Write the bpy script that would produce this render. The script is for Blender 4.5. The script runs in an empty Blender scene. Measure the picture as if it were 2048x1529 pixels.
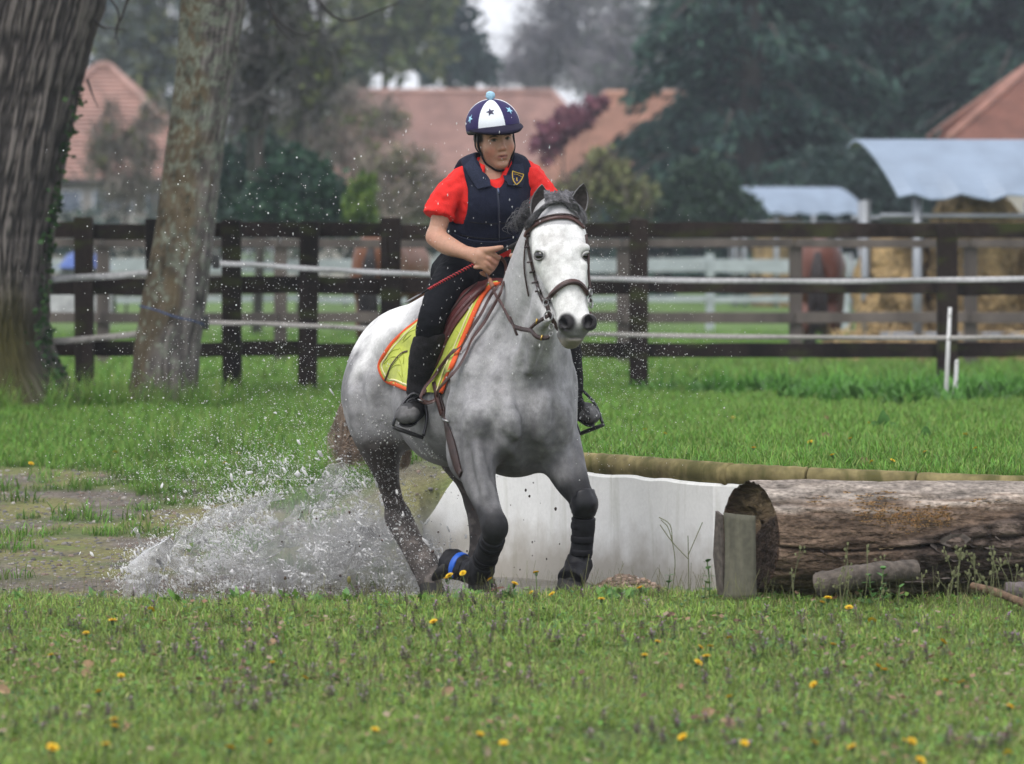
import bpy, math, random
import numpy as np
from mathutils import Vector, Matrix
from mathutils.bvhtree import BVHTree

random.seed(7)
RNG = np.random.default_rng(7)
DEV, DEV_H = False, 0.01
SC = bpy.context.scene
COL = SC.collection

# ------------------------------------------------------------ camera, light, exposure
FPX, CX, HY, CAMZ, D0 = 7760.0, 1024.0, 540.0, 1.38, 16.5
cam_d = bpy.data.cameras.new('camera')
cam = bpy.data.objects.new('camera', cam_d)
COL.objects.link(cam)
cam.location = (0, 0, CAMZ)
cam.rotation_euler = (math.radians(90), 0, 0)
cam_d.sensor_width = 36.0
cam_d.lens = 36.0 * FPX / 2048.0
cam_d.shift_y = -(764.5 - HY) / 2048.0
cam_d.clip_start = 0.5
cam_d.clip_end = 2000
cam_d.dof.use_dof = True
cam_d.dof.focus_distance = 16.9
cam_d.dof.aperture_fstop = 3.4
SC.camera = cam
HAZE = .0008

SUN_EL, SUN_AZ = math.radians(58), math.radians(-150)      # azimuth measured from +Y towards +X
world = bpy.data.worlds.new('World')
SC.world = world
world.use_nodes = True
wn, wl = world.node_tree.nodes, world.node_tree.links
wn.clear()
w_sky = wn.new('ShaderNodeTexSky')
w_sky.sky_type = 'NISHITA'
w_sky.sun_disc = False
w_sky.sun_elevation = SUN_EL
w_sky.sun_rotation = SUN_AZ
w_sky.air_density = 1.0
w_sky.dust_density = 4.0
w_sky.ozone_density = 1.0
w_hsv = wn.new('ShaderNodeHueSaturation')
w_hsv.inputs['Saturation'].default_value = 0.38
w_hsv.inputs['Value'].default_value = 1.0
w_rgb = wn.new('ShaderNodeRGB'); w_rgb.outputs[0].default_value = (7.6, 7.7, 8.2, 1)     # even white cloud cover
w_mix = wn.new('ShaderNodeMix'); w_mix.data_type = 'RGBA'; w_mix.inputs[0].default_value = .72
w_bg = wn.new('ShaderNodeBackground')
w_bg.inputs['Strength'].default_value = 0.12
w_out = wn.new('ShaderNodeOutputWorld')
wl.new(w_sky.outputs[0], w_hsv.inputs['Color'])
wl.new(w_hsv.outputs[0], w_mix.inputs[6]); wl.new(w_rgb.outputs[0], w_mix.inputs[7])
wl.new(w_mix.outputs[2], w_bg.inputs['Color'])
wl.new(w_bg.outputs[0], w_out.inputs['Surface'])
sun_d = bpy.data.lights.new('sun', 'SUN')
sun_d.energy = 1.1
sun_d.angle = math.radians(25)
sun_d.color = (1.0, 0.96, 0.9)
sun = bpy.data.objects.new('sun', sun_d)
COL.objects.link(sun)
_sv = Vector((math.sin(SUN_AZ) * math.cos(SUN_EL), math.cos(SUN_AZ) * math.cos(SUN_EL), math.sin(SUN_EL)))
sun.rotation_euler = _sv.to_track_quat('Z', 'Y').to_euler()

SC.view_settings.view_transform = 'Standard'
SC.view_settings.look = 'None'
SC.view_settings.exposure = 0.68
SC.view_settings.gamma = 1.0
SC.view_settings.use_curve_mapping = False
SC.cycles.max_bounces = 8
SC.cycles.transparent_max_bounces = 12
SC.cycles.transmission_bounces = 6
SC.cycles.volume_bounces = 0
SC.cycles.use_denoising = True
SC.cycles.caustics_reflective = False
SC.cycles.caustics_refractive = False

# ------------------------------------------------------------ placing: a point of the photograph at a given distance
U = 1.0 / 470.0
def W(px, py, d=0.0):
    D = D0 + d
    return np.array(((px - CX) * D / FPX, D, CAMZ - (py - HY) * D / FPX))
def S(D):
    return FPX / D

# ------------------------------------------------------------ object helpers
def link(o, parent=None):
    COL.objects.link(o)
    if parent is not None:
        o.parent = parent
        o.matrix_parent_inverse = Matrix.Translation(-parent.location) if parent.type == 'EMPTY' and not any(parent.rotation_euler) and parent.parent is None else parent.matrix_basis.inverted()
    return o
def tag(o, label=None, cat=None, group=None, kind=None):
    for k, v in (('label', label), ('category', cat), ('group', group), ('kind', kind)):
        if v: o[k] = v
    return o
def empty(name, loc=(0, 0, 0), rz=0.0):
    o = bpy.data.objects.new(name, None)
    o.location = loc
    o.rotation_euler = (0, 0, rz)
    o.empty_display_size = 0.1
    COL.objects.link(o)
    return o
def mesh_np(name, V, F=None, smooth=True, col=None, quads=None, tris=None, uv=None):
    me = bpy.data.meshes.new(name)
    V = np.asarray(V, np.float32)
    arrs = []
    if quads is not None and len(quads): arrs.append((np.asarray(quads, np.int32), 4))
    if tris is not None and len(tris): arrs.append((np.asarray(tris, np.int32), 3))
    if F is not None:
        me.from_pydata([tuple(map(float, v)) for v in V], [], [tuple(map(int, f)) for f in F])
    else:
        nl = sum(a.size for a, _ in arrs)
        nf = sum(len(a) for a, _ in arrs)
        me.vertices.add(len(V)); me.vertices.foreach_set('co', V.ravel())
        me.loops.add(nl); me.loops.foreach_set('vertex_index', np.concatenate([a.ravel() for a, _ in arrs]))
        tot = np.concatenate([np.full(len(a), n, np.int32) for a, n in arrs])
        me.polygons.add(nf)
        me.polygons.foreach_set('loop_start', np.concatenate(([0], np.cumsum(tot)[:-1])).astype(np.int32))
        me.polygons.foreach_set('loop_total', tot)
        me.update(calc_edges=True)
    if smooth:
        me.polygons.foreach_set('use_smooth', np.ones(len(me.polygons), bool))
    if col is not None:
        ca = me.color_attributes.new('Col', 'FLOAT_COLOR', 'POINT')
        c4 = np.ones((len(V), 4), np.float32); c4[:, :3] = col
        ca.data.foreach_set('color', c4.ravel())
    me.validate(verbose=False)
    return me
def obj(name, me, mat=None, parent=None):
    o = bpy.data.objects.new(name, me)
    if mat is not None and not me.materials: me.materials.append(mat)
    return link(o, parent)

class MB:
    """collects simple shapes, builds them as one mesh"""
    def __init__(s): s.V, s.F = [], []
    def add(s, V, F):
        n = len(s.V)
        s.V += [tuple(map(float, v)) for v in V]
        s.F += [tuple(i + n for i in f) for f in F]
        return s
    def box(s, c, e, R=None, jit=0.0):
        R = np.eye(3) if R is None else np.asarray(R)
        V = []
        for x in (-1, 1):
            for y in (-1, 1):
                for z in (-1, 1):
                    v = np.array((x * e[0], y * e[1], z * e[2])) * 0.5
                    if jit: v = v + np.array([random.uniform(-jit, jit) for _ in range(3)])
                    V.append(np.asarray(c) + R @ v)
        return s.add(V, [(0, 1, 3, 2), (4, 6, 7, 5), (0, 4, 5, 1), (2, 3, 7, 6), (0, 2, 6, 4), (1, 5, 7, 3)])
    def tube(s, pts, rad, n=8, flat=None, up=None, cap=True):
        """swept tube; rad number or list; flat=(a,b) elliptical section scales along (side, up)"""
        P = [np.asarray(p, float) for p in pts]
        m = len(P)
        R = list(rad) if hasattr(rad, '__len__') else [rad] * m
        a, b = flat or (1, 1)
        V, F = [], []
        ref = np.array((0, 0, 1.0)) if up is None else None
        pr = None
        for i, p in enumerate(P):
            t = P[min(i + 1, m - 1)] - P[max(i - 1, 0)]
            t = t / (np.linalg.norm(t) + 1e-9)
            u = np.asarray(up[i] if (up is not None and np.ndim(up) == 2) else (up if up is not None else (pr if pr is not None else ((0, 0, 1.0) if abs(t[2]) < .9 else (1.0, 0, 0)))), float)
            u = u - t * np.dot(u, t); u /= (np.linalg.norm(u) + 1e-9)
            pr = u
            sd = np.cross(t, u)
            for k in range(n):
                an = 2 * math.pi * k / n
                V.append(p + R[i] * (a * math.cos(an) * sd + b * math.sin(an) * u))
        for i in range(m - 1):
            for k in range(n):
                F.append((i * n + k, i * n + (k + 1) % n, (i + 1) * n + (k + 1) % n, (i + 1) * n + k))
        if cap:
            F.append(tuple(range(n - 1, -1, -1)))
            F.append(tuple((m - 1) * n + k for k in range(n)))
        return s.add(V, F)
    def build(s, name, mat=None, parent=None, smooth=False, bevel=0.0, sub=0):
        me = bpy.data.meshes.new(name)
        me.from_pydata(s.V, [], s.F)
        if smooth: me.polygons.foreach_set('use_smooth', np.ones(len(me.polygons), bool))
        o = obj(name, me, mat, parent)
        if bevel:
            b = o.modifiers.new('bevel', 'BEVEL'); b.width = bevel; b.segments = 2; b.limit_method = 'ANGLE'
        if sub:
            m = o.modifiers.new('sub', 'SUBSURF'); m.levels = m.render_levels = sub
        return o

def smooth_path(pts, n=8):
    """Catmull-Rom through points (any dimension)"""
    P = np.asarray(pts, float)
    P = np.vstack((2 * P[0] - P[1], P, 2 * P[-1] - P[-2]))
    out = []
    for i in range(1, len(P) - 2):
        for k in range(n):
            t = k / n
            a, b, c, d = P[i - 1], P[i], P[i + 1], P[i + 2]
            out.append(.5 * ((2 * b) + (c - a) * t + (2 * a - 5 * b + 4 * c - d) * t * t + (3 * b - a - 3 * c + d) * t ** 3))
    out.append(P[-2])
    return np.array(out)

# ------------------------------------------------------------ signed distance fields -> meshes (bodies, clothes, boots)
def _nrm(v):
    v = np.asarray(v, float); return v / np.linalg.norm(v)
class Field:
    def __init__(s, lo, hi, h):
        s.h = h; s.lo = np.asarray(lo, float)
        s.n = (np.ceil((np.asarray(hi) - s.lo) / h).astype(int) + 1)
        s.d = np.full(s.n, 1.0, np.float32)
        s.ax = [(s.lo[i] + h * np.arange(s.n[i])).astype(np.float32) for i in range(3)]
    def _win(s, lo, hi):
        a = np.maximum(0, np.floor((lo - s.lo) / s.h).astype(int)); b = np.minimum(s.n, np.ceil((hi - s.lo) / s.h).astype(int) + 1)
        if (b <= a).any(): return None
        sl = tuple(slice(a[i], b[i]) for i in range(3))
        X, Y, Z = np.meshgrid(*[s.ax[i][sl[i]] for i in range(3)], indexing='ij', sparse=True)
        return sl, X, Y, Z
    def _mix(s, sl, b, k, op):
        a = s.d[sl]
        if op == 'u':
            h = np.clip(.5 + .5 * (b - a) / k, 0, 1); r = b + (a - b) * h - k * h * (1 - h)
        elif op == 's':
            b = -b; h = np.clip(.5 - .5 * (b - a) / k, 0, 1); r = b + (a - b) * h + k * h * (1 - h)
        else:
            h = np.clip(.5 - .5 * (b - a) / k, 0, 1); r = b + (a - b) * h + k * h * (1 - h)
        s.d[sl] = r
    def ell(s, c, r, axes=None, k=0.02, op='u'):
        """ellipsoid, axes rows = local axes"""
        c = np.asarray(c, float); r = np.asarray(r, float) if np.ndim(r) else np.full(3, float(r))
        A = np.eye(3) if axes is None else np.array([_nrm(a) for a in axes])
        ext = np.sqrt(((A * r[:, None]) ** 2).sum(0)) + 1.2 * k + 3 * s.h
        w = s._win(c - ext, c + ext)
        if w is None: return s
        sl, X, Y, Z = w
        X, Y, Z = X - c[0], Y - c[1], Z - c[2]
        q0 = q1 = 0
        for i in range(3):
            l = A[i, 0] * X + A[i, 1] * Y + A[i, 2] * Z
            q0 = q0 + (l / r[i]) ** 2; q1 = q1 + (l / r[i] ** 2) ** 2
        q0 = np.sqrt(q0); q1 = np.sqrt(q1) + 1e-6
        s._mix(sl, (q0 * (q0 - 1) / q1).astype(np.float32), k, op)
        return s
    def cap(s, a, b, ra, rb, k=0.02, op='u', side=None, flat=1.0, flat2=None):
        """tapered capsule; side+flat: radius along 'side' axis scaled by flat"""
        a = np.asarray(a, float); b = np.asarray(b, float)
        R = max(ra, rb) * max(1, flat, flat2 or 1) + 1.2 * k + 3 * s.h
        w = s._win(np.minimum(a, b) - R, np.maximum(a, b) + R)
        if w is None: return s
        sl, X, Y, Z = w
        ab = b - a; L2 = float(ab @ ab) + 1e-12
        X, Y, Z = X - a[0], Y - a[1], Z - a[2]
        t = np.clip((X * ab[0] + Y * ab[1] + Z * ab[2]) / L2, 0, 1)
        X, Y, Z = X - t * ab[0], Y - t * ab[1], Z - t * ab[2]
        r = ra + (rb - ra) * t
        if side is None:
            d = np.sqrt(X * X + Y * Y + Z * Z) - r
        else:
            sd = _nrm(side)
            f = flat if flat2 is None else flat + (flat2 - flat) * t
            l = X * sd[0] + Y * sd[1] + Z * sd[2]
            p2 = np.maximum(X * X + Y * Y + Z * Z - l * l, 0)
            q0 = np.sqrt((l / (r * f)) ** 2 + p2 / r ** 2); q1 = np.sqrt((l / (r * f) ** 2) ** 2 + p2 / r ** 4) + 1e-6
            d = q0 * (q0 - 1) / q1
        s._mix(sl, d.astype(np.float32), k, op)
        return s
    def chain(s, pts, rad, k=0.02, op='u', side=None, flat=None, n=4):
        """smooth chain of capsules through points; rad list; flat list (side scale)"""
        fl = flat if flat is not None else [1.0] * len(pts)
        fl = fl if hasattr(fl, '__len__') else [fl] * len(pts)
        rad = rad if hasattr(rad, '__len__') else [rad] * len(pts)
        Q = np.hstack((np.asarray(pts, float), np.asarray(rad, float)[:, None], np.asarray(fl, float)[:, None]))
        if len(Q) > 2 and n > 1: Q = smooth_path(Q, n)
        kk = min(k, 0.012) if op == 'u' else k
        # build chain on its own (hard union), then blend once
        old = s.d; lo = Q[:, :3].min(0); hi = Q[:, :3].max(0)
        R = (Q[:, 3] * np.maximum(1, Q[:, 4])).max() + 1.3 * k + 4 * s.h
        w = s._win(lo - R, hi + R)
        if w is None: return s
        sl = w[0]
        s.d = np.full_like(old, 1.0) if False else old.copy()
        s.d[sl] = 1.0
        for i in range(len(Q) - 1):
            s.cap(Q[i, :3], Q[i + 1, :3], Q[i, 3], Q[i + 1, 3], 0.004, 'u', side, Q[i, 4], Q[i + 1, 4]) if side is not None else s.cap(Q[i, :3], Q[i + 1, :3], Q[i, 3], Q[i + 1, 3], 0.004)
        b = s.d[sl].copy(); s.d = old
        s._mix(sl, b, k, op)
        return s
    def plane(s, p, n, k=0.004, op='i'):
        """keep the side against n (op 'i')"""
        n = _nrm(n); X, Y, Z = np.meshgrid(*s.ax, indexing='ij', sparse=True)
        d = ((X - p[0]) * n[0] + (Y - p[1]) * n[1] + (Z - p[2]) * n[2]).astype(np.float32)
        s._mix((slice(None),) * 3, d, k, op)
        return s
    def shift(s, v): s.d = s.d - v; return s
    def blur(s, it=1):
        for _ in range(it):
            for ax in range(3):
                d = s.d
                s.d = np.apply_along_axis(lambda x: x, ax, d) if False else (np.concatenate((d.take([0], ax), d.take(range(0, d.shape[ax] - 1), ax)), ax) + 2 * d + np.concatenate((d.take(range(1, d.shape[ax]), ax), d.take([-1], ax)), ax)) * .25
        return s
    def mesh(s):
        """surface nets"""
        D = s.d; n = s.n
        c = (D < 0)
        cnt = np.zeros(n - 1, np.int8)
        for i in (0, 1):
            for j in (0, 1):
                for k in (0, 1):
                    cnt += c[i:n[0] - 1 + i, j:n[1] - 1 + j, k:n[2] - 1 + k]
        I = np.argwhere((cnt > 0) & (cnt < 8))
        idx = np.full(n - 1, -1, np.int32); idx[tuple(I.T)] = np.arange(len(I))
        corner = {}
        for i in (0, 1):
            for j in (0, 1):
                for k in (0, 1):
                    corner[(i, j, k)] = D[I[:, 0] + i, I[:, 1] + j, I[:, 2] + k].astype(np.float64)
        acc = np.zeros((len(I), 3)); num = np.zeros(len(I))
        for a in corner:
            for ax in range(3):
                if a[ax] == 0:
                    b = list(a); b[ax] = 1; b = tuple(b)
                    da, db = corner[a], corner[b]
                    m = (da < 0) != (db < 0)
                    t = np.where(m, da / np.where(m, da - db, 1), 0)
                    p = np.tile(np.array(a, float), (len(I), 1)); p[:, ax] += t
                    acc[m] += p[m]; num[m] += 1
        V = s.lo + s.h * (I + acc / num[:, None])
        Q = []
        for ax in range(3):
            a1, a2 = (ax + 1) % 3, (ax + 2) % 3
            sh = [slice(None)] * 3; sh2 = [slice(None)] * 3
            sh[ax] = slice(0, -1); sh2[ax] = slice(1, None)
            c0, c1 = c[tuple(sh)], c[tuple(sh2)]
            E = np.argwhere(c0 != c1)
            ok = (E[:, a1] > 0) & (E[:, a2] > 0) & (E[:, a1] < n[a1] - 1) & (E[:, a2] < n[a2] - 1)
            E = E[ok]
            ins = c0[tuple(E.T)]
            def g(o1, o2):
                e = E.copy(); e[:, a1] += o1; e[:, a2] += o2
                return idx[tuple(e.T)]
            q = np.stack((g(-1, -1), g(0, -1), g(0, 0), g(-1, 0)), 1)
            q[~ins] = q[~ins][:, ::-1]
            Q.append(q)
        return V, np.concatenate(Q)
def relax(V, Q, it=2, f=0.5):
    """light laplacian smoothing of a quad mesh"""
    V = V.copy()
    for _ in range(it):
        acc = np.zeros_like(V); num = np.zeros(len(V))
        for a in range(4):
            b = (a + 1) % 4
            np.add.at(acc, Q[:, a], V[Q[:, b]]); np.add.at(num, Q[:, a], 1)
            np.add.at(acc, Q[:, b], V[Q[:, a]]); np.add.at(num, Q[:, b], 1)
        V += f * (acc / np.maximum(num, 1)[:, None] - V)
    return V
def vnoise(P, f, seed=0):
    """cheap smooth value noise for vertex work, 0..1"""
    P = np.asarray(P) * f + 17.3 * seed
    i = np.floor(P).astype(np.int64); t = P - i; t = t * t * (3 - 2 * t)
    def hsh(a):
        h = (a[:, 0] * 374761393 + a[:, 1] * 668265263 + a[:, 2] * 2147483647 + seed * 1274126177) & 0xffffffff
        h = ((h ^ (h >> 13)) * 1274126177) & 0xffffffff
        return ((h ^ (h >> 16)) & 0xffff) / 65535.0
    r = 0
    for dx in (0, 1):
        for dy in (0, 1):
            for dz in (0, 1):
                w = (t[:, 0] if dx else 1 - t[:, 0]) * (t[:, 1] if dy else 1 - t[:, 1]) * (t[:, 2] if dz else 1 - t[:, 2])
                r = r + w * hsh(i + np.array((dx, dy, dz)))
    return r
def sstep(a, b, x):
    t = np.clip((x - a) / (b - a), 0, 1); return t * t * (3 - 2 * t)

# ------------------------------------------------------------ materials
def mat(name, color=(.5, .5, .5), rough=.6, metal=0.0, noise=None, bump=None, attr=False, spec=0.5, sheen=0.0, trans=0.0, sub=0.0, vary=0.0, coat=0.0):
    """noise=(scale, detail, dark factor, light factor, stretch xyz); bump=(scale, strength, distance, stretch)"""
    m = bpy.data.materials.new(name); m.use_nodes = True
    N, L = m.node_tree.nodes, m.node_tree.links
    b = N['Principled BSDF']
    b.inputs['Roughness'].default_value = rough
    b.inputs['Metallic'].default_value = metal
    b.inputs['Specular IOR Level'].default_value = spec
    if sheen: b.inputs['Sheen Weight'].default_value = sheen
    if coat: b.inputs['Coat Weight'].default_value = coat
    if trans: b.inputs['Transmission Weight'].default_value = trans
    if sub:
        b.inputs['Subsurface Weight'].default_value = sub
        b.inputs['Subsurface Radius'].default_value = (.012, .004, .002)
        b.inputs['Subsurface Scale'].default_value = 1.0
    tc = N.new('ShaderNodeTexCoord')
    if attr:
        at = N.new('ShaderNodeAttribute'); at.attribute_name = 'Col'; src = at.outputs['Color']
    else:
        rg = N.new('ShaderNodeRGB'); rg.outputs[0].default_value = (*color, 1); src = rg.outputs[0]
    if noise:
        items = noise if isinstance(noise, list) else [noise]
        for (sc, det, lo, hi, st) in items:
            mp = N.new('ShaderNodeMapping'); mp.inputs['Scale'].default_value = st
            nz = N.new('ShaderNodeTexNoise'); nz.inputs['Scale'].default_value = sc; nz.inputs['Detail'].default_value = det
            L.new(tc.outputs['Object'], mp.inputs[0]); L.new(mp.outputs[0], nz.inputs['Vector'])
            mr = N.new('ShaderNodeMapRange'); mr.inputs['From Min'].default_value = .3; mr.inputs['From Max'].default_value = .7
            mr.inputs['To Min'].default_value = lo; mr.inputs['To Max'].default_value = hi
            L.new(nz.outputs['Fac'], mr.inputs['Value'])
            mx = N.new('ShaderNodeMix'); mx.data_type = 'RGBA'; mx.blend_type = 'MULTIPLY'; mx.inputs[0].default_value = 1
            L.new(src, mx.inputs[6]); L.new(mr.outputs[0], mx.inputs[7]); src = mx.outputs[2]
    if vary:
        oi = N.new('ShaderNodeObjectInfo')
        mr = N.new('ShaderNodeMapRange'); mr.inputs['To Min'].default_value = 1 - vary; mr.inputs['To Max'].default_value = 1 + vary
        L.new(oi.outputs['Random'], mr.inputs['Value'])
        mx = N.new('ShaderNodeMix'); mx.data_type = 'RGBA'; mx.blend_type = 'MULTIPLY'; mx.inputs[0].default_value = 1
        L.new(src, mx.inputs[6]); L.new(mr.outputs[0], mx.inputs[7]); src = mx.outputs[2]
    L.new(src, b.inputs['Base Color'])
    if bump:
        items = bump if isinstance(bump, list) else [bump]
        prev = None
        for (sc, stg, dist, st) in items:
            mp = N.new('ShaderNodeMapping'); mp.inputs['Scale'].default_value = st
            nz = N.new('ShaderNodeTexNoise'); nz.inputs['Scale'].default_value = sc; nz.inputs['Detail'].default_value = 5
            L.new(tc.outputs['Object'], mp.inputs[0]); L.new(mp.outputs[0], nz.inputs['Vector'])
            bp = N.new('ShaderNodeBump'); bp.inputs['Strength'].default_value = stg; bp.inputs['Distance'].default_value = dist
            L.new(nz.outputs['Fac'], bp.inputs['Height'])
            if prev is not None: L.new(prev.outputs[0], bp.inputs['Normal'])
            prev = bp
        L.new(prev.outputs[0], b.inputs['Normal'])
    m['src'] = 0
    return m
ONE = (1, 1, 1)
UPV = np.array((0, 0, 1.0))

# ============================================================ terrain
WALLX = np.array((-.45, .061, .90, 2.15, 4.5, 8.0)); WALLD = np.array((18.95, 18.2, 16.78, 16.30, 15.9, 15.6))
def wall_d(x): return np.interp(x, WALLX, WALLD)
def terrain(x, y):
    x = np.asarray(x, float); y = np.asarray(y, float)
    P = np.stack((x.ravel(), y.ravel(), np.zeros(x.size)), 1)
    n = (vnoise(P, .9, 2) - .5).reshape(x.shape); nf = (vnoise(P, 4.0, 3) - .5).reshape(x.shape)
    lip = 15.60 + .13 * np.sin(x * 1.9 + .6) + .06 * np.sin(x * 5.3) + .22 * n
    fore = .055 * sstep(12.5, 15.4, y) + .03 * n * sstep(15.5, 13.5, y) + .012 * nf
    pit = -.075 + .10 * sstep(.05, .45, x) * sstep(16.7, 16.1, y) + .02 * nf
    low = fore + (pit - fore) * sstep(lip, lip + .35, y)
    ramp = np.interp(y, (16.4, 17.2, 19, 21.5, 28, 31, 42, 50, 65, 90, 150, 420), (-.08, -.02, .09, .25, .37, .40, .31, .24, .36, .62, 1.1, 3.2)) + .02 * n + .012 * nf
    left = np.where(y < 17.3, low + (ramp - low) * sstep(16.3, 17.3, y) * sstep(.0, -.5, x + .0 * y), ramp)
    up = np.interp(y, (15, 18, 21.5, 28, 31, 42, 50, 65, 90, 150, 420), (.47, .465, .44, .41, .40, .31, .24, .36, .62, 1.1, 3.2)) + .015 * n + .012 * nf
    behind = (y > wall_d(x) + .05) & (x > -.45)
    low = low + .075 * np.exp(-((x - .46) / .16) ** 2 - ((y - 16.12) / .16) ** 2)
    # left of the wall's end the bank runs out into the ramp
    bl = sstep(-1.0, -.42, x)
    soft = ramp + (up - ramp) * bl * sstep(18.2, 19.6, y)
    z = np.where(behind, np.where(x > .05, up, ramp + (up - ramp) * np.maximum(bl, 0) * sstep(-.45, .05, x) + (up - ramp) * 0), np.where((x > -.45), low, np.where(y > 18.2, soft, left)))
    z = np.where(behind & (x <= .05), soft + (up - soft) * sstep(-.45, .05, x), z)
    return z
def gz(x, y): return float(terrain(np.array([x]), np.array([y]))[0])

def grid_mesh(name, xs, ys, colfn):
    X, Y = np.meshgrid(xs, ys, indexing='ij'); Z = terrain(X, Y)
    V = np.stack((X, Y, Z), -1).reshape(-1, 3); a, b = len(xs), len(ys)
    i, j = np.meshgrid(np.arange(a - 1), np.arange(b - 1), indexing='ij')
    Q = np.stack((i * b + j, (i + 1) * b + j, (i + 1) * b + j + 1, i * b + j + 1), -1).reshape(-1, 4)
    return V, Q
def wet_gravel(V):
    """0 grass .. 1 bare gravel"""
    x, y = V[:, 0], V[:, 1]
    n = vnoise(V, 1.3, 11); n2 = vnoise(V * np.array((1, 2.2, 1)), 2.6, 12)
    g = sstep(15.75, 16.15, y + .25 * (n - .5)) * sstep(22.6, 20.6, y + 1.3 * (n - .5) + 2.2 * sstep(-2.2, .2, x))
    g = g * (1 - ((y > wall_d(x)) & (x > -.1)))
    patch_ = sstep(.46, .62, .5 * n2 + .5 * n)               # tufts of grass growing in it
    far = sstep(16.8, 17.8, y)
    return np.clip(g * (1 - .70 * far * patch_), 0, 1)
def ground_colour(V):
    g = wet_gravel(V); n = vnoise(V, 3, 21); n2 = vnoise(V, 18, 22); n3 = vnoise(V, 50, 23)
    grass = np.array((.085, .120, .036))[None] * (.7 + .6 * n)[:, None]
    gravel = np.array((.128, .110, .092))[None] * (.6 + .45 * n2 + .4 * n3)[:, None]
    gravel = gravel + (np.array((.160, .155, .055)) - gravel) * (sstep(.34, .62, n) * .85 * sstep(16.2, 17.2, V[:, 1]))[:, None]
    c = grass + (gravel - grass) * g[:, None]
    gr = sstep(.55, .2, np.hypot((V[:, 0] - .5) / 1.0, (V[:, 1] - 16.2) / .5))
    c = c + (np.array((.17, .125, .085))[None] * (.6 + .8 * n3)[:, None] - c) * (gr * .8)[:, None]
    far = sstep(34, 60, V[:, 1])[:, None]
    return c + (np.array((.10, .17, .045)) * (.8 + .4 * n[:, None]) - c) * far
M_ground = mat('turf_and_gravel', attr=True, rough=.9, spec=.2, noise=[(40, 4, .7, 1.3, ONE), (8, 3, .85, 1.15, ONE)], bump=[(60, .6, .02, ONE), (250, .4, .006, ONE)])
_xs = np.unique(np.concatenate((np.linspace(-300, -12, 20), np.linspace(-12, -4, 28), np.arange(-4, 4, .05), np.linspace(4, 12, 28), np.linspace(12, 300, 20))))
_ys = np.unique(np.concatenate((np.linspace(-40, 8, 12), np.arange(8, 23, .06), np.arange(23, 60, .4), np.linspace(60, 420, 60))))
gV, gQ = grid_mesh('ground', _xs, _ys, None)
ground = obj('ground', mesh_np('ground', gV, quads=gQ, col=ground_colour(gV)), M_ground)
tag(ground, 'grassy ground with a bare wet gravel hollow that the horse gallops out of', kind='structure')
# shallow water in the hollow
M_water = mat('muddy_water', (.10, .09, .075), .08, spec=.6, noise=(3, 3, .7, 1.3, ONE), bump=[(9, .5, .03, ONE), (40, .4, .01, ONE)])
wm = MB(); wn_ = 40
V, F = [], []
for i in range(wn_ + 1):
    for j in range(wn_ + 1):
        x, y = -2.3 + 3.2 * i / wn_, 15.95 + 2.0 * j / wn_
        V.append((x, y, -.045 + .012 * math.sin(x * 9 + y * 4) * math.sin(y * 11 - x * 5)))
for i in range(wn_):
    for j in range(wn_): F.append((i * (wn_ + 1) + j, (i + 1) * (wn_ + 1) + j, (i + 1) * (wn_ + 1) + j + 1, i * (wn_ + 1) + j + 1))
tag(wm.add(V, F).build('water', M_water, None, True), 'shallow muddy water lying in the gravel hollow', kind='structure')

# ============================================================ white basin wall and its round log coping
def Wd(px, py, D): return W(px, py, D - D0)
M_whitewall = mat('white_wall_paint', (.84, .845, .84), .75, noise=[(2, 5, .90, 1.03, ONE), (9, 6, .95, 1.02, ONE), (60, 3, .95, 1.03, ONE)], bump=(40, .2, .004, ONE))
# green-brown runs down the face
def add_runs(m):
    N, L = m.node_tree.nodes, m.node_tree.links; b = N['Principled BSDF']; src = b.inputs['Base Color'].links[0].from_socket
    tc = N.new('ShaderNodeTexCoord'); mp = N.new('ShaderNodeMapping'); mp.inputs['Scale'].default_value = (4, 4, .35)
    nz = N.new('ShaderNodeTexNoise'); nz.inputs['Scale'].default_value = 2.6; nz.inputs['Detail'].default_value = 8; nz.inputs['Distortion'].default_value = .6
    rp = N.new('ShaderNodeValToRGB'); rp.color_ramp.elements[0].position = .54; rp.color_ramp.elements[1].position = .80
    rp.color_ramp.elements[0].color = (0, 0, 0, 1); rp.color_ramp.elements[1].color = (.55, .55, .55, 1)
    mx = N.new('ShaderNodeMix'); mx.data_type = 'RGBA'; mx.inputs[7].default_value = (.30, .31, .22, 1)
    L.new(tc.outputs['Object'], mp.inputs[0]); L.new(mp.outputs[0], nz.inputs['Vector']); L.new(nz.outputs['Fac'], rp.inputs[0])
    L.new(rp.outputs[0], mx.inputs[0]); L.new(src, mx.inputs[6]); L.new(mx.outputs[2], b.inputs['Base Color'])
add_runs(M_whitewall)
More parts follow.
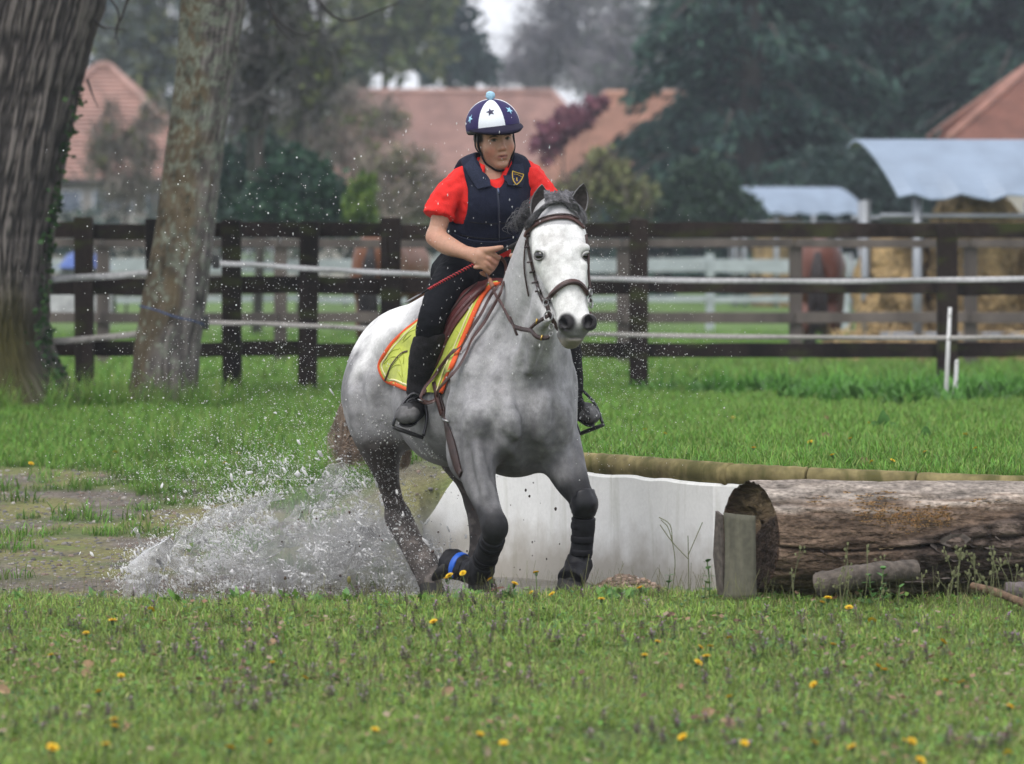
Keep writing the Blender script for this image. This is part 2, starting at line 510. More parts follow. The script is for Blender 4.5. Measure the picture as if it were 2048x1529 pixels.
def add_waterline(m):
    N, L = m.node_tree.nodes, m.node_tree.links; b = N['Principled BSDF']; src = b.inputs['Base Color'].links[0].from_socket
    tc = N.new('ShaderNodeTexCoord'); sp = N.new('ShaderNodeSeparateXYZ'); nz = N.new('ShaderNodeTexNoise'); nz.inputs['Scale'].default_value = 7; nz.inputs['Detail'].default_value = 7
    ad = N.new('ShaderNodeMath'); ad.operation = 'MULTIPLY_ADD'; ad.inputs[1].default_value = -.34; mr = N.new('ShaderNodeMapRange'); mr.inputs['From Min'].default_value = .06; mr.inputs['From Max'].default_value = -.13; mr.inputs['To Max'].default_value = .65
    mx = N.new('ShaderNodeMix'); mx.data_type = 'RGBA'; mx.inputs[7].default_value = (.26, .22, .16, 1)
    L.new(tc.outputs['Object'], sp.inputs[0]); L.new(tc.outputs['Object'], nz.inputs['Vector']); L.new(nz.outputs['Fac'], ad.inputs[0]); L.new(sp.outputs['Z'], ad.inputs[2]); L.new(ad.outputs[0], mr.inputs['Value'])
    L.new(mr.outputs[0], mx.inputs[0]); L.new(src, mx.inputs[6]); L.new(mx.outputs[2], b.inputs['Base Color'])
add_waterline(M_whitewall)
V, F = [], []; pts = []
for i in range(len(WALLX) - 1):
    for k in range(24): t = k / 24; pts.append((WALLX[i] * (1 - t) + WALLX[i + 1] * t, WALLD[i] * (1 - t) + WALLD[i + 1] * t))
pts.append((WALLX[-1], WALLD[-1]))
for i, (x, y) in enumerate(pts):
    t = np.array(pts[min(i + 1, len(pts) - 1)]) - np.array(pts[max(i - 1, 0)]); t /= np.linalg.norm(t); nn = np.array((t[1], -t[0]))
    nn = nn if nn[1] < 0 else -nn
    top = .460 + .012 * (vnoise(np.array([[x * 9, y * 9, 0]]), 1.0, 7)[0] - .5) - .10 * sstep(.12, -.45, x) - .25 * sstep(-.2, -.45, x)
    for (o_, z) in ((0.05, -.3), (0.05, top - .012), (.042, top), (-.05, top), (-.05, -.3)):
        V.append((x + nn[0] * o_, y + nn[1] * o_, z))
m_ = 5
for i in range(len(pts) - 1):
    for k in range(4): F.append((i * m_ + k, (i + 1) * m_ + k, (i + 1) * m_ + k + 1, i * m_ + k + 1))
F.append((0, 1, 2, 3, 4)); F.append(tuple((len(pts) - 1) * m_ + k for k in (4, 3, 2, 1, 0)))
bw = empty('basin_wall', (.5, 17.4, .2)); tag(bw, 'low white painted retaining wall behind the horse, topped by round wooden logs', 'wall')
MB().add(V, F).build('wall_face', M_whitewall, bw)
M_pole = mat('weathered_round_log', (.215, .180, .085), .9, spec=.15, noise=[(5, 5, .6, 1.25, ONE), (22, 5, .7, 1.3, ONE)], bump=[(30, .4, .008, ONE)])
def add_bands(m, col, sc=(4, 4, 4), lo=.5, hi=.7, s=3.0, fac=.7):
    N, L = m.node_tree.nodes, m.node_tree.links; b = N['Principled BSDF']; src = b.inputs['Base Color'].links[0].from_socket
    tc = N.new('ShaderNodeTexCoord'); mp = N.new('ShaderNodeMapping'); mp.inputs['Scale'].default_value = sc
    nz = N.new('ShaderNodeTexNoise'); nz.inputs['Scale'].default_value = s; nz.inputs['Detail'].default_value = 5
    mr = N.new('ShaderNodeMapRange'); mr.inputs['From Min'].default_value = lo; mr.inputs['From Max'].default_value = hi; mr.inputs['To Max'].default_value = fac
    mx = N.new('ShaderNodeMix'); mx.data_type = 'RGBA'; mx.inputs[7].default_value = (*col, 1)
    L.new(tc.outputs['Object'], mp.inputs[0]); L.new(mp.outputs[0], nz.inputs['Vector']); L.new(nz.outputs['Fac'], mr.inputs['Value'])
    L.new(mr.outputs[0], mx.inputs[0]); L.new(src, mx.inputs[6]); L.new(mx.outputs[2], b.inputs['Base Color'])
add_bands(M_pole, (.075, .075, .026), (5, 2, 1), .44, .62, 3.0, .8)
M_endgrain = mat('dark_log_end', (.05, .04, .03), .9)
cap_b = [(-.12, 18.46), (.40, 17.63), (.93, 16.76), (1.27, 16.63), (1.72, 16.46), (2.3, 16.25), (3.2, 16.1)]
for i in range(len(cap_b) - 1):
    a, b = np.array((*cap_b[i], .495)), np.array((*cap_b[i + 1], .495))
    if i >= 2: a[2] -= .02 * (i - 2) * .5; b[2] -= .02 * (i - 1) * .5
    r = (.050, .052, .050, .049, .047, .046)[i]; d = _nrm(b - a); a = a + d * .004; b = b - d * (-.03 if i == 1 else .004)
    P = [a, a + d * .006] + [a + (b - a) * t for t in np.linspace(.06, .94, 9)] + [b - d * .006, b]
    R = [r * .9] + [r * (1 + .04 * math.sin(3.1 * k + i)) for k in range(11)] + [r * .9]
    MB().tube(P, R, 18).build('coping_log', M_pole, bw, smooth=True)

# ============================================================ grass: blades scattered by geometry nodes
def blade(rg, L, w, lean, base, c0, c1):
    """curved tapering blade as points"""
    a = rg.uniform(0, 6.283); d = np.array((math.cos(a), math.sin(a), 0)); s_ = np.array((-math.sin(a + rg.uniform(-.6, .6)), math.cos(a), 0))
    V, Cc = [], []
    for k, t in enumerate((0, .4, .75, 1)):
        p = np.asarray(base) + d * (lean * L * t * t) + np.array((0, 0, 1)) * (L * t * (1 - .25 * lean * t))
        ww = w * (1, .9, .55, 0)[k] * .5
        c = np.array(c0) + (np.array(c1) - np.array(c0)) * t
        if k < 3: V += [p - s_ * ww, p + s_ * ww]; Cc += [c, c]
        else: V.append(p); Cc.append(c)
    return V, Cc, [(0, 1, 3, 2), (2, 3, 5, 4), (4, 5, 6)]
def clump(name, seed, n, R, L0, L1, w, palette, material, extra=None):
    rg = random.Random(seed); V, Cc, F = [], [], []
    for i in range(n):
        r = R * math.sqrt(rg.random()); a = rg.uniform(0, 6.283)
        c0, c1 = rg.choice(palette); k = rg.uniform(.75, 1.25)
        v, c, f = blade(rg, rg.uniform(L0, L1), w * rg.uniform(.7, 1.3), rg.uniform(.1, 1.0), (r * math.cos(a), r * math.sin(a), -.004), np.array(c0) * k, np.array(c1) * k)
        o = len(V); V += v; Cc += c; F += [tuple(q + o for q in ff) for ff in f]
    if extra: extra(rg, V, Cc, F)
    me = mesh_np(name, V, F, smooth=False, col=np.array(Cc)); me.materials.append(material)
    return bpy.data.objects.new(name, me)
def leaf_mat(name, rough=.55, tr=.3, **kw):
    m = mat(name, attr=True, rough=rough, spec=.3, **kw)
    N, L = m.node_tree.nodes, m.node_tree.links; b = N['Principled BSDF']; out = N['Material Output']
    t = N.new('ShaderNodeBsdfTranslucent'); mx = N.new('ShaderNodeMixShader'); mx.inputs[0].default_value = tr
    L.new(b.inputs['Base Color'].links[0].from_socket, t.inputs[0]); L.new(b.outputs[0], mx.inputs[1]); L.new(t.outputs[0], mx.inputs[2]); L.new(mx.outputs[0], out.inputs[0])
    return m
M_blade = leaf_mat('grass_blade', vary=.25)
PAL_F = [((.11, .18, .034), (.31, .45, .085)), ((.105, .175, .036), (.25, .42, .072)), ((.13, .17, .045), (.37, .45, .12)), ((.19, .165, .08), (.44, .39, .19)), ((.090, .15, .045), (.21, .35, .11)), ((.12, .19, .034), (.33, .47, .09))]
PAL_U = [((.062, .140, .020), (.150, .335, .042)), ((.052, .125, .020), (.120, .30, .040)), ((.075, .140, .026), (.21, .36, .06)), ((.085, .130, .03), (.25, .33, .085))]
def coll(name, objs):
    c = bpy.data.collections.new(name)
    for o in objs: c.objects.link(o)
    return c
def stalks(rg, V, Cc, F):
    for _ in range(1 if rg.random() < .6 else 0):
        a = rg.uniform(0, 6.28); L = rg.uniform(.10, .17); d = np.array((math.cos(a), math.sin(a), 0))
        for k in range(4):
            t = k / 3; p = d * .03 * t * t + np.array((0, 0, L * t)); o = len(V)
            V += [p - np.array((.0007, 0, 0)), p + np.array((.0007, 0, 0))]; Cc += [np.array((.16, .16, .07))] * 2
            if k: F.append((o - 2, o - 1, o + 1, o))
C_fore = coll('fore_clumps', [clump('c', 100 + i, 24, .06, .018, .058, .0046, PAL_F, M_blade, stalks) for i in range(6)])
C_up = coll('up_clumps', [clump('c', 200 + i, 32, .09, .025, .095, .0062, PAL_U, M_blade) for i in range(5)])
def broad(rg, V, Cc, F):
    for _ in range(16):
        a = rg.uniform(0, 6.28); L = rg.uniform(.10, .26); w = rg.uniform(.03, .06); el = rg.uniform(.5, 1.25)
        d = np.array((math.cos(a) * math.cos(el), math.sin(a) * math.cos(el), math.sin(el))); s_ = np.array((-math.sin(a), math.cos(a), 0)); u = np.cross(s_, d); o = len(V)
        base = np.array((rg.uniform(-.1, .1), rg.uniform(-.1, .1), 0)); k = rg.uniform(.7, 1.3)
        for t, ww in ((0, .1), (.35, 1), (.7, .8), (1, .02)):
            p = base + d * L * t + np.array((0, 0, -1)) * (.3 * L * t * t)
            V += [p - s_ * w * ww * .5, p + s_ * w * ww * .5]; Cc += [np.array((.055, .135, .028)) * k * (1 + .4 * t)] * 2
        F += [(o, o + 1, o + 3, o + 2), (o + 2, o + 3, o + 5, o + 4), (o + 4, o + 5, o + 7, o + 6)]
PAL_W = [((.045, .125, .02), (.13, .34, .045)), ((.04, .11, .02), (.10, .28, .04))]
C_weed = coll('weed_clumps', [clump('c', 300 + i, 14, .12, .10, .28, .012, PAL_W, M_blade, broad) for i in range(4)])

def scatter(name, V, Q, dens, collection, smin, smax, seed, tilt=.15, label=None):
    """instances of a collection on an (unseen) emitter sheet whose density is the vertex attribute 'dens'"""
    me = mesh_np(name, V, quads=Q); at = me.attributes.new('dens', 'FLOAT', 'POINT'); at.data.foreach_set('value', np.asarray(dens, np.float32))
    o = obj(name, me); tag(o, label, kind='stuff')
    ng = bpy.data.node_groups.new(name, 'GeometryNodeTree')
    ng.interface.new_socket('Geometry', in_out='INPUT', socket_type='NodeSocketGeometry'); ng.interface.new_socket('Geometry', in_out='OUTPUT', socket_type='NodeSocketGeometry')
    N, L = ng.nodes, ng.links
    gi, go = N.new('NodeGroupInput'), N.new('NodeGroupOutput')
    dp = N.new('GeometryNodeDistributePointsOnFaces'); dp.inputs['Seed'].default_value = seed
    na = N.new('GeometryNodeInputNamedAttribute'); na.data_type = 'FLOAT'; na.inputs['Name'].default_value = 'dens'
    ip = N.new('GeometryNodeInstanceOnPoints'); ci = N.new('GeometryNodeCollectionInfo'); ci.inputs['Collection'].default_value = collection
    ci.inputs['Separate Children'].default_value = True; ci.inputs['Reset Children'].default_value = True
    ip.inputs['Pick Instance'].default_value = True
    rv = N.new('FunctionNodeRandomValue'); rv.data_type = 'FLOAT_VECTOR'; rv.inputs[0].default_value = (-tilt, -tilt, 0); rv.inputs[1].default_value = (tilt, tilt, 6.283)
    rs = N.new('FunctionNodeRandomValue'); rs.data_type = 'FLOAT'; rs.inputs[2].default_value = smin; rs.inputs[3].default_value = smax; rs.inputs['Seed'].default_value = 5
    L.new(gi.outputs[0], dp.inputs['Mesh']); L.new(na.outputs[0], dp.inputs['Density']); L.new(dp.outputs['Points'], ip.inputs['Points'])
    L.new(ci.outputs[0], ip.inputs['Instance']); L.new(rv.outputs[0], ip.inputs['Rotation']); L.new(rs.outputs[1], ip.inputs['Scale'])
    L.new(ip.outputs[0], go.inputs[0])
    md = o.modifiers.new('scatter', 'NODES'); md.node_group = ng
    return o
def area(x0, x1, y0, y1, st):
    return grid_mesh('a', np.arange(x0, x1 + st, st), np.arange(y0, y1 + st, st), None)
GD = 1.0 if not DEV else .35
aV, aQ = area(-2.6, 2.6, 10.0, 16.3, .08)
d_ = (1 - wet_gravel(aV)) * sstep(16.15, 15.85, aV[:, 1]) * (.45 + .9 * vnoise(aV, 2.2, 41))
d_ = d_ * (.35 + .9 * sstep(.3, .6, vnoise(aV, 5, 48)))
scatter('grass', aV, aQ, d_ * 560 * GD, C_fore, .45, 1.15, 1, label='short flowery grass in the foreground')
aV, aQ = area(-4.5, 4.5, 15.9, 34, .12)
up_ = ((aV[:, 1] > wall_d(aV[:, 0]) + .36) & (aV[:, 0] > -.42)) | (aV[:, 0] <= -.42)
inview = np.abs(aV[:, 0]) < .137 * aV[:, 1] + .3
d_ = (1 - wet_gravel(aV)) ** 2 * up_ * inview * (.5 + .8 * vnoise(aV, 1.6, 42)) * sstep(16.6, 17.4, np.where(aV[:, 0] < -.42, aV[:, 1], 30))
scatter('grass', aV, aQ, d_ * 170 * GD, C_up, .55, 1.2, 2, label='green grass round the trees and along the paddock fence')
aV, aQ = area(-9, 9, 34, 62, .5)
scatter('grass', aV, aQ, np.full(len(aV), 9.0) * (np.abs(aV[:, 0]) < .137 * aV[:, 1] + .5), C_up, 1.2, 2.2, 3, label='paddock grass beyond the fence')
aV, aQ = area(.9, 4.6, 24.5, 31.2, .15)
d_ = sstep(.30, .62, vnoise(aV, .8, 43)) * sstep(1.0, 2.0, aV[:, 0] + .4 * (vnoise(aV, 1, 44) - .5)) * sstep(26.5, 28.5, aV[:, 1])
scatter('leafy_weeds', aV, aQ, d_ * 55, C_weed, .6, 1.15, 4, label='bright green leafy weeds in front of the fence on the right')
# long tufts at the tree feet and on the gravel
PAL_T = [((.030, .085, .018), (.075, .215, .035))]
C_tuft = coll('tufts', [clump('c', 400 + i, 40, .09, .12, .34, .006, PAL_U, M_blade) for i in range(3)])
aV, aQ = area(-4.2, -.4, 19.5, 29.5, .12)
d_ = sstep(.62, .80, vnoise(aV, 1.3, 45)) * 10 + 30 * sstep(1.1, .3, np.hypot(aV[:, 0] + 3.9, aV[:, 1] - 28.0)) + 24 * sstep(.9, .3, np.hypot(aV[:, 0] + 2.55, aV[:, 1] - 28.1))
scatter('grass_tufts', aV, aQ, d_, C_tuft, .6, 1.2, 6, label='long grass tufts at the feet of the two trees')

# ============================================================ paddock fence
M_fwood = mat('dark_fence_wood', (.021, .015, .013), .85, spec=.15, noise=[(4, 5, .5, 1.7, (1, 1, .2)), (30, 4, .7, 1.3, ONE)], bump=[(25, .5, .01, (1, 1, .15))], vary=.25)
M_fwood2 = mat('greyed_fence_wood', (.085, .070, .062), .85, noise=[(4, 5, .6, 1.5, (1, 1, .2))], bump=(25, .5, .01, (1, 1, .15)), vary=.2)
add_bands(M_fwood, (.045, .055, .014), (1, 1, 3), .52, .7, 3.0, .7)
DF = 31.0
fence = empty('paddock_fence', (0, DF, gz(0, DF))); tag(fence, 'dark brown three rail post fence across the meadow behind the horse', 'fence')
posts = [-60, 45, 170, 312, 462, 617, 783, 1012, 1280, 1895, 2180]
def plank(a, b, hgt, thick, name, material, parent, seg=5):
    """board between two points with slightly uneven edges"""
    a, b = np.asarray(a, float), np.asarray(b, float); V, F = [], []
    for i in range(seg + 1):
        t = i / seg; p = a + (b - a) * t; h1 = hgt * .5 * (1 + random.uniform(-.06, .06)); h0 = hgt * .5 * (1 + random.uniform(-.06, .06))
        V += [p + np.array((0, -thick / 2, -h0)), p + np.array((0, thick / 2, -h0)), p + np.array((0, thick / 2, h1)), p + np.array((0, -thick / 2, h1))]
    for i in range(seg):
        for k in range(4): F.append((i * 4 + k, i * 4 + (k + 1) % 4, (i + 1) * 4 + (k + 1) % 4, (i + 1) * 4 + k))
    F += [(3, 2, 1, 0), tuple(seg * 4 + k for k in range(4))]
    return MB().add(V, F).build(name, material, parent, bevel=.006)
for i, px in enumerate(posts):
    yt = 437 + random.uniform(-3, 6) + (6 if px > 1800 else 0)
    a = Wd(px + random.uniform(-3, 3), 800, DF); a[2] = gz(a[0], DF) - .1; b = Wd(px + random.uniform(-3, 3), yt, DF)
    w = .155 * random.uniform(.93, 1.07)
    MB().box((a + b) / 2, (w, .14, b[2] - a[2]), np.array(((1, 0, (b[0] - a[0]) / 1.5), (0, 1, 0), (0, 0, 1)))).build('post', M_fwood, fence, bevel=.012)
for (yc, h) in ((462, 31), (572, 33), (700, 30)):
    for i in range(len(posts) - 1):
        if posts[i] > 1012 or posts[i] < 0 or i % 2 == 0 or True:
            a = Wd(posts[i] + 2, yc + random.uniform(-3, 3), DF + .10); b = Wd(posts[i + 1] - 2, yc + random.uniform(-3, 3), DF + .10)
            plank(a, b, h / 250 * random.uniform(.93, 1.05), .045, 'rail', M_fwood, fence, 6 if posts[i] > 1000 else 3)
# second fence, greyer and farther back
DF2 = 42.0
fence2 = empty('rear_fence', (0, DF2, gz(0, DF2))); tag(fence2, 'greyed wooden rail fence standing behind the dark paddock fence', 'fence')
posts2 = [-190, 205, 560, 905, 1245, 1590, 1940, 2240]
for px in posts2:
    a = Wd(px, 760, DF2); a[2] = gz(a[0], DF2) - .1; b = Wd(px + 2, 486, DF2)
    MB().box((a + b) / 2, (.14, .12, b[2] - a[2])).build('post', M_fwood2, fence2, bevel=.01)
for (yc, h) in ((487, 17), (636, 22)):
    for i in range(len(posts2) - 1):
        plank(Wd(posts2[i], yc, DF2 - .085), Wd(posts2[i + 1] - 3, yc + random.uniform(-2, 2), DF2 - .085), h / 185, .04, 'rail', M_fwood2, fence2, 3)
# white board fence across the far paddock
M_wfence = mat('white_fence_paint', (.36, .40, .42), .7, noise=(5, 4, .8, 1.1, ONE))
DF3 = 65.0
fence3 = empty('white_fence', (0, DF3, gz(0, DF3))); tag(fence3, 'pale white board fence far across the paddock', 'fence')
for i in range(10):
    px = -200 + 270 * i
    a = Wd(px, 650, DF3); a[2] = gz(a[0], DF3) - .1; b = Wd(px, 508, DF3)
    MB().box((a + b) / 2, (.14, .12, b[2] - a[2])).build('post', M_wfence, fence3)
    for (yc, h) in ((532, 27), (600, 12)):
        plank(Wd(px + 8, yc, DF3 - .09), Wd(px + 262, yc + random.uniform(-3, 3), DF3 - .09), h / 119, .04, 'board', M_wfence, fence3, 2)

# electric tape and its white plastic stakes
M_tape = mat('white_fence_tape', (.36, .36, .37), .6, noise=(40, 3, .75, 1.15, ONE))
M_tape_d = mat('dull_fence_tape', (.28, .265, .25), .7, noise=(40, 3, .75, 1.15, ONE))
def tape(pts, D, h, material, label, nm='fence_tape'):
    P = smooth_path([Wd(x, y, d) for x, y, d in pts], 14); V, F = [], []
    for i, p in enumerate(P):
        s_ = .010 * math.sin(i * .55) + .006 * math.sin(i * 1.7); tw = .5 + .5 * math.sin(i * .35)
        V += [p + np.array((0, s_ - .012 * tw, -h / 2)), p + np.array((0, s_ + .012 * tw, h / 2))]
    for i in range(len(P) - 1): F.append((2 * i, 2 * i + 2, 2 * i + 3, 2 * i + 1))
    o = MB().add(V, F).build(nm, material, None, smooth=True); sm = o.modifiers.new('t', 'SOLIDIFY'); sm.thickness = .003
    return tag(o, label, 'fence tape')
DT = 28.3
tape([(-60, 566, 28.6), (60, 562, 28.6), (150, 556, 28.6), (230, 552, 28.6), (318, 545, 28.4)], DT, .050, M_tape, 'upper white electric tape left of the pale leaning tree trunk')
tape([(432, 527, 28.4), (520, 531, 28.5), (640, 539, 28.6), (760, 545, 28.7), (900, 551, 28.8), (1050, 555, 29), (1190, 558, 29), (1450, 562, 28.8), (1700, 563, 28.3), (1895, 560, 27.3), (2150, 557, 27.3)], DT, .038, M_tape, 'upper white electric tape running behind horse and rider to the right')
tape([(-60, 690, 28.6), (80, 684, 28.6), (180, 678, 28.6), (250, 671, 28.5), (300, 666, 28.4)], DT, .048, M_tape_d, 'lower white electric tape left of the pale leaning tree trunk')
tape([(410, 645, 28.4), (520, 648, 28.5), (640, 653, 28.6), (760, 658, 28.7), (1000, 664, 28.9), (1250, 670, 29), (1600, 675, 28.5), (1895, 676, 27.3), (2150, 674, 27.3)], DT, .034, M_tape_d, 'lower dull electric tape running behind the horse to the right')
M_ins = mat('insulator_black', (.012, .012, .013), .5)
for nm_, (x, y) in (('upper', (432, 524)), ('lower', (411, 646))):
    o = MB().box(Wd(x, y, 28.3), (.05, .05, .10)).box(Wd(x - 4, y, 28.3), (.05, .03, .04)).build('insulator', M_ins, None, bevel=.006)
    tag(o, nm_ + ' black tape insulator screwed to the right side of the pale trunk', 'insulator')
tag(MB().tube(smooth_path([Wd(278, 612, 28.16), Wd(310, 620, 28.07), Wd(350, 634, 28.04), Wd(385, 642, 28.10), Wd(408, 650, 28.25)], 6), .006, 6).build('blue_string', mat('blue_string', (.03, .06, .16), .7), None, True), 'thin blue string tied round the pale leaning trunk', 'string')
M_stake = mat('white_plastic_stake', (.62, .62, .62), .5, noise=(9, 3, .8, 1.05, ONE))
for (x0, y0, x1, y1, D, lb) in ((1900, 615, 1889, 856, 27.3, 'tall white plastic fence stake carrying the electric tape'), (1914, 720, 1907, 838, 27.5, 'short white plastic fence stake beside the taller one')):
    a, b = Wd(x1, y1, D), Wd(x0, y0, D); o = empty('fence_stake', tuple(map(float, a))); tag(o, lb, 'stake', 'white plastic fence stakes')
    MB().tube([a - UPV * .05, a + (b - a) * .5, b], [.017, .016, .013], 8).build('shaft', M_stake, o, smooth=True)
    c = a + (b - a) * .92; MB().tube([c + np.array((0, -.02, 0)), c + np.array((0, -.045, .01)), c + np.array((0, -.045, .04))], .005, 5).build('hook', M_stake, o, smooth=True)

# ============================================================ foliage helpers
def rot_frames(n, rng):
    a = rng.normal(size=(n, 3)); a /= np.linalg.norm(a, axis=1)[:, None]
    b = rng.normal(size=(n, 3)); b -= a * (a * b).sum(1)[:, None]; b /= np.linalg.norm(b, axis=1)[:, None]
    return a, b
def leaf_cloud(name, C, size, aspect, palette, material, parent, seed, dirs=None, tagd=None):
    """one small folded leaf card (2 triangles, kite) per centre"""
    rng = np.random.default_rng(seed); n = len(C)
    a, b = rot_frames(n, rng)
    if dirs is not None:
        a = dirs + rng.normal(size=(n, 3)) * .25; a /= np.linalg.norm(a, axis=1)[:, None]
        b -= a * (a * b).sum(1)[:, None]; b /= np.linalg.norm(b, axis=1)[:, None]
    L = size * rng.uniform(.6, 1.4, n)[:, None]
    V = np.stack((C - a * L * .5, C + b * L * aspect * .5, C + a * L * .5, C - b * L * aspect * .5), 1).reshape(-1, 3)
    Q = np.arange(n * 4).reshape(-1, 4)
    pal = np.array(palette); ci = rng.integers(0, len(pal), n); c = pal[ci] * rng.uniform(.7, 1.3, n)[:, None]
    me = mesh_np(name, V, quads=Q, smooth=False, col=np.repeat(c, 4, 0))
    return obj(name, me, material, parent)
def clumped(n, blobs, rng, clump=.22, per=26):
    """points gathered in clumps on and inside ellipsoid blobs [(centre, radii)], leaving gaps"""
    out = []; vol = np.array([np.prod(b[1]) ** .67 for b in blobs]); vol = vol / vol.sum()
    for (c, r), w in zip(blobs, vol):
        m = max(3, int(n * w / per)); v = rng.normal(size=(m, 3)); v /= np.linalg.norm(v, axis=1)[:, None]
        cc = np.asarray(c) + v * np.asarray(r) * rng.uniform(.45, 1.05, m)[:, None]
        p = cc[:, None] + rng.normal(size=(m, per, 3)) * clump * np.mean(r)
        out.append(p.reshape(-1, 3))
    return np.concatenate(out)
M_leaf = leaf_mat('leaf_green', .6, .25)
M_twig = mat('bare_twig', attr=True, rough=.9)
M_bark_far = mat('far_bark', (.07, .06, .055), .9, noise=(3, 4, .6, 1.4, (1, 1, .3)))

def far_tree(name, label, px, D, blobs_px, n, size, pal, trunk_w, seed, group=None, twig=None, asp=.6, cat='tree', clump=.22):
    """blobs_px: (px, py, rx, ry) in photograph pixels at distance D"""
    rng = np.random.default_rng(seed); s = S(D); x = (px - CX) / s
    t = empty(name, (x, D, gz(x, D))); tag(t, label, cat, group)
    blobs = []
    for (bx, by, rx, ry) in blobs_px:
        c = Wd(bx, by, D) + np.array((0, rng.uniform(-.3, .3) * rx / s, 0)); blobs.append((c, np.array((rx / s, rx / s, ry / s))))
    top = max(b[0][2] for b in blobs)
    if trunk_w:
        P = [np.array((x, D, gz(x, D) - .2)), np.array((x + .1, D, top * .4)), np.array((x - .05, D, top * .75)), np.array((x, D, top))]
        b = MB().tube(P, [trunk_w, trunk_w * .75, trunk_w * .5, trunk_w * .15], 8)
        tr = b.build('trunk', M_bark_far, t, smooth=True)
        lm = MB()
        for (c, r) in blobs[:14]:
            z0 = rng.uniform(.3, .8) * c[2]; lm.tube([np.array((x, D, max(z0, .5))), (np.array((x, D, z0)) + c) / 2 + rng.normal(size=3) * .1, c], [trunk_w * .35, trunk_w * .2, trunk_w * .07], 5)
        lm.build('limbs', M_bark_far, t, smooth=True)
    P = clumped(n, blobs, rng, clump)
    P[:, 2] = np.maximum(P[:, 2], .3)
    cr = leaf_cloud('crown' if cat == 'tree' else 'foliage', P, size, asp, pal, M_leaf, t, seed)
    if twig:
        m, sz, cl = twig
        P = clumped(m, blobs, rng, .25, 14)
        leaf_cloud('twigs', P, sz, .05, cl, M_twig, t, seed + 1, dirs=np.tile(np.array((0, 0, .6)), (len(P), 1)) + rng.normal(size=(len(P), 3)) * .6)
    return t
BLUEG = [(.026, .055, .046), (.036, .072, .056), (.020, .044, .040)]
OLIVE = [(.13, .145, .052), (.16, .17, .062), (.10, .12, .052)]
SPRING = [(.11, .15, .040), (.15, .185, .05), (.085, .115, .045)]
LILAC = [(.20, .185, .215), (.16, .15, .18), (.24, .22, .24)]
GREYG = [(.14, .165, .14), (.17, .195, .165), (.10, .125, .112)]

# ---- far wood along the top of the picture: single trees
far_tree('spring_tree', 'yellow green spring tree left of the long roof, tallest of the leafing trees', 770, 150, [(690, 60, 70, 70), (770, 20, 90, 70), (820, 90, 70, 70), (720, 120, 70, 50), (850, 10, 60, 60), (640, 110, 50, 60), (770, -110, 120, 80)], 5200, .42, SPRING + OLIVE, .22, 11, 'trees behind the houses')
far_tree('dark_tree', 'dark blue green tree just left of the bright sky gap above the long roof', 900, 170, [(905, 60, 55, 80), (930, 130, 60, 50), (890, -60, 70, 80), (870, 130, 40, 40)], 3800, .42, BLUEG, .25, 12, 'trees behind the houses')
far_tree('bare_tree', 'lilac grey bare tree right of the bright sky gap above the roof ridge', 1100, 180, [(1080, 110, 80, 70), (1140, 60, 80, 80), (1040, 150, 60, 40), (1190, 130, 60, 60), (1130, -60, 110, 80)], 2600, .40, LILAC, .22, 13, 'trees behind the houses', (5200, 1.1, LILAC), .3)
far_tree('bare_tree', 'thin grey bare tree between the sky gap and the dark cedar', 1240, 165, [(1235, 90, 60, 90), (1200, 160, 60, 40), (1270, 150, 50, 50), (1230, -70, 90, 80)], 1500, .36, GREYG, .18, 14, 'trees behind the houses', (3200, 1.0, LILAC), .3)
far_tree('grey_green_tree', 'grey green tree between the two leaning trunks, in front of the red hip roof', 290, 130, [(240, 75, 50, 45), (310, 60, 50, 50), (310, 130, 45, 45), (270, 175, 50, 35), (340, 90, 40, 40), (220, 150, 35, 35), (300, -60, 120, 60), (340, 210, 26, 36)], 3400, .34, GREYG + OLIVE, .15, 15, 'trees behind the houses', (900, .9, [(.06, .055, .05)]))
far_tree('slim_tree', 'slim grey tree with thin bare trunk and sparse leaves right of the pale trunk', 512, 60, [(520, 40, 50, 60), (500, 120, 45, 50), (540, 180, 45, 50), (560, 90, 50, 50), (500, 220, 40, 40), (525, -90, 90, 90)], 1000, .13, OLIVE + GREYG, .085, 16, 'trees behind the houses', (1500, .7, [(.09, .085, .08), (.06, .06, .055)]), .5)
far_tree('slim_tree', 'second slim tree with greenish sparse crown, above the dark bush', 600, 75, [(590, 130, 50, 60), (625, 190, 50, 45), (560, 230, 45, 45), (650, 120, 45, 55), (600, 40, 70, 60), (600, -80, 100, 80)], 1400, .15, OLIVE + SPRING, .09, 17, 'trees behind the houses', (1500, .8, [(.09, .085, .08)]), .5)
far_tree('grey_green_tree', 'hazy grey green tree seen just right of the pale trunk', 470, 110, [(470, 90, 60, 70), (520, 250, 60, 60), (470, 180, 60, 60), (560, 300, 60, 50), (480, 300, 60, 60), (480, -60, 80, 80)], 2200, .24, GREYG + OLIVE, .15, 18, 'trees behind the houses', (1200, .9, [(.09, .085, .08)]))
far_tree('dark_tree', 'dark tree rising behind the long roof at its left end', 650, 160, [(640, 160, 60, 40), (700, 165, 50, 30), (590, 150, 50, 60)], 1800, .4, BLUEG + GREYG, .2, 19, 'trees behind the houses')
rng_ = np.random.default_rng(5)
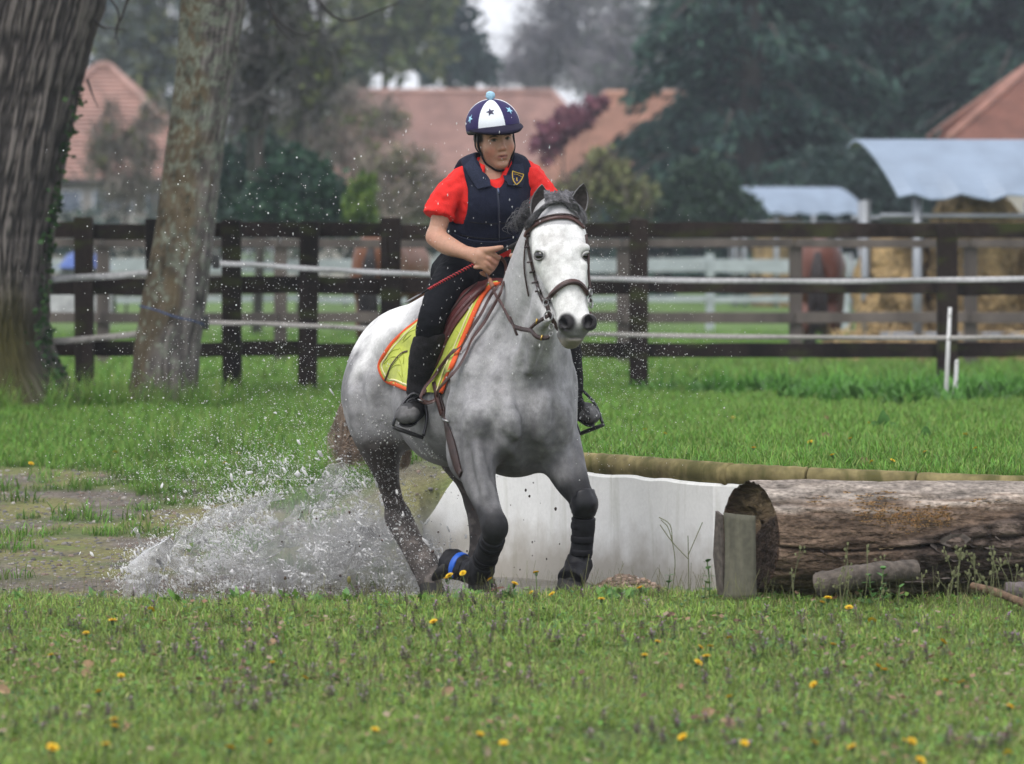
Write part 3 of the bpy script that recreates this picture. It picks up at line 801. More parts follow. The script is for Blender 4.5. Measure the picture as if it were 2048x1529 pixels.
for i in range(9):       # the wood behind everything, outside and at the edges of the gaps
    px = (-150, 250, 1330, 1450, 1600, 1750, 1900, 2050, 2200)[i]
    far_tree('distant_tree', ('tall dark distant tree at the far left behind the thick trunk', 'grey distant tree peeping between the trunks at the top left', 'distant tree behind the left edge of the cedar')[min(i, 2)] if i < 3 else ('first', 'second', 'third', 'fourth', 'fifth', 'sixth')[i - 3] + ' distant tree behind the big cedars, counted from the left', px, 195, [(px, 90, 110, 110), (px + 60, 170, 90, 60), (px - 60, 170, 90, 60), (px, 0 if i != 1 else 40, 100, 90)], 2200, .55, BLUEG + GREYG, .3, 60 + i, 'distant trees behind the houses' if i < 3 else 'distant trees behind the cedars')

# ---- big cedars on the right
def cedar(px, D, spread, zmax, seed, label, tips=None):
    rng = np.random.default_rng(seed); s = S(D); x = (px - CX) / s; g = gz(x, D)
    t = empty('cedar_tree', (x, D, g)); tag(t, label, 'tree', 'large dark cedars on the right')
    MB().tube([np.array((x, D, g - .3)), np.array((x + .1, D, zmax * .5)), np.array((x, D, zmax))], [.42, .28, .05], 10).build('trunk', M_bark_far, t, smooth=True)
    C, Dr = [], []; lb = MB()
    nz = int(zmax * 3.4)
    for i in range(nz):
        z = 1.0 + (zmax - 1.2) * i / nz
        R = spread * (1 - (z / zmax) ** 2.2) * rng.uniform(.7, 1.2) + .3
        a = rng.uniform(0, 6.283)
        for q in range(2):
            a += math.pi * rng.uniform(.7, 1.3); d = np.array((math.cos(a), math.sin(a), 0))
            p0 = np.array((x, D, z)); p1 = p0 + d * R * .6 + np.array((0, 0, .12 * R)); p2 = p0 + d * R - np.array((0, 0, .10 * R + .15))
            lb.tube([p0, p1, p2], [.09, .05, .015], 4)
            m = int(95 * R + 40); u = rng.uniform(.12, 1.05, m) ** .8
            P = np.where((u < .6)[:, None], p0 + (p1 - p0) * (u / .6)[:, None], p1 + (p2 - p1) * ((u - .6) / .4)[:, None])
            sd = np.array((-d[1], d[0], 0)); wv = rng.normal(size=m) * .32 * R * (1.1 - u)
            P = P + sd * wv[:, None] + np.stack((rng.normal(size=m) * .1, rng.normal(size=m) * .1, -np.abs(rng.normal(size=m)) * .24), 1)
            C.append(P); Dr.append(np.tile(d * .7, (m, 1)) + sd * np.sign(wv)[:, None] * .5 + np.array((0, 0, -.55)))
    lb.build('branches', M_bark_far, t, smooth=True)
    C = np.concatenate(C); Dr = np.concatenate(Dr)
    leaf_cloud('crown', C, .34, .35, [(.020, .056, .046), (.032, .080, .060), (.014, .036, .034), (.045, .095, .066)], M_leaf, t, seed, dirs=Dr)
cedar(1500, 96, 3.8, 14, 31, 'huge dark cedar with layered drooping boughs above the smaller shelter')
cedar(1800, 104, 4.4, 15.5, 32, 'huge dark cedar rising behind the large shelter roof')
cedar(2070, 100, 4.2, 15, 33, 'huge dark cedar cut by the right edge of the photo')
cedar(1660, 112, 4.6, 16, 34, 'huge dark cedar filling the gap behind the two front cedars')

far_tree('bare_shrub_tree', 'thin bare branched tree in front of the steep hip roof between the trunks', 250, 75, [(230, 260, 40, 50), (290, 300, 40, 50), (200, 320, 36, 50), (260, 380, 60, 40), (310, 230, 30, 40)], 260, .12, OLIVE, .03, 81, None, (1500, .55, [(.17, .15, .13), (.13, .12, .105)]), .5)
far_tree('bare_shrub_tree', 'thin bare branched tree before the left end of the long roof', 690, 85, [(640, 230, 50, 50), (700, 210, 45, 40), (740, 260, 50, 50), (640, 300, 50, 50), (780, 230, 40, 40), (590, 260, 40, 50)], 700, .13, SPRING, .03, 82, None, (1700, .55, [(.22, .19, .17), (.17, .15, .13)]), .5)
_r = np.random.default_rng(91); _C = []
for _x in np.concatenate((np.arange(-150, -34, 5.0), np.arange(38, 150, 5.0))):
    _h = _r.uniform(6, 13); _C.append(np.array((_x, 210, 1.5)) + np.abs(_r.normal(size=(420, 3))) * np.array((0, 0, _h * .55)) + _r.normal(size=(420, 3)) * np.array((3.2, 2.5, .6)))
tag(leaf_cloud('far_wood', np.concatenate(_C), .9, .6, BLUEG + GREYG, M_leaf, None, 92), 'far off wood closing the meadow on both sides', kind='stuff')
# ---- bushes and hedges beyond the paddock
far_tree('dark_bush', 'dark green rounded bush behind the fence right of the pale trunk', 600, 58, [(600, 350, 60, 45), (560, 400, 60, 45), (645, 390, 55, 50), (520, 420, 50, 35), (610, 420, 80, 35)], 5200, .13, [(.024, .066, .040), (.038, .095, .050), (.017, .046, .034)], 0, 41, None, None, .6, 'bush')
far_tree('lime_bush', 'bright yellow green bush beside the dark green bush', 722, 57, [(722, 390, 26, 30), (716, 425, 32, 26), (735, 360, 14, 20)], 1500, .11, [(.11, .18, .035), (.14, .21, .04), (.08, .14, .035)], 0, 42, None, None, .6, 'bush')
far_tree('teal_bush', 'hazy bluish green bush directly right of the pale trunk', 470, 64, [(470, 400, 40, 50), (500, 350, 40, 40), (450, 330, 30, 40), (520, 300, 40, 40)], 2600, .16, [(.035, .070, .055), (.05, .09, .06), (.03, .055, .045)], 0, 43, None, None, .6, 'bush')
far_tree('brown_shrub', 'brownish olive bare shrub left of the rider', 800, 72, [(780, 350, 50, 60), (840, 340, 40, 50), (800, 410, 70, 40), (750, 330, 30, 40), (880, 400, 50, 45)], 1300, .13, OLIVE + [(.15, .13, .09)], .03, 44, None, (2200, .45, [(.26, .215, .18), (.21, .18, .155)]), .5, 'bush')
far_tree('olive_shrub', 'olive green shrub right of the rider, below the red roof', 1180, 70, [(1150, 400, 50, 40), (1215, 365, 50, 45), (1265, 400, 50, 40), (1200, 330, 32, 28), (1120, 430, 60, 25)], 3000, .14, [(.20, .215, .085), (.24, .235, .11), (.15, .17, .07)], 0, 45, None, (1200, .5, [(.11, .09, .07)]), .6, 'bush')
far_tree('red_shrub', 'dark wine red leafed shrub against the pale roof', 1130, 95, [(1110, 270, 36, 26), (1150, 240, 34, 26), (1190, 210, 24, 22), (1090, 300, 30, 24)], 1700, .22, [(.20, .065, .10), (.25, .09, .12), (.15, .05, .08)], .05, 46, None, None, .6, 'bush')
far_tree('pink_shrub', 'pinkish brown leafless shrub in front of the long roof', 650, 100, [(640, 300, 50, 40), (680, 280, 40, 32), (600, 340, 50, 40), (720, 330, 36, 32)], 420, .18, [(.30, .20, .16), (.24, .17, .14)], .03, 47, None, (1300, .6, [(.28, .20, .17), (.22, .16, .14)]), .6, 'bush')
far_tree('dark_hedge', 'dark green hedge below the cedars left of the small shelter', 1370, 78, [(1330, 400, 60, 40), (1400, 370, 60, 50), (1450, 410, 60, 40), (1300, 440, 60, 25), (1380, 440, 80, 25)], 4600, .17, [(.022, .050, .030), (.035, .070, .036), (.018, .04, .028)], 0, 48, None, None, .6, 'hedge')
far_tree('grey_hedge', 'grey green hedge low behind the rider and the fence', 960, 85, [(860, 440, 80, 26), (960, 430, 80, 30), (1060, 430, 80, 30), (760, 450, 60, 22), (1000, 390, 60, 40)], 3800, .18, GREYG + OLIVE, 0, 49, None, None, .6, 'hedge')
far_tree('dark_hedge', 'dark hedge under the big cedars on the right', 1800, 88, [(1600, 430, 120, 60), (1780, 430, 120, 60), (1950, 420, 120, 70), (2080, 430, 90, 60), (1700, 350, 120, 60), (1900, 340, 120, 60)], 6000, .24, BLUEG, 0, 50, None, None, .5, 'hedge')
far_tree('far_hedge', 'long grey green hedge at the back of the paddock on the left', 250, 98, [(-60, 470, 140, 40), (150, 475, 140, 34), (380, 470, 140, 36), (600, 470, 140, 34)], 3600, .24, GREYG + BLUEG, 0, 51, None, None, .6, 'hedge')
far_tree('far_hedge', 'long dark hedge at the back of the paddock behind the horse', 1200, 98, [(820, 475, 140, 34), (1050, 475, 140, 34), (1280, 475, 140, 34), (1500, 475, 120, 34)], 3600, .24, GREYG + BLUEG, 0, 52, None, None, .6, 'hedge')

# ============================================================ houses
M_wallA = mat('cream_render', (.40, .37, .34), .9, noise=(3, 4, .8, 1.15, ONE))
M_glass = mat('window_glass', (.10, .13, .18), .1, spec=.8)
M_frame = mat('white_window_frame', (.55, .57, .60), .6)
def roof_mat(nm, c):
    return mat(nm, c, .9, noise=[(1.6, 4, .78, 1.2, ONE), (9, 4, .85, 1.15, ONE)])
def roof_plane(mb, e0, e1, r1, r0, rows, lift=.05):
    """stepped tile courses on the quadrilateral eaves e0-e1, ridge r0-r1"""
    e0, e1, r0, r1 = map(np.asarray, (e0, e1, r0, r1))
    nn = _nrm(np.cross(e1 - e0, r0 - e0 + 1e-6)); nn = nn if nn[2] > 0 else -nn
    for i in range(rows):
        t0, t1 = i / rows, (i + 1) / rows
        a, b = e0 + (r0 - e0) * t0, e1 + (r1 - e1) * t0; c, d = e1 + (r1 - e1) * t1, e0 + (r0 - e0) * t1
        mb.add([a + nn * lift, b + nn * lift, c, d, a, b], [(0, 1, 2, 3), (4, 5, 1, 0)])
def hip_house(name, label, corner, L, B, zg, ze, zr, hip, rc, wallm, yaw=0.0, over=.35, wins=(), rows=30, chim=None, open_gable=0):
    """corner: front left foot; L along x, B depth; ridge inset by hip at each end"""
    R = np.array(((math.cos(yaw), -math.sin(yaw), 0), (math.sin(yaw), math.cos(yaw), 0), (0, 0, 1)))
    o = np.asarray(corner, float); T = lambda x, y, z: o + R @ np.array((x, y, z))
    h = empty(name, tuple(map(float, o))); tag(h, label, 'house', 'houses with red tile roofs beyond the paddock')
    m = MB()
    for (x0, y0, x1, y1) in ((0, 0, L, 0), (L, 0, L, B), (L, B, 0, B), (0, B, 0, 0)):
        m.add([T(x0, y0, zg), T(x1, y1, zg), T(x1, y1, ze), T(x0, y0, ze)], [(0, 1, 2, 3)])
    m.build('wall', wallm, h)
    E = [T(-over, -over, ze - .1), T(L + over, -over, ze - .1), T(L + over, B + over, ze - .1), T(-over, B + over, ze - .1)]
    R0, R1 = T(hip, B / 2, zr), T(L - hip, B / 2, zr)
    rm = roof_mat('red_roof_tiles', rc)
    b = MB(); roof_plane(b, E[0], E[1], R1, R0, rows); b.build('roof_slope', rm, h)
    b = MB(); roof_plane(b, E[2], E[3], R0, R1, rows); b.build('roof_slope', rm, h)
    b = MB(); roof_plane(b, E[1], E[2], R1, R1, rows); b.build('roof_slope', rm, h)
    b = MB(); roof_plane(b, E[3], E[0], R0, R0, rows); b.build('roof_slope', rm, h)
    rd = MB().tube([R0 + UPV * .05, R1 + UPV * .05], .13, 8)
    for (p, q) in ((E[0], R0), (E[3], R0), (E[1], R1), (E[2], R1)): rd.tube([p + UPV * .06, q + UPV * .06], .10, 6)
    rd.build('ridge_tiles', rm, h, smooth=True)
    MB().tube([E[0] + np.array((0, 0, -.05)), E[1] + np.array((0, 0, -.05))], .07, 6).build('gutter', M_bark_far, h)
    for (x0, z0, w, hh_) in wins:
        f = MB().box(T(x0, -.02, z0), (w, .10, hh_), R).build('window', M_frame, h)
        for k in range(2): MB().box(T(x0 + (k - .5) * w * .46, -.075, z0), (w * .40, .03, hh_ * .86), R).build('pane', M_glass, f)
    if chim:
        MB().box(T(*chim), (.45, .45, 1.2)).box(T(chim[0], chim[1], chim[2] + .62), (.55, .55, .10)).build('chimney', mat('white_chimney', (.6, .62, .66), .8), h)
    return h
def corner_at(px, D): x = (px - CX) / S(D); return (x, D, 0)
PINK = (.35, .215, .185)
hip_house('hip_roof_house', 'house with steep faded red hip roof and cream wall between the two leaning trunks', corner_at(-60, 100), 6.2, 6.5, gz(-10, 100), 3.8, 6.75, 2.95, (.34, .205, .172), M_wallA, 0, .3, [(1.0 + 1.35 * k, 3.15, 1.1, .55) for k in range(4)], 26)
hip_house('long_roof_house', 'house with the long faded pink tile roof behind the rider', corner_at(560, 132), 11.8, 8.0, 1.0, 4.35, 7.55, 2.5, PINK, M_wallA, 0, .4, [(2.0, 3.6, 1.2, 1.0), (5, 3.6, 1.2, 1.0), (8, 3.6, 1.2, 1.0)], 34, (8.0, 4.4, 7.2))
hip_house('orange_roof_house', 'house with brighter orange tile roof beside the dark cedar', corner_at(1070, 112), 8.5, 7.0, .9, 3.95, 6.55, 2.1, (.38, .212, .155), M_wallA, 0, .35, [(2, 3.1, 1.1, .9), (5, 3.1, 1.1, .9)], 26)
hip_house('corner_roof_house', 'house with brown red roof edge at the right side above the large shelter', corner_at(1925, 84), 8, 6.0, .6, 4.25, 6.0, 2.0, (.30, .15, .115), M_wallA, 0, .35, [], 26)
# grey pile with a blue tarpaulin on top, seen through the fence on the left
V, F = [], []
for i in range(9):
    for j in range(7):
        x = -7.05 + .95 * i / 8; y = 59 + 1.0 * j / 6; V.append((x, y, gz(x, y) + 1.36 * math.sin(math.pi * (i + .3) / 8.6) ** .3 * math.sin(math.pi * (j + .1) / 6.2) ** .4 + .03 * math.sin(i * 2.3 + j)))
F = [(i * 7 + j, (i + 1) * 7 + j, (i + 1) * 7 + j + 1, i * 7 + j + 1) for i in range(8) for j in range(6)]
tag(MB().add(V, F).build('stone_pile', mat('grey_pile', (.33, .34, .34), .9, noise=(6, 4, .6, 1.3, ONE)), None, True), 'pale grey pile under the blue tarpaulin, seen through the fence on the left', 'pile')
V2 = [(x + .0, y - .03, max(z + .03, gz(x, y) + 1.10)) for (x, y, z) in V]
tag(MB().add(V2, F).build('tarpaulin', mat('blue_tarpaulin', (.06, .11, .32), .5), None, True), 'blue tarpaulin lying on top of a pale pile beyond the fence on the left', 'tarpaulin')

# ============================================================ hay shelters with curved metal roofs
M_tin = mat('corrugated_tin', (.23, .29, .38), .45, spec=.5, noise=[(2.5, 4, .85, 1.1, ONE)])
M_post = mat('galvanised_post', (.28, .30, .33), .5, .5)
M_hay = mat('hay', (.40, .28, .135), .95, noise=[(6, 5, .45, 1.35, (1, 1, .25)), (25, 3, .6, 1.4, ONE)], bump=(14, 1.0, .12, ONE))
M_inner = mat('dark_shelter_board', (.030, .024, .020), .9)
def shelter(label, px0, px1, D, ytop, yeave, yaw, hay, sag=.0):
    s = S(D); xc = ((px0 + px1) / 2 - CX) / s; w = (px1 - px0) / s; g = gz(xc, D)
    zt = CAMZ - (ytop - HY) / s; ze = CAMZ - (yeave - HY) / s
    o = empty('hay_shelter', (xc, D, g)); tag(o, label, 'shelter', 'round hay shelters in the paddock')
    Rm = np.array(((math.cos(yaw), -math.sin(yaw), 0), (math.sin(yaw), math.cos(yaw), 0), (0, 0, 1)))
    T = lambda x, y, z: np.array((xc, D + .9, 0)) + Rm @ np.array((x, y, 0)) + np.array((0, 0, z))
    B = 1.05; V, F = [], []; na, nx = 40, 14
    for i in range(nx + 1):
        for k in range(na + 1):
            a = math.pi * (.04 + .60 * k / na); x = -w / 2 + w * i / nx; uu = min(1.0, a / (math.pi / 2))
            zz = ze + (zt - ze) * ((1 - (1 - uu) ** 1.45) if a < math.pi / 2 else math.sin(a) ** .8) + .012 * math.cos(k * math.pi) + (.05 * math.sin(i * 1.9) * max(0, 1 - math.sin(a) * 1.6))
            V.append(T(x + (.34 * (1 - uu) if a < math.pi / 2 else 0), (-B * 1.25 * (1 - uu) if a < math.pi / 2 else -B * math.cos(a) * 1.25), zz))
    for i in range(nx):
        for k in range(na): F.append((i * (na + 1) + k, (i + 1) * (na + 1) + k, (i + 1) * (na + 1) + k + 1, i * (na + 1) + k + 1))
    r = MB().add(V, F).build('roof', M_tin, o); sm = r.modifiers.new('t', 'SOLIDIFY'); sm.thickness = .02
    for (x, y) in ((-w * .28, -B), (w * .34, -B), (-w * .40, B), (w * .40, B), (-w * .45, 0)):
        MB().tube([T(x, y, g - .1), T(x, y, ze + .08)], .055, 8).build('post', M_post, o, smooth=True)
    for (y, z) in ((-B, ze - .12), (-B, g + .9), (B, ze - .12), (-B, g + .35)):
        MB().tube([T(-w * .45, y, z), T(w * .45, y, z)], .030, 8).build('rail', M_post, o, smooth=True)
    for k in range(12):
        x = -w * .45 + w * .9 * k / 11; MB().tube([T(x, B, g), T(x, B, g + 1.3)], .016, 6).build('bar', M_post, o, smooth=True)
    if hay:
        for i, (x, y, rw, rh) in enumerate(hay):
            f = Field(T(x, y, g) - 1.3, T(x, y, g + rh) + 1.3, .06); c = T(x, y, g + rh * .5)
            f.cap(c - UPV * (rh * .5 - .25), c + UPV * (rh * .5 - .25), rw, rw * .92, .05)
            for q in range(26):
                v = RNG.normal(size=3); v /= np.linalg.norm(v); f.ell(c + v * np.array((rw, rw, rh * .5)) * .9, (.16, .16, .22), None, .08)
            hv, hq = f.mesh(); b_ = obj('hay_bale', mesh_np('hay', hv + (np.random.default_rng(i).normal(size=hv.shape) * .018), quads=hq), M_hay, None)
            tag(b_, ('ragged hay bale at the left end of the large shelter', 'tall hay bale standing in the middle of the large shelter', 'hay bale at the right end of the large shelter')[i] if len(hay) > 1 else 'hay heap under the small far shelter', 'hay bale', 'hay bales under the shelters')
    return o
shelter('large hay shelter with curved pale blue metal roof and hay bales beneath', 1722, 2160, 45, 276, 412, math.radians(4), [(-.75, .2, .42, 1.45), (.20, .15, .62, 1.75), (1.05, .1, .50, 1.6)])
shelter('small far hay shelter with tilted curved metal roof', 1480, 1690, 84, 374, 436, math.radians(14), [(.0, .2, .8, 1.5)])
# loose hay on the ground below
hv = []
rng_ = np.random.default_rng(9)
P = np.stack((rng_.normal(5.1, .9, 5000), rng_.normal(44.9, .55, 5000), np.zeros(5000)), 1); P = P[(P[:, 0] > 3.6)]
P[:, 2] = terrain(P[:, 0], P[:, 1]) + np.abs(rng_.normal(size=len(P))) * .16
tag(leaf_cloud('loose_hay', P, .22, .10, [(.33, .23, .11), (.40, .29, .14), (.25, .17, .08)], M_twig, None, 3), 'loose hay spilled on the grass round the large shelter', kind='stuff')

# ============================================================ two horses grazing beyond the fence
def far_horse(label, px, D, yaw, col, tailc, head_down=True, seed=1):
    s = S(D); x = (px - CX) / s; g = gz(x, D); Rz = np.array(((math.cos(yaw), -math.sin(yaw), 0), (math.sin(yaw), math.cos(yaw), 0), (0, 0, 1)))
    T = lambda a, b, c: np.array((x, D, g)) + Rz @ np.array((a, b, c))          # a forward, b left, c up
    ax = (Rz @ np.array((1, 0, 0)), Rz @ np.array((0, 1, 0)), np.array((0, 0, 1)))
    f = Field(np.array((x, D, g)) - np.array((1.9, 1.9, .1)), np.array((x, D, g)) + np.array((1.9, 1.9, 1.8)), .03)
    f.ell(T(0, 0, 1.12), (.70, .29, .33), ax, .05); f.ell(T(-.55, 0, 1.20), (.36, .28, .31), ax, .08); f.ell(T(.55, 0, 1.10), (.34, .25, .33), ax, .08)
    for b in (-.15, .15):
        f.ell(T(-.66, b * .9, 1.02), (.22, .14, .30), ax, .05)
        f.chain([T(-.66, b, .95), T(-.62, b, .72), T(-.78, b, .50), T(-.74, b, .25), T(-.72, b, .08)], [.14, .10, .06, .045, .055], .05)
        f.chain([T(.55, b, .95), T(.57, b, .70), T(.56, b, .45), T(.56, b, .25), T(.58, b, .08)], [.11, .085, .06, .042, .055], .05)
    if head_down:
        f.chain([T(.72, 0, 1.15), T(1.02, 0, .85), T(1.18, 0, .52)], [.22, .15, .11], .06); f.chain([T(1.18, 0, .50), T(1.25, 0, .25), T(1.28, 0, .08)], [.105, .085, .06], .04)
    else:
        f.chain([T(.72, 0, 1.2), T(.98, 0, 1.42), T(1.12, 0, 1.60)], [.22, .15, .11], .06); f.chain([T(1.12, 0, 1.58), T(1.30, 0, 1.40), T(1.42, 0, 1.22)], [.10, .08, .06], .04)
    V, Q = f.mesh(); n = vnoise(V, 3, seed); c = np.array(col)[None] * (.8 + .4 * n)[:, None]
    low = sstep(g + .55, g + .25, V[:, 2])[:, None]; c = c + (np.array((.02, .014, .012)) - c) * low
    o = empty('brown_horse', (x, D, g)); tag(o, label, 'horse', 'brown horses in the paddock behind the fence')
    obj('body', mesh_np('brown_horse', V, quads=Q, col=c), mat('brown_coat', attr=True, rough=.5, spec=.4), o)
    rg = random.Random(seed); V, F = [], []
    for i in range(60):
        a = T(-.88, rg.uniform(-.03, .03), 1.32); p = smooth_path([a, T(-1.0 + rg.uniform(-.03, .03), rg.uniform(-.07, .07), 1.05), T(-1.0 + rg.uniform(-.05, .05), rg.uniform(-.11, .11), .7), T(-.97, rg.uniform(-.10, .10), .40 + rg.uniform(-.08, .15))], 3)
        b = MB().tube(p, .014, 4); k = len(V); V += b.V; F += [tuple(q + k for q in ff) for ff in b.F]
    MB().add(V, F).build('tail', mat('dark_tail', tailc, .6), o, smooth=True)
far_horse('chestnut horse seen from behind through the fence left of the grey horse', 786, 43, math.radians(76), (.155, .058, .026), (.015, .012, .012), True, 3)
far_horse('bay horse seen from behind, feeding at the large hay shelter', 1645, 47.5, math.radians(82), (.120, .040, .026), (.022, .014, .014), True, 4)

# ============================================================ the two leaning trunks
def ridged_trunk(t, path, rad, D, material, amp, ridges, seed, nu=260, nv=220, twist=.6, colfn=None, flare=None):
    """path px,py list; rad in px at that distance; bark ridges are real relief"""
    P = np.array([Wd(x, y, D) for x, y in path]); R = np.array(rad) / S(D)
    T_ = np.linspace(0, len(P) - 1, nu); Pp = smooth_path(np.hstack((P, R[:, None])), 12)
    tt = np.linspace(0, len(Pp) - 1, nu); Pp = np.stack([np.interp(tt, np.arange(len(Pp)), Pp[:, k]) for k in range(4)], 1)
    an = np.linspace(0, 2 * math.pi, nv, endpoint=False)
    A, Zi = np.meshgrid(an, np.arange(nu)); zlen = Pp[Zi, 2]
    rr = Pp[Zi, 3]
    q = np.stack((np.cos(A) * ridges / 6.28 + 3, np.sin(A) * ridges / 6.28 + 5, zlen * 1.1), -1).reshape(-1, 3)
    wob = vnoise(q * np.array((.5, .5, 3.2)), 1.0, seed)
    q2 = np.stack(((A * ridges / 6.28 + 2.0 * wob.reshape(A.shape) + zlen * twist), zlen * 3.0, 0 * A), -1).reshape(-1, 3)
    r1 = np.abs(vnoise(q2, 1.0, seed + 1) - .5) * 2; r2 = np.abs(vnoise(q2 * np.array((2.3, 2.6, 1)), 1.0, seed + 2) - .5) * 2
    rel = (.65 * r1 + .35 * r2)
    rel = sstep(.03, .62, rel)
    big = (vnoise(np.stack((np.cos(A) * 1.3, np.sin(A) * 1.3, zlen * .7), -1).reshape(-1, 3), 1, seed + 3) - .5)
    rad_ = rr.ravel() * (1 + .12 * big) + amp * (rel - .5)
    if flare is not None:
        zb = zlen.ravel() - zlen.min(); rad_ = rad_ * (1 + flare * np.exp(-zb / .22) * (.7 + .5 * np.cos(A.ravel() * 5 + seed)))
    V = np.stack((Pp[Zi, 0].ravel() + rad_ * np.cos(A.ravel()), Pp[Zi, 1].ravel() + rad_ * np.sin(A.ravel()), zlen.ravel() + 0 * rad_), 1)
    i, j = np.meshgrid(np.arange(nu - 1), np.arange(nv), indexing='ij')
    Q = np.stack((i * nv + j, i * nv + (j + 1) % nv, (i + 1) * nv + (j + 1) % nv, (i + 1) * nv + j), -1).reshape(-1, 4)
    c = colfn(V, rel, A.ravel(), zlen.ravel())
    return obj('trunk', mesh_np('trunk', V, quads=Q, col=c), material, t), V
M_bark = mat('bark', attr=True, rough=.9, spec=.2, noise=(120, 3, .75, 1.2, ONE), bump=(60, .5, .01, (1, 1, .4)))
DTR = 28.5
def bark_thick(V, rel, A, z):
    n = vnoise(V, 5, 3); n2 = vnoise(V, 1.6, 6); c = np.array((.036, .032, .031))[None] + (np.array((.155, .140, .133)) - .036)[None] * (sstep(.10, .95, rel) * (.6 + .7 * n))[:, None]
    px = V[:, 0] * FPX / V[:, 1] + CX
    moss = sstep(.48, .62, n2 + .30 * sstep(1.35, .5, z) + .10 * n - .06) * sstep(1.6, .9, z) * sstep(95, 30, px)
    c = c + (np.array((.046, .042, .013))[None] * (.6 + .9 * n)[:, None] - c) * moss[:, None]
    foot = sstep(.75, .40, z + .15 * (n - .5)); c = c + (np.array((.05, .055, .02))[None] - c) * (foot * .6)[:, None]
    return c
t1 = empty('thick_tree', tuple(map(float, (Wd(-40, 815, DTR)[0], DTR, gz(-3.9, DTR))))); tag(t1, 'thick ridged dark trunk with ivy and moss cut by the left edge of the photo', 'tree')
tr1, V1 = ridged_trunk(t1, [(-20, 845), (-33, 780), (-38, 700), (-36, 600), (-28, 480), (-6, 330), (18, 200), (48, 60), (65, -30), (72, -300), (80, -700)], [240, 184, 142, 128, 128, 134, 138, 146, 150, 120, 60], DTR, M_bark, .034, 170, 7, colfn=bark_thick, twist=.8, flare=.0, nv=560, nu=340)
def bark_pale(V, rel, A, z):
    n = vnoise(V, 8, 13); n2 = vnoise(V, 28, 14); n3 = vnoise(V * np.array((1, 1, .5)), 2.2, 15); n4 = vnoise(V, 62, 16)
    c = np.array((.150, .135, .130))[None] * (.55 + .55 * sstep(.1, .6, rel) + .25 * (n - .5))[:, None]
    px = V[:, 0] * FPX / V[:, 1] + CX; py = HY - (V[:, 2] - CAMZ) * FPX / V[:, 1]
    mid = np.interp(py, (-100, 0, 330, 560, 800), (430, 426, 385, 352, 310))
    stain = sstep(.36, .60, .55 * n3 + .3 * n + .35 * sstep(40, -60, px - mid) - .10) * (px < mid + 45)
    c = c + (np.array((.085, .064, .034))[None] * (.55 + .9 * n)[:, None] - c) * (.8 * stain)[:, None]
    lich = sstep(.52, .70, .5 * n2 + .3 * n4 + .22 * n3 + .12 * sstep(420, 100, py) - .03)
    c = c + (np.array((.185, .205, .165))[None] * (.6 + .7 * n4)[:, None] - c) * (.8 * lich)[:, None]
    dk = sstep(.62, .74, .6 * vnoise(V, 11, 17) + .4 * n4); c = c * (1 - .55 * dk)[:, None]
    foot = sstep(.70, .40, z + .15 * (n - .5)); c = c + (np.array((.07, .060, .035))[None] - c) * (foot * .7)[:, None]
    return c
t2 = empty('pale_tree', tuple(map(float, (Wd(318, 812, DTR)[0], DTR, gz(-2.6, DTR))))); tag(t2, 'slimmer pale grey leaning trunk with lichen and brown stains, left of the horse', 'tree')
tr2, V2 = ridged_trunk(t2, [(322, 830), (326, 790), (334, 700), (351, 590), (368, 480), (385, 340), (405, 190), (421, 70), (430, -40), (450, -300), (480, -700)], [92, 72, 67, 66, 62, 59, 58, 62, 66, 52, 28], DTR, M_bark, .014, 46, 17, colfn=bark_pale, twist=.1)
# crowns: above the frame, and a few thin twigs that hang into it
def upper_limbs(t, base, seed, hang):
    rng = np.random.default_rng(seed); b = MB(); C = []
    for i in range(9):
        a = 6.283 * i / 9 + rng.uniform(-.3, .3); d = np.array((math.cos(a), math.sin(a), 0)); L = rng.uniform(1.4, 2.4)
        p0 = np.asarray(base) + UPV * rng.uniform(-.6, .4); pts = [p0, p0 + d * L * .5 + UPV * .5, p0 + d * L + UPV * rng.uniform(.6, 1.4)]
        b.tube(smooth_path(pts, 4), [.10 - .010 * k for k in range(9)], 6)
        C.append(pts[-1] + rng.normal(size=(500, 3)) * np.array((.7, .7, .5)))
    b.build('limbs', M_bark_far, t, smooth=True)
    leaf_cloud('crown', np.concatenate(C), .09, .6, SPRING, M_leaf, t, seed)
    tw = MB()
    for pts in hang:
        P = smooth_path([Wd(x, y, D) for x, y, D in pts], 5); tw.tube(P, [.011 * (1 - .8 * k / len(P)) for k in range(len(P))], 4)
    tw.build('twigs', mat('dark_twig', (.035, .030, .030), .9), t, smooth=True)
upper_limbs(t1, Wd(75, -520, DTR), 71, [[(160, -60, 28.2), (230, 10, 28.2), (236, 55, 28.2), (228, 80, 28.2)], [(262, -20, 28.2), (243, 35, 28.2), (231, 60, 28.2), (238, 90, 28.2)], [(190, 40, 28.3), (205, 55, 28.3), (232, 58, 28.2), (252, 60, 28.2)], [(175, 160, 28.4), (185, 190, 28.3), (196, 215, 28.3)]])
upper_limbs(t2, Wd(465, -520, DTR), 72, [[(520, -60, 28.5), (548, 30, 28.5), (600, 70, 28.5), (640, 60, 28.5)], [(600, -40, 28.6), (680, 40, 28.6), (760, 20, 28.6), (800, 5, 28.6)], [(545, 25, 28.5), (560, 60, 28.5), (590, 90, 28.5)]])
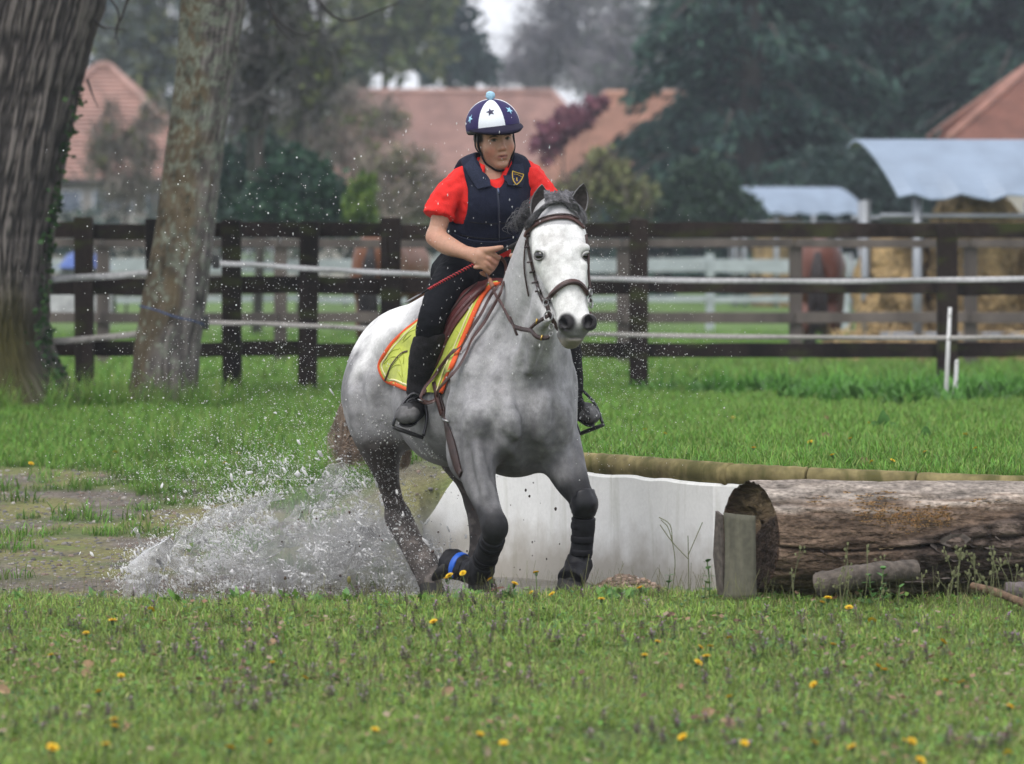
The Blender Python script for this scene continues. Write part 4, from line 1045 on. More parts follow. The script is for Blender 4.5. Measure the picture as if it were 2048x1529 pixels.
# ivy on the right side of the thick trunk
edge = [(205, 0), (185, 100), (165, 180), (150, 240), (130, 320), (113, 400), (103, 480), (94, 560), (92, 640), (99, 700), (118, 750), (160, 805)]
E_ = smooth_path(edge, 20); rng_ = np.random.default_rng(77); C = []
for i in range(520):
    p = E_[rng_.integers(40, len(E_))]; dense = .4 + .6 * (p[1] > 380)
    if rng_.random() > dense: continue
    q = abs(rng_.normal()) * (8 if p[1] < 640 else 15)
    C.append(Wd(p[0] + 4 - q, p[1] + rng_.normal() * 10, DTR - .10 - .012 * q) + rng_.normal(size=3) * .02)
leaf_cloud('ivy', np.array(C), .045, .85, [(.032, .080, .024), (.05, .11, .03), (.022, .055, .02)], M_leaf, t1, 78)
iv = MB(); iv.tube([Wd(x - 5, y, DTR - .12) for x, y in E_[::6]], .008, 5); iv.build('ivy_stem', M_bark_far, t1, smooth=True)

# ============================================================ thin spring haze over the whole place
hz = bpy.data.materials.new('haze'); hz.use_nodes = True; hz.node_tree.nodes.clear()
_o = hz.node_tree.nodes.new('ShaderNodeOutputMaterial'); _v = hz.node_tree.nodes.new('ShaderNodeVolumePrincipled')
_v.inputs['Color'].default_value = (.80, .88, 1.0, 1); _v.inputs['Density'].default_value = HAZE; _v.inputs['Anisotropy'].default_value = .2
hz.node_tree.links.new(_v.outputs[0], _o.inputs['Volume'])
tag(MB().box((0, 185, 12), (640, 500, 34)).build('haze', hz), 'faint bluish spring haze in the air', kind='stuff')

# ============================================================ the grey horse
HA = math.radians(33)
HF = np.array((math.sin(HA), -math.cos(HA), 0))         # horse forward
HR = np.array((-math.cos(HA), -math.sin(HA), 0))        # horse's right side
HB = math.radians(14)                                   # head turns to face the camera more
HN = _nrm((math.sin(HB) , -math.cos(HB), 0.30))         # face normal
HS = np.array((-math.cos(HB), -math.sin(HB), 0))        # head's right side
HD = np.cross(HS, HN); HD = HD if HD[2] < 0 else -HD    # head axis, poll -> muzzle

def horse_field(h=0.008):
    f = Field((-1.0, 15.1, -0.15), (0.55, 17.75, 1.85), h)
    ax = (HF, HR, UPV)
    # trunk
    f.ell(W(832, 752, .45), (.40, .245, .310), ax, .02)                 # rump
    f.ell(W(800, 775, .42) + HR * .03, (.24, .21, .27), ax, .06)        # right buttock
    f.ell(W(860, 770, .60) - HR * .05, (.26, .21, .27), ax, .06)
    f.ell(W(925, 742, .10), (.55, .268, .335), ax, .09)                 # barrel
    f.ell(W(960, 690, .0), (.50, .22, .26), ax, .09)                    # back / withers
    f.ell(W(1028, 812, -.27), (.30, .228, .300), ax, .08)               # chest
    f.ell(W(1010, 720, -.18), (.30, .20, .30), ax, .08)                 # shoulder mass
    f.ell(W(975, 800, -.38), (.17, .12, .25), ax, .06)                  # right shoulder
    f.ell(W(1084, 795, -.17), (.17, .12, .25), ax, .06)                 # left shoulder
    f.ell(W(1010, 850, -.50), (.10, .09, .13), ax, .05)                 # pectorals
    f.ell(W(1098, 850, -.42), (.10, .09, .13), ax, .05)
    f.ell(W(905, 815, .02), (.30, .225, .255), ax, .07)                 # belly
    f.ell(W(750, 795, .30), (.135, .10, .20), ax, .03)                 # thigh muscle
    f.ell(W(783, 690, .20), (.06, .05, .06), ax, .08)                   # point of hip
    # neck
    f.chain([W(1040, 745, -.22), W(1052, 660, -.36), W(1062, 590, -.46), W(1075, 520, -.55), W(1093, 465, -.62)],
            [.235, .195, .165, .130, .105], .07, side=HR, flat=[.80, .66, .62, .64, .72])
    f.chain([W(1060, 735, -.48), W(1080, 650, -.60), W(1095, 590, -.66)], [.085, .06, .05], .06)    # windpipe
    f.chain([W(1096, 600, -.72), W(1082, 680, -.70), W(1066, 760, -.66), W(1060, 800, -.62)], [.016, .018, .018, .014], .05, 's')  # throat groove
    f.chain([W(1056, 780, -.62), W(1056, 840, -.66), W(1060, 900, -.60), W(1062, 945, -.50)], [.012, .022, .026, .02], .045, 's')   # breast cleft
    f.chain([W(925, 740, -.40), W(938, 800, -.445), W(968, 850, -.51)], [.06, .065, .045], .07)                              # point of shoulder
    f.chain([W(1116, 760, -.20), W(1110, 810, -.29), W(1096, 850, -.42)], [.05, .055, .04], .07)
    f.chain([W(903, 760, -.40), W(905, 830, -.42), W(902, 880, -.36)], [.012, .014, .012], .04, 's')
    # right fore leg (lifted)
    f.chain([W(945, 840, -.42), W(950, 900, -.44), W(958, 960, -.52), W(974, 1010, -.61), W(988, 1050, -.68)],
            [.130, .104, .074, .053, .052], .06, side=HR, flat=[.8, .82, .9, 1, 1])
    f.ell(W(930, 905, -.42), (.085, .075, .12), ax, .04)
    f.chain([W(966, 905, -.55), W(970, 950, -.59), W(980, 990, -.62)], [.040, .033, .018], .03)
    f.chain([W(1138, 880, -.34), W(1147, 920, -.40), W(1158, 960, -.44)], [.042, .038, .022], .03)
    f.ell(W(990, 1052, -.69), (.053, .050, .060), ax, .02)
    f.chain([W(990, 1062, -.67), W(976, 1102, -.56), W(960, 1140, -.46)], [.050, .038, .043], .02)
    f.chain([W(958, 1142, -.46), W(936, 1142, -.38), W(915, 1133, -.32)], [.044, .036, .040], .02)
    # left fore leg (stretched to the ground)
    f.chain([W(1100, 850, -.28), W(1112, 900, -.34), W(1136, 955, -.42), W(1158, 990, -.46)],
            [.112, .092, .070, .053], .06, side=HR, flat=[.8, .85, .92, 1])
    f.ell(W(1166, 1000, -.47), (.050, .048, .060), ax, .02)
    f.chain([W(1166, 1012, -.46), W(1166, 1060, -.44), W(1162, 1110, -.43), W(1155, 1138, -.44)], [.048, .036, .037, .046], .02)
    f.chain([W(1155, 1138, -.44), W(1145, 1160, -.50)], [.042, .038], .02)
    # right hind leg
    f.chain([W(755, 800, .33), W(757, 860, .32), W(767, 920, .38), W(778, 970, .46), W(792, 1022, .52)],
            [.180, .132, .080, .053, .050], .06, side=HR, flat=[.75, .8, .85, .85, .8])
    f.ell(W(793, 1030, .54), (.062, .042, .060), ax, .03)
    f.ell(W(782, 1027, .58), (.030, .028, .045), ax, .02)
    f.chain([W(797, 1036, .52), W(822, 1085, .42), W(847, 1125, .32)], [.060, .054, .060], .02)
    f.chain([W(848, 1128, .32), W(860, 1165, .24)], [.056, .052], .02)
    # left hind leg
    f.chain([W(905, 820, .62), W(915, 890, .62), W(938, 950, .66), W(952, 1000, .68)],
            [.160, .125, .078, .056], .06, side=HR, flat=[.75, .8, .85, .85])
    f.ell(W(953, 1004, .69), (.062, .042, .058), ax, .03)
    f.chain([W(954, 1010, .68), W(957, 1070, .62), W(958, 1120, .56)], [.050, .040, .046], .02)
    f.chain([W(953, 1122, .56), W(960, 1150, .48)], [.042, .042], .02)
    # head
    hx = (HS, HN, HD)
    f.chain([W(1112, 432, -.66), W(1118, 475, -.72), W(1123, 520, -.77)], [.085, .100, .098], .04, side=HS, flat=[1.05, 1.13, 1.10])
    f.chain([W(1123, 520, -.77), W(1131, 565, -.83), W(1140, 605, -.87), W(1148, 640, -.90)], [.096, .076, .062, .056], .03, side=HS, flat=[1.1, 1.06, 1.12, 1.15])
    f.ell(W(1150, 652, -.91), (.066, .054, .046), hx, .03)               # muzzle
    f.ell(W(1147, 676, -.915), (.043, .036, .026), hx, .02)
    f.ell(W(1143, 688, -.885), (.032, .032, .020), hx, .02)              # chin and lips
    f.ell(W(1085, 545, -.60), (.045, .085, .115), hx, .04)               # right cheek
    f.ell(W(1160, 545, -.68), (.030, .080, .110), hx, .04)               # left cheek
    f.chain([W(1086, 595, -.62), W(1110, 640, -.76), W(1132, 672, -.86)], [.050, .038, .032], .04)   # under jaw
    for (ex, ey, ed, sg) in ((1084, 497, -.765, 1), (1171, 497, -.825, -1)):
        f.ell(W(ex - (4 if sg < 0 else 0), ey, ed), (.028, .028, .020), hx, .03)                # brow
    f.chain([W(1088, 530, -.79), W(1098, 575, -.83)], [.018, .012], .02)  # facial crest
    f.chain([W(1168, 530, -.85), W(1166, 575, -.87)], [.016, .012], .02)
    # nostrils
    for (nx, ny, nd, sx) in ((1131, 648, -.945, 1), (1178, 645, -.965, -1)):
        f.ell(W(nx, ny, nd), (.036, .022, .038), hx, .02)
        a = _nrm(HD * .8 - HS * .6 * sx)
        f.ell(W(nx - 2 * sx - (3 if sx < 0 else 0), ny + 3, nd - .004), (.0185 if sx > 0 else .014, .020, .024), (np.cross(HN, a), HN, a), .007, 's')
        f.ell(W(nx - (6 if sx > 0 else 2), ny - 7, nd - .010), (.0095, .016, .016), (np.cross(HN, a), HN, a), .008, 's')
    f.chain([W(1154, 625, -.955), W(1156, 650, -.965), W(1156, 670, -.955)], [.006, .008, .006], .02, 's')
    f.chain([W(1118, 545, -.92), W(1136, 590, -.955)], [.010, .010], .03, 's')
    f.ell(W(1148, 676, -.945), (.045, .020, .0045), hx, .006, 's')       # mouth line
    return f

HEADC = W(1125, 540, -.78)
def horse_colour(V):
    n1 = vnoise(V, 9, 1); n2 = vnoise(V, 26, 2); n3 = vnoise(V, 60, 3); n4 = vnoise(V, 4, 5)
    base = np.array((.355, .352, .366)); n5 = vnoise(V, 15, 33)
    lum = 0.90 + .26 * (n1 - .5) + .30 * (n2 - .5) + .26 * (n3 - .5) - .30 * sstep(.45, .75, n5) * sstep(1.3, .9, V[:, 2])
    c = base[None] * lum[:, None]
    px = V[:, 0] * FPX / V[:, 1] + CX; py = HY - (V[:, 2] - CAMZ) * FPX / V[:, 1]
    dark = np.array((.016, .016, .018)); brown = np.array((.070, .061, .057)); white = np.array((.80, .80, .79)); grey = np.array((.20, .198, .205))
    def mixc(c, col, w): return c + (col - c) * np.clip(w, 0, 1)[:, None]
    z = V[:, 2]
    along = (V[:, :2] - W(930, 760, .1)[:2]) @ HF[:2]          # along the body
    # wet, dirty lower half of the body
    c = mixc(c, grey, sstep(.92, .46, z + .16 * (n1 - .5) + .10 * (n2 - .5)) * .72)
    c = mixc(c, np.array((.30, .295, .30)), sstep(.55, .75, n1 * .6 + n2 * .4) * .45)
    # chest
    dch = np.linalg.norm((V - W(1035, 905, -.55)) / (.33, .40, .17), axis=1)
    c = mixc(c, np.array((.10, .098, .106)), sstep(1.25, .2, dch + .85 * (n2 - .5) + .5 * (n1 - .5) + .5 * (n3 - .5)) * .62)
    spk = sstep(.60, .78, .5 * n3 + .5 * vnoise(V, 110, 31)) * sstep(1.15, .75, z) * (~((V[:, 1] < D0 - .52) & (z > .95)))
    c = mixc(c, np.array((.16, .155, .16)), spk * .38)
    # rump white on top
    c = mixc(c, white, sstep(.92, 1.18, z + .16 * (n1 - .5) + .10 * (n2 - .5)) * sstep(.0, -.25, along) * .9)
    c = mixc(c, np.array((.52, .52, .53)), sstep(.95, 1.25, z + .1 * (n1 - .5)) * sstep(-.1, .2, along) * .55)
    # front legs
    fore = (along > .12) & (z < .75)
    t = sstep(.62, .26, z + .12 * (n2 - .5)) * fore
    streak = .55 + .9 * (vnoise(V * np.array((3.0, 3.0, .6)), 18, 9) - .5)
    c = mixc(c, grey * .62, sstep(.78, .50, z) * fore * streak * 1.35)
    c = mixc(c, dark, np.where(fore, sstep(.47, .385, z + .06 * (n1 - .5) - .085 * (px > 1080)), 0) * .95)
    # hind legs
    hind = (along < -.05)
    c = mixc(c, brown, np.where(hind, sstep(.68, .58, z + .10 * (n1 - .5)) * np.where(V[:, 1] > 17.02, 1, np.maximum(sstep(806, 786, px + 8 * (n2 - .5)), sstep(.48, .42, z))), 0))
    c = mixc(c, np.array((.19, .165, .15)), np.where(hind, sstep(.48, .72, .5 * n2 + .5 * n3) * sstep(.62, .3, z) * .75, 0))
    # head
    hd = (V - HEADC); hl = hd @ HD; hn = hd @ HN
    ish = (hn > -.18) & (np.abs(hd @ HS) < .16) & (hl > -.17) & (V[:, 1] < D0 - .52) & (z > .95)
    w = np.where(ish, sstep(-.16, -.04, hn), 0)
    c = mixc(c, white * (.95 + .16 * (n2 - .5) + .16 * (n3 - .5) - .10 * sstep(.5, .75, n5))[:, None], w)
    for (mx, my, r, a) in ((1092, 478, 15, .55), (1118, 497, 12, .45), (1100, 462, 9, .3), (1128, 480, 8, .3), (1118, 548, 13, .3), (1133, 608, 13, .25), (1165, 490, 9, .4), (1094, 524, 9, .45), (1105, 508, 12, .4), (1112, 530, 10, .3), (1142, 520, 9, .3), (1108, 592, 8, .35), (1125, 628, 12, .4), (1160, 600, 8, .25), (1084, 490, 8, .4), (1118, 470, 14, .35), (1092, 560, 9, .3), (1155, 620, 10, .2)):
        q = np.hypot(px - mx, py - my) / r
        c = mixc(c, np.array((.36, .345, .33)), np.where(ish, sstep(1.4, .3, q + .7 * (n3 - .5)) * a, 0))
    # dark skin: muzzle, eye rims
    muz = np.where(ish, sstep(630, 664, py + 16 * (n2 - .5) - .10 * np.abs(px - 1158)), 0)
    c = mixc(c, np.array((.10, .098, .104)), muz * .9)
    c = mixc(c, np.array((.30, .26, .20)), np.where(ish, sstep(672, 684, py) * .6, 0))
    for (nx, ny, nd) in ((1131, 646, -.955), (1180, 644, -.975)):
        q = np.linalg.norm((V - W(nx, ny, nd) - HN * .01) / .050, axis=1)
        c = mixc(c, np.array((.022, .020, .022)), sstep(1.0, .60, q))
    for (ex, ey, ed) in ((1080, 512, -.775), (1175, 512, -.835)):
        q = np.hypot((px - ex) / 15, (py - ey) / 13)
        c = mixc(c, np.array((.10, .095, .095)), np.where(ish, sstep(1.1, .6, q), 0) * .9)
    # darker grey patch on the neck under the jaw
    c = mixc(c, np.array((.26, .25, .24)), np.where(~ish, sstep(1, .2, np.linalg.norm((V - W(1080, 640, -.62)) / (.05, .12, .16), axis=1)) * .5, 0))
    return np.clip(c, .01, .9)

M_coat = mat('horse_coat', attr=True, rough=.62, spec=.2, noise=[(45, 4, .88, 1.08, ONE), (260, 3, .86, 1.10, (1, 1, .5))], bump=[(22, .28, .014, ONE), (75, .25, .006, (1, 1, .5)), (260, .22, .003, (1, 1, .3))])
M_hoof = mat('hoof_horn', (.016, .015, .015), .8, noise=(30, 3, .6, 1.4, (1, 1, .2)))
M_eye = mat('horse_eye', (.006, .004, .004), .06, spec=.8)
M_skin_dark = mat('ear_hair_dark', (.05, .042, .04), .9, noise=(60, 3, .6, 1.5, ONE))
M_mane = mat('mane_hair', (.085, .083, .09), .6, spec=.3, noise=[(25, 2, .45, 1.8, ONE), (120, 2, .6, 1.6, ONE)])
M_tail = mat('tail_hair', (.27, .205, .155), .6, noise=(30, 2, .45, 1.6, (1, 1, .3)))

_c = horse_field(0.016); _v, _q = _c.mesh(); HBVH = BVHTree.FromPolygons([tuple(v) for v in _v], [tuple(map(int, q)) for q in _q])
CAMP = Vector((0, 0, CAMZ))
def hit(px, py, off=0.0, bvh=None):
    """nearest point of the horse behind the photograph point, lifted off the coat"""
    d = Vector(W(px, py, 0)) - CAMP
    d.normalize()
    p, n, i, t = (bvh or HBVH).ray_cast(CAMP, d)
    if p is None:
        p, n, i, t = (bvh or HBVH).find_nearest(Vector(W(px, py, -.2)))
    return np.array(p) + np.array(n) * off, np.array(n)
def onskin(p, off=0.0, bvh=None):
    q, n, i, t = (bvh or HBVH).find_nearest(Vector(p))
    return np.array(q) + np.array(n) * off, np.array(n)
hf = horse_field(0.008 if not DEV else DEV_H)
def groove(pts, r, k, op='s', lift=.30):
    P = [hit(x, y, r * lift)[0] for x, y in smooth_path(pts, 3)]; m = len(P)
    hf.chain(P, [r * (.45 + .55 * math.sin(math.pi * (i + .6) / (m + .2))) for i in range(m)], k, op, n=1)
for g_ in (([(1106, 655), (1088, 705), (1070, 755), (1057, 800)], .030, .05), ([(1057, 795), (1058, 850), (1060, 900), (1064, 940)], .032, .05),
           ([(1012, 800), (988, 850), (978, 900), (986, 950)], .022, .045), ([(1104, 815), (1119, 865), (1110, 910), (1078, 938)], .022, .045),
           ([(928, 765), (913, 800), (905, 850), (908, 900), (917, 940)], .028, .055), ([(782, 760), (764, 800), (771, 845), (787, 872)], .030, .05),
           ([(1012, 640), (988, 700), (966, 760), (952, 795)], .020, .05), ([(716, 760), (727, 830), (745, 890)], .016, .04), ([(768, 900), (780, 945), (793, 990)], .012, .025),
           ([(962, 895), (970, 950), (984, 1005)], .012, .025), ([(1140, 888), (1150, 930), (1158, 965)], .010, .022), ([(935, 900), (945, 950), (958, 1000)], .010, .025),
           ([(1045, 690), (1040, 760), (1035, 820)], .012, .05), ([(800, 690), (822, 705), (850, 712)], .016, .05), ([(1065, 560), (1050, 620), (1030, 690)], .014, .04), ([(1000, 870), (1030, 885), (1050, 905)], .014, .04), ([(1075, 890), (1090, 880), (1105, 868)], .012, .035)):
    groove(g_[0], g_[1] * 1.25, g_[2] * .85, lift=.2)
for g_ in (([(1093, 640), (1076, 690), (1060, 745)], .016, .04), ([(775, 700), (788, 668), (806, 660)], .022, .05), ([(706, 790), (712, 850), (738, 900)], .020, .05), ([(1003, 790), (1020, 830), (1035, 870)], .02, .05), ([(1092, 800), (1085, 840), (1080, 880)], .02, .05),
           ([(950, 890), (958, 940), (970, 990)], .014, .03)):
    groove(*g_, 'u', -.5)
hV, hQ = hf.mesh()
hV = relax(hV, hQ, 2, .5)
horse = empty('grey_horse', (float(W(930, 900, .1)[0]), float(W(930, 900, .1)[1]), 0.0))
tag(horse, 'grey white horse cantering out of splashing water, ears pricked, wearing a brown bridle', 'horse')
hbody = obj('body', mesh_np('horse_body', hV, quads=hQ, col=horse_colour(hV)), M_coat, horse)
HBVH = BVHTree.FromPolygons([tuple(v) for v in hV], [tuple(map(int, q)) for q in hQ])
# hooves
def hoof(c, fwd, up, L=.075, r0=.052, r1=.066, name='hoof'):
    fwd, up = _nrm(fwd), _nrm(up); sd = np.cross(fwd, up)
    V, F = [], []; n = 18
    for j, (t, r) in enumerate(((0, r0 * .6), (0.02, r0), (.5, (r0 + r1) / 2), (.93, r1), (1, r1 * .97), (1, .0))):
        for k in range(n):
            a = 2 * math.pi * k / n
            ca, sa = math.cos(a), math.sin(a)
            rr = r * (1 - .18 * max(0, -ca) ** 3)
            V.append(np.asarray(c) - up * (t * L * (1 - .25 * max(0, -ca) * (1 if t > .1 else 0))) + fwd * (rr * 1.1 * ca + t * .028) + sd * rr * sa)
    for j in range(5):
        for k in range(n):
            F.append((j * n + k, j * n + (k + 1) % n, (j + 1) * n + (k + 1) % n, (j + 1) * n + k))
    b = MB().add(V, F)
    return b.build(name, M_hoof, horse, smooth=True)
hoof(W(1143, 1157, -.50), HF + np.array((-.45, 0, -.2)), UPV + HF * .25)
hoof(W(917, 1133, -.33), np.array((-.45, .45, -.75)), np.array((.75, -.55, -.1)), L=.07)
hoof(W(860, 1158, .24), HF + np.array((.1, 0, -.3)), UPV - HF * .1, L=.08)
hoof(W(960, 1150, .48), HF, UPV, L=.07)

# eyes
M_lid_u = mat('eyelid_skin', (.46, .455, .455), .7); M_lid_d = mat('lower_eyelid_skin', (.10, .095, .095), .6)
for (ex, ey, r, tilt) in ((1079, 511, .0215, .35), (1171, 512, .0175, -.35)):
    p_, n_ = hit(ex, ey, 0); n_ = _nrm(n_ + HN * .25); c_ = p_ - n_ * (r * .30)
    al = _nrm(np.cross(HD, n_)); al = al if al @ HS > 0 else -al; dn_ = _nrm(np.cross(n_, al)); dn_ = dn_ if dn_[2] < 0 else -dn_
    al = _nrm(al - dn_ * tilt * (1 if ex < 1100 else 1) * (1 if ex < 1100 else 1)); dn_ = _nrm(dn_ - al * (dn_ @ al))
    ff = Field(c_ - .04, c_ + .04, .003).ell(c_, (r * 1.05, r * .9, r), (al, n_, dn_), .001)
    v, q = ff.mesh(); obj('eye', mesh_np('horse_eye', v, quads=q), M_eye, horse)
    for (sg, hh_, mt, rr_) in ((-1, .90, M_lid_u, .0044), (1, .92, M_lid_d, .0022)):
        pts = []
        for t in np.linspace(-1, 1, 13):
            w_ = math.sqrt(max(0, 1 - t * t)); k_ = t * 1.18; y_ = sg * hh_ * w_
            pts.append(c_ + al * (k_ * r) + dn_ * (y_ * r) + n_ * (r * math.sqrt(max(.10, 1.02 - .62 * k_ * k_ - .55 * y_ * y_)) * .93))
        MB().tube(pts, [.0022 + rr_ * math.sin(math.pi * i / 12) for i in range(13)], 7).build('eyelid', mt, horse, smooth=True)
# ears: cupped leaf shells
M_ear = mat('ear_coat', (.27, .265, .27), .75, noise=(50, 3, .7, 1.2, ONE))
def ear(base, tip, wid, open_dir, name='ear'):
    base, tip = np.asarray(base), np.asarray(tip); axd = tip - base; L = np.linalg.norm(axd); axd = axd / L
    o = _nrm(np.asarray(open_dir) - axd * np.dot(open_dir, axd)); sd = np.cross(axd, o)
    prof = [(0, .62), (.12, .80), (.3, .98), (.45, 1.0), (.6, .93), (.75, .72), (.88, .42), (.96, .18), (1, .04)]
    def shell(scale, push, nm, mt, a0):
        V, F = [], []; n = 15
        for (t, w) in prof:
            w *= wid * scale
            for k in range(n):
                a = -a0 + 2 * a0 * k / (n - 1)
                curl = 1 - .3 * t
                V.append(base + axd * (L * (t * (1 if scale == 1 else .965) + (0 if scale == 1 else .02))) + sd * (w * math.sin(a) * (1.0 if abs(a) < 1.57 else 1)) - o * (w * math.cos(a) * .85 * curl - push) + (np.array(axd) * 0))
        for j in range(len(prof) - 1):
            for k in range(n - 1):
                F.append((j * n + k, (j + 1) * n + k, (j + 1) * n + k + 1, j * n + k + 1))
        return MB().add(V, F), nm, mt
    b, nm, mt = shell(1, 0, name, M_ear, 1.62)
    e = b.build(name, mt, horse, smooth=True)
    s_ = e.modifiers.new('thick', 'SOLIDIFY'); s_.thickness = .004; s_.offset = -1
    b, nm, mt = shell(.985, .007, 'inner_ear', M_skin_dark, 1.50)
    b.build('inner_ear', M_skin_dark, e, smooth=True)
    return e
ear(W(1077, 444, -.67), W(1084, 369, -.67), .041, HN * .9 + HS * .15)
ear(W(1153, 436, -.71), W(1167, 367, -.73), .037, HN * .9 - HS * .0)

# hair strands: thin tapering ribbons in one mesh
def strands(name, roots, paths_fn, n, r, material, parent, seg=9, sides=3, seed=1):
    rg = random.Random(seed); V, F = [], []
    for i in range(n):
        P = smooth_path(paths_fn(rg), 5)
        m = len(P); rr = r * rg.uniform(.6, 1.3)
        b = MB().tube(P, [rr * (1 - (j / (m - 1)) ** 2 * .9) for j in range(m)], sides, cap=False)
        k = len(V); V += b.V; F += [tuple(q + k for q in f_) for f_ in b.F]
    return MB().add(V, F).build(name, material, parent, smooth=True)
def jit(rg, s): return np.array([rg.gauss(0, s) for _ in range(3)])
# forelock: swept to both sides, lying on the brow
def lie(x, y, off): return hit(x, y, off)[0]
def fl_left(rg):
    t = rg.random(); o = rg.uniform(.004, .022)
    return [lie(1112 + rg.uniform(-18, 9), 398 + rg.uniform(-4, 16), .012 + o), lie(1104 - 10 * t, 414 + 10 * t, .016 + o), lie(1090 - 17 * t, 428 + 14 * t, .014 + o), lie(1074 - 12 * t, 444 + 14 * t + rg.uniform(-4, 6), .010 + o) + jit(rg, .004)]
def fl_right(rg):
    t = rg.random(); o = rg.uniform(.004, .022)
    return [lie(1120 + rg.uniform(-8, 18), 398 + rg.uniform(-4, 14), .012 + o), lie(1129 + 6 * t, 408 + 14 * t, .016 + o), lie(1143 + 8 * t, 418 + 14 * t, .016 + o), lie(1156 + 7 * t, 434 + 12 * t + rg.uniform(-4, 10), .010 + o) + jit(rg, .004)]
strands('forelock', None, fl_left, 420, .0030, M_mane, horse, seed=3)
strands('forelock', None, fl_right, 420, .0030, M_mane, horse, seed=4)
def crest(rg):
    t = rg.random() ** .8
    p0 = W(1104 - 42 * t, 404 + 46 * t, -.60 + .12 * t); out = rg.uniform(.4, 1)
    if rg.random() < .7:        # blown up and to the left, curling at the ends
        k = rg.uniform(.02, .05)
        return [p0, p0 + np.array((-.035, -.01, .020)) * out + jit(rg, .006), p0 + np.array((-.075, -.02, .015)) * out + jit(rg, .010), p0 + np.array((-.105, -.02, -.012)) * out + jit(rg, .012), p0 + np.array((-.100 + k * .5, -.02, -.040)) * out + jit(rg, .012)]
    return [p0, p0 - HR * .05 * out + UPV * .03 + jit(rg, .005), p0 - HR * .11 * out + UPV * .01 + jit(rg, .01), p0 - HR * .15 - UPV * .10 + jit(rg, .02)]
strands('mane', None, crest, 330, .0017, M_mane, horse, seed=5)
def crest_low(rg):             # the rest of the mane falls to the far side of the neck
    t = rg.random(); p0 = W(1062 - 42 * t, 450 + 105 * t, -.47 + .17 * t); out = rg.uniform(.5, 1)
    return [p0, p0 - HR * .06 * out + UPV * .02 + jit(rg, .005), p0 - HR * .12 * out - UPV * .03 + jit(rg, .01), p0 - HR * .16 - UPV * .14 + jit(rg, .02)]
strands('mane', None, crest_low, 260, .0024, M_mane, horse, seed=15)
def poll_tuft(rg):
    a = W(1118 + rg.uniform(-10, 20), 405 + rg.uniform(-5, 5), -.62)
    return [a, W(1128 + rg.uniform(-8, 14), 390 + rg.uniform(-4, 6), -.60), W(1145 + rg.uniform(-10, 12), 388 + rg.uniform(-4, 8), -.58), W(1158 + rg.uniform(-8, 8), 398 + rg.uniform(-8, 10), -.55)]
strands('forelock', None, poll_tuft, 90, .003, M_mane, horse, seed=6)
# tail: hangs behind the thigh, swinging to the left
def tail(rg):
    a = W(735 + rg.uniform(-8, 8), 700 + rg.uniform(-8, 14), .86)
    e = rg.random()
    b = W(715 + rg.uniform(-14, 14), 800, .95) + jit(rg, .015)
    c = W(703 + rg.uniform(-22, 26), 860 + rg.uniform(-10, 10), .93) + jit(rg, .02)
    d = W(700 + rg.uniform(-26, 30), 900 + rg.uniform(-14, 14), .90) + jit(rg, .02)
    if e < .6: f_ = W(735 + rg.uniform(-20, 20), 905 + rg.uniform(-22, 26), .84) + jit(rg, .02)
    else: f_ = W(683 + rg.uniform(-25, 30), 920 + rg.uniform(-20, 20), .84) + jit(rg, .02)
    return [a, b, c, d, f_]
strands('tail', None, tail, 420, .0028, M_tail, horse, seed=7)
def tail2(rg):
    a = W(705 + rg.uniform(-6, 8), 760, .9)
    return [a, W(686 + rg.uniform(-14, 8), 830, .9), W(672 + rg.uniform(-20, 14), 880, .88), W(690 + rg.uniform(-18, 14), 915, .86)]
strands('tail', None, tail2, 60, .0016, M_tail, horse, seed=8)
def tail3(rg):
    a = W(790, 820, .85) + jit(rg, .02)
    return [a, W(808 + rg.uniform(-12, 8), 880, .8) + jit(rg, .01), W(815 + rg.uniform(-10, 6), 915 + rg.uniform(-5, 15), .78), W(800 + rg.uniform(-16, 8), 935 + rg.uniform(-12, 10), .78)]
strands('tail', None, tail3, 120, .0022, M_tail, horse, seed=9)

# ============================================================ the rider
RA = math.radians(20)
RF = np.array((math.sin(RA), -math.cos(RA), 0)); RR = np.array((-math.cos(RA), -math.sin(RA), 0))
FB = math.radians(18)
FN = _nrm((math.sin(FB), -math.cos(FB), -.06)); FS = _nrm(np.array((-math.cos(FB), -math.sin(FB), 0)) + UPV * -.13)
FU = np.cross(FN, FS); FU = FU if FU[2] > 0 else -FU
FC = W(990, 286, -.04)
def FP(s, u, n): return FC + FS * s + FU * u + FN * n

M_skin = mat('rider_skin', attr=True, rough=.5, spec=.35, sub=.12, noise=(90, 3, .92, 1.06, ONE))
M_red = mat('red_cotton', (.74, .030, .026), .85, spec=.2, noise=(300, 2, .88, 1.08, ONE), bump=[(14, .55, .02, (1, 1, .6)), (500, .1, .002, ONE)])
M_vest = mat('navy_vest_cloth', (.010, .013, .030), .8, spec=.2, noise=(200, 2, .75, 1.25, ONE), bump=[(16, .35, .012, ONE), (400, .15, .002, ONE)])
M_vest2 = mat('navy_shoulder_cloth', (.020, .025, .048), .85, spec=.2, noise=(200, 2, .75, 1.25, ONE), bump=[(20, .3, .01, ONE), (400, .15, .002, ONE)])
M_breech = mat('black_breeches', (.005, .0055, .008), .85, spec=.15, noise=(200, 2, .7, 1.3, ONE), bump=[(12, .5, .02, ONE), (300, .15, .002, ONE)])
M_chap = mat('charcoal_suede', (.017, .016, .018), .85, spec=.15, noise=[(25, 4, .6, 1.4, ONE), (200, 2, .7, 1.3, ONE)], bump=[(15, .35, .01, ONE), (300, .2, .002, ONE)])
M_boot = mat('black_boot_leather', (.010, .0095, .010), .42, spec=.4, noise=(30, 4, .6, 1.6, ONE), bump=(60, .2, .003, ONE))
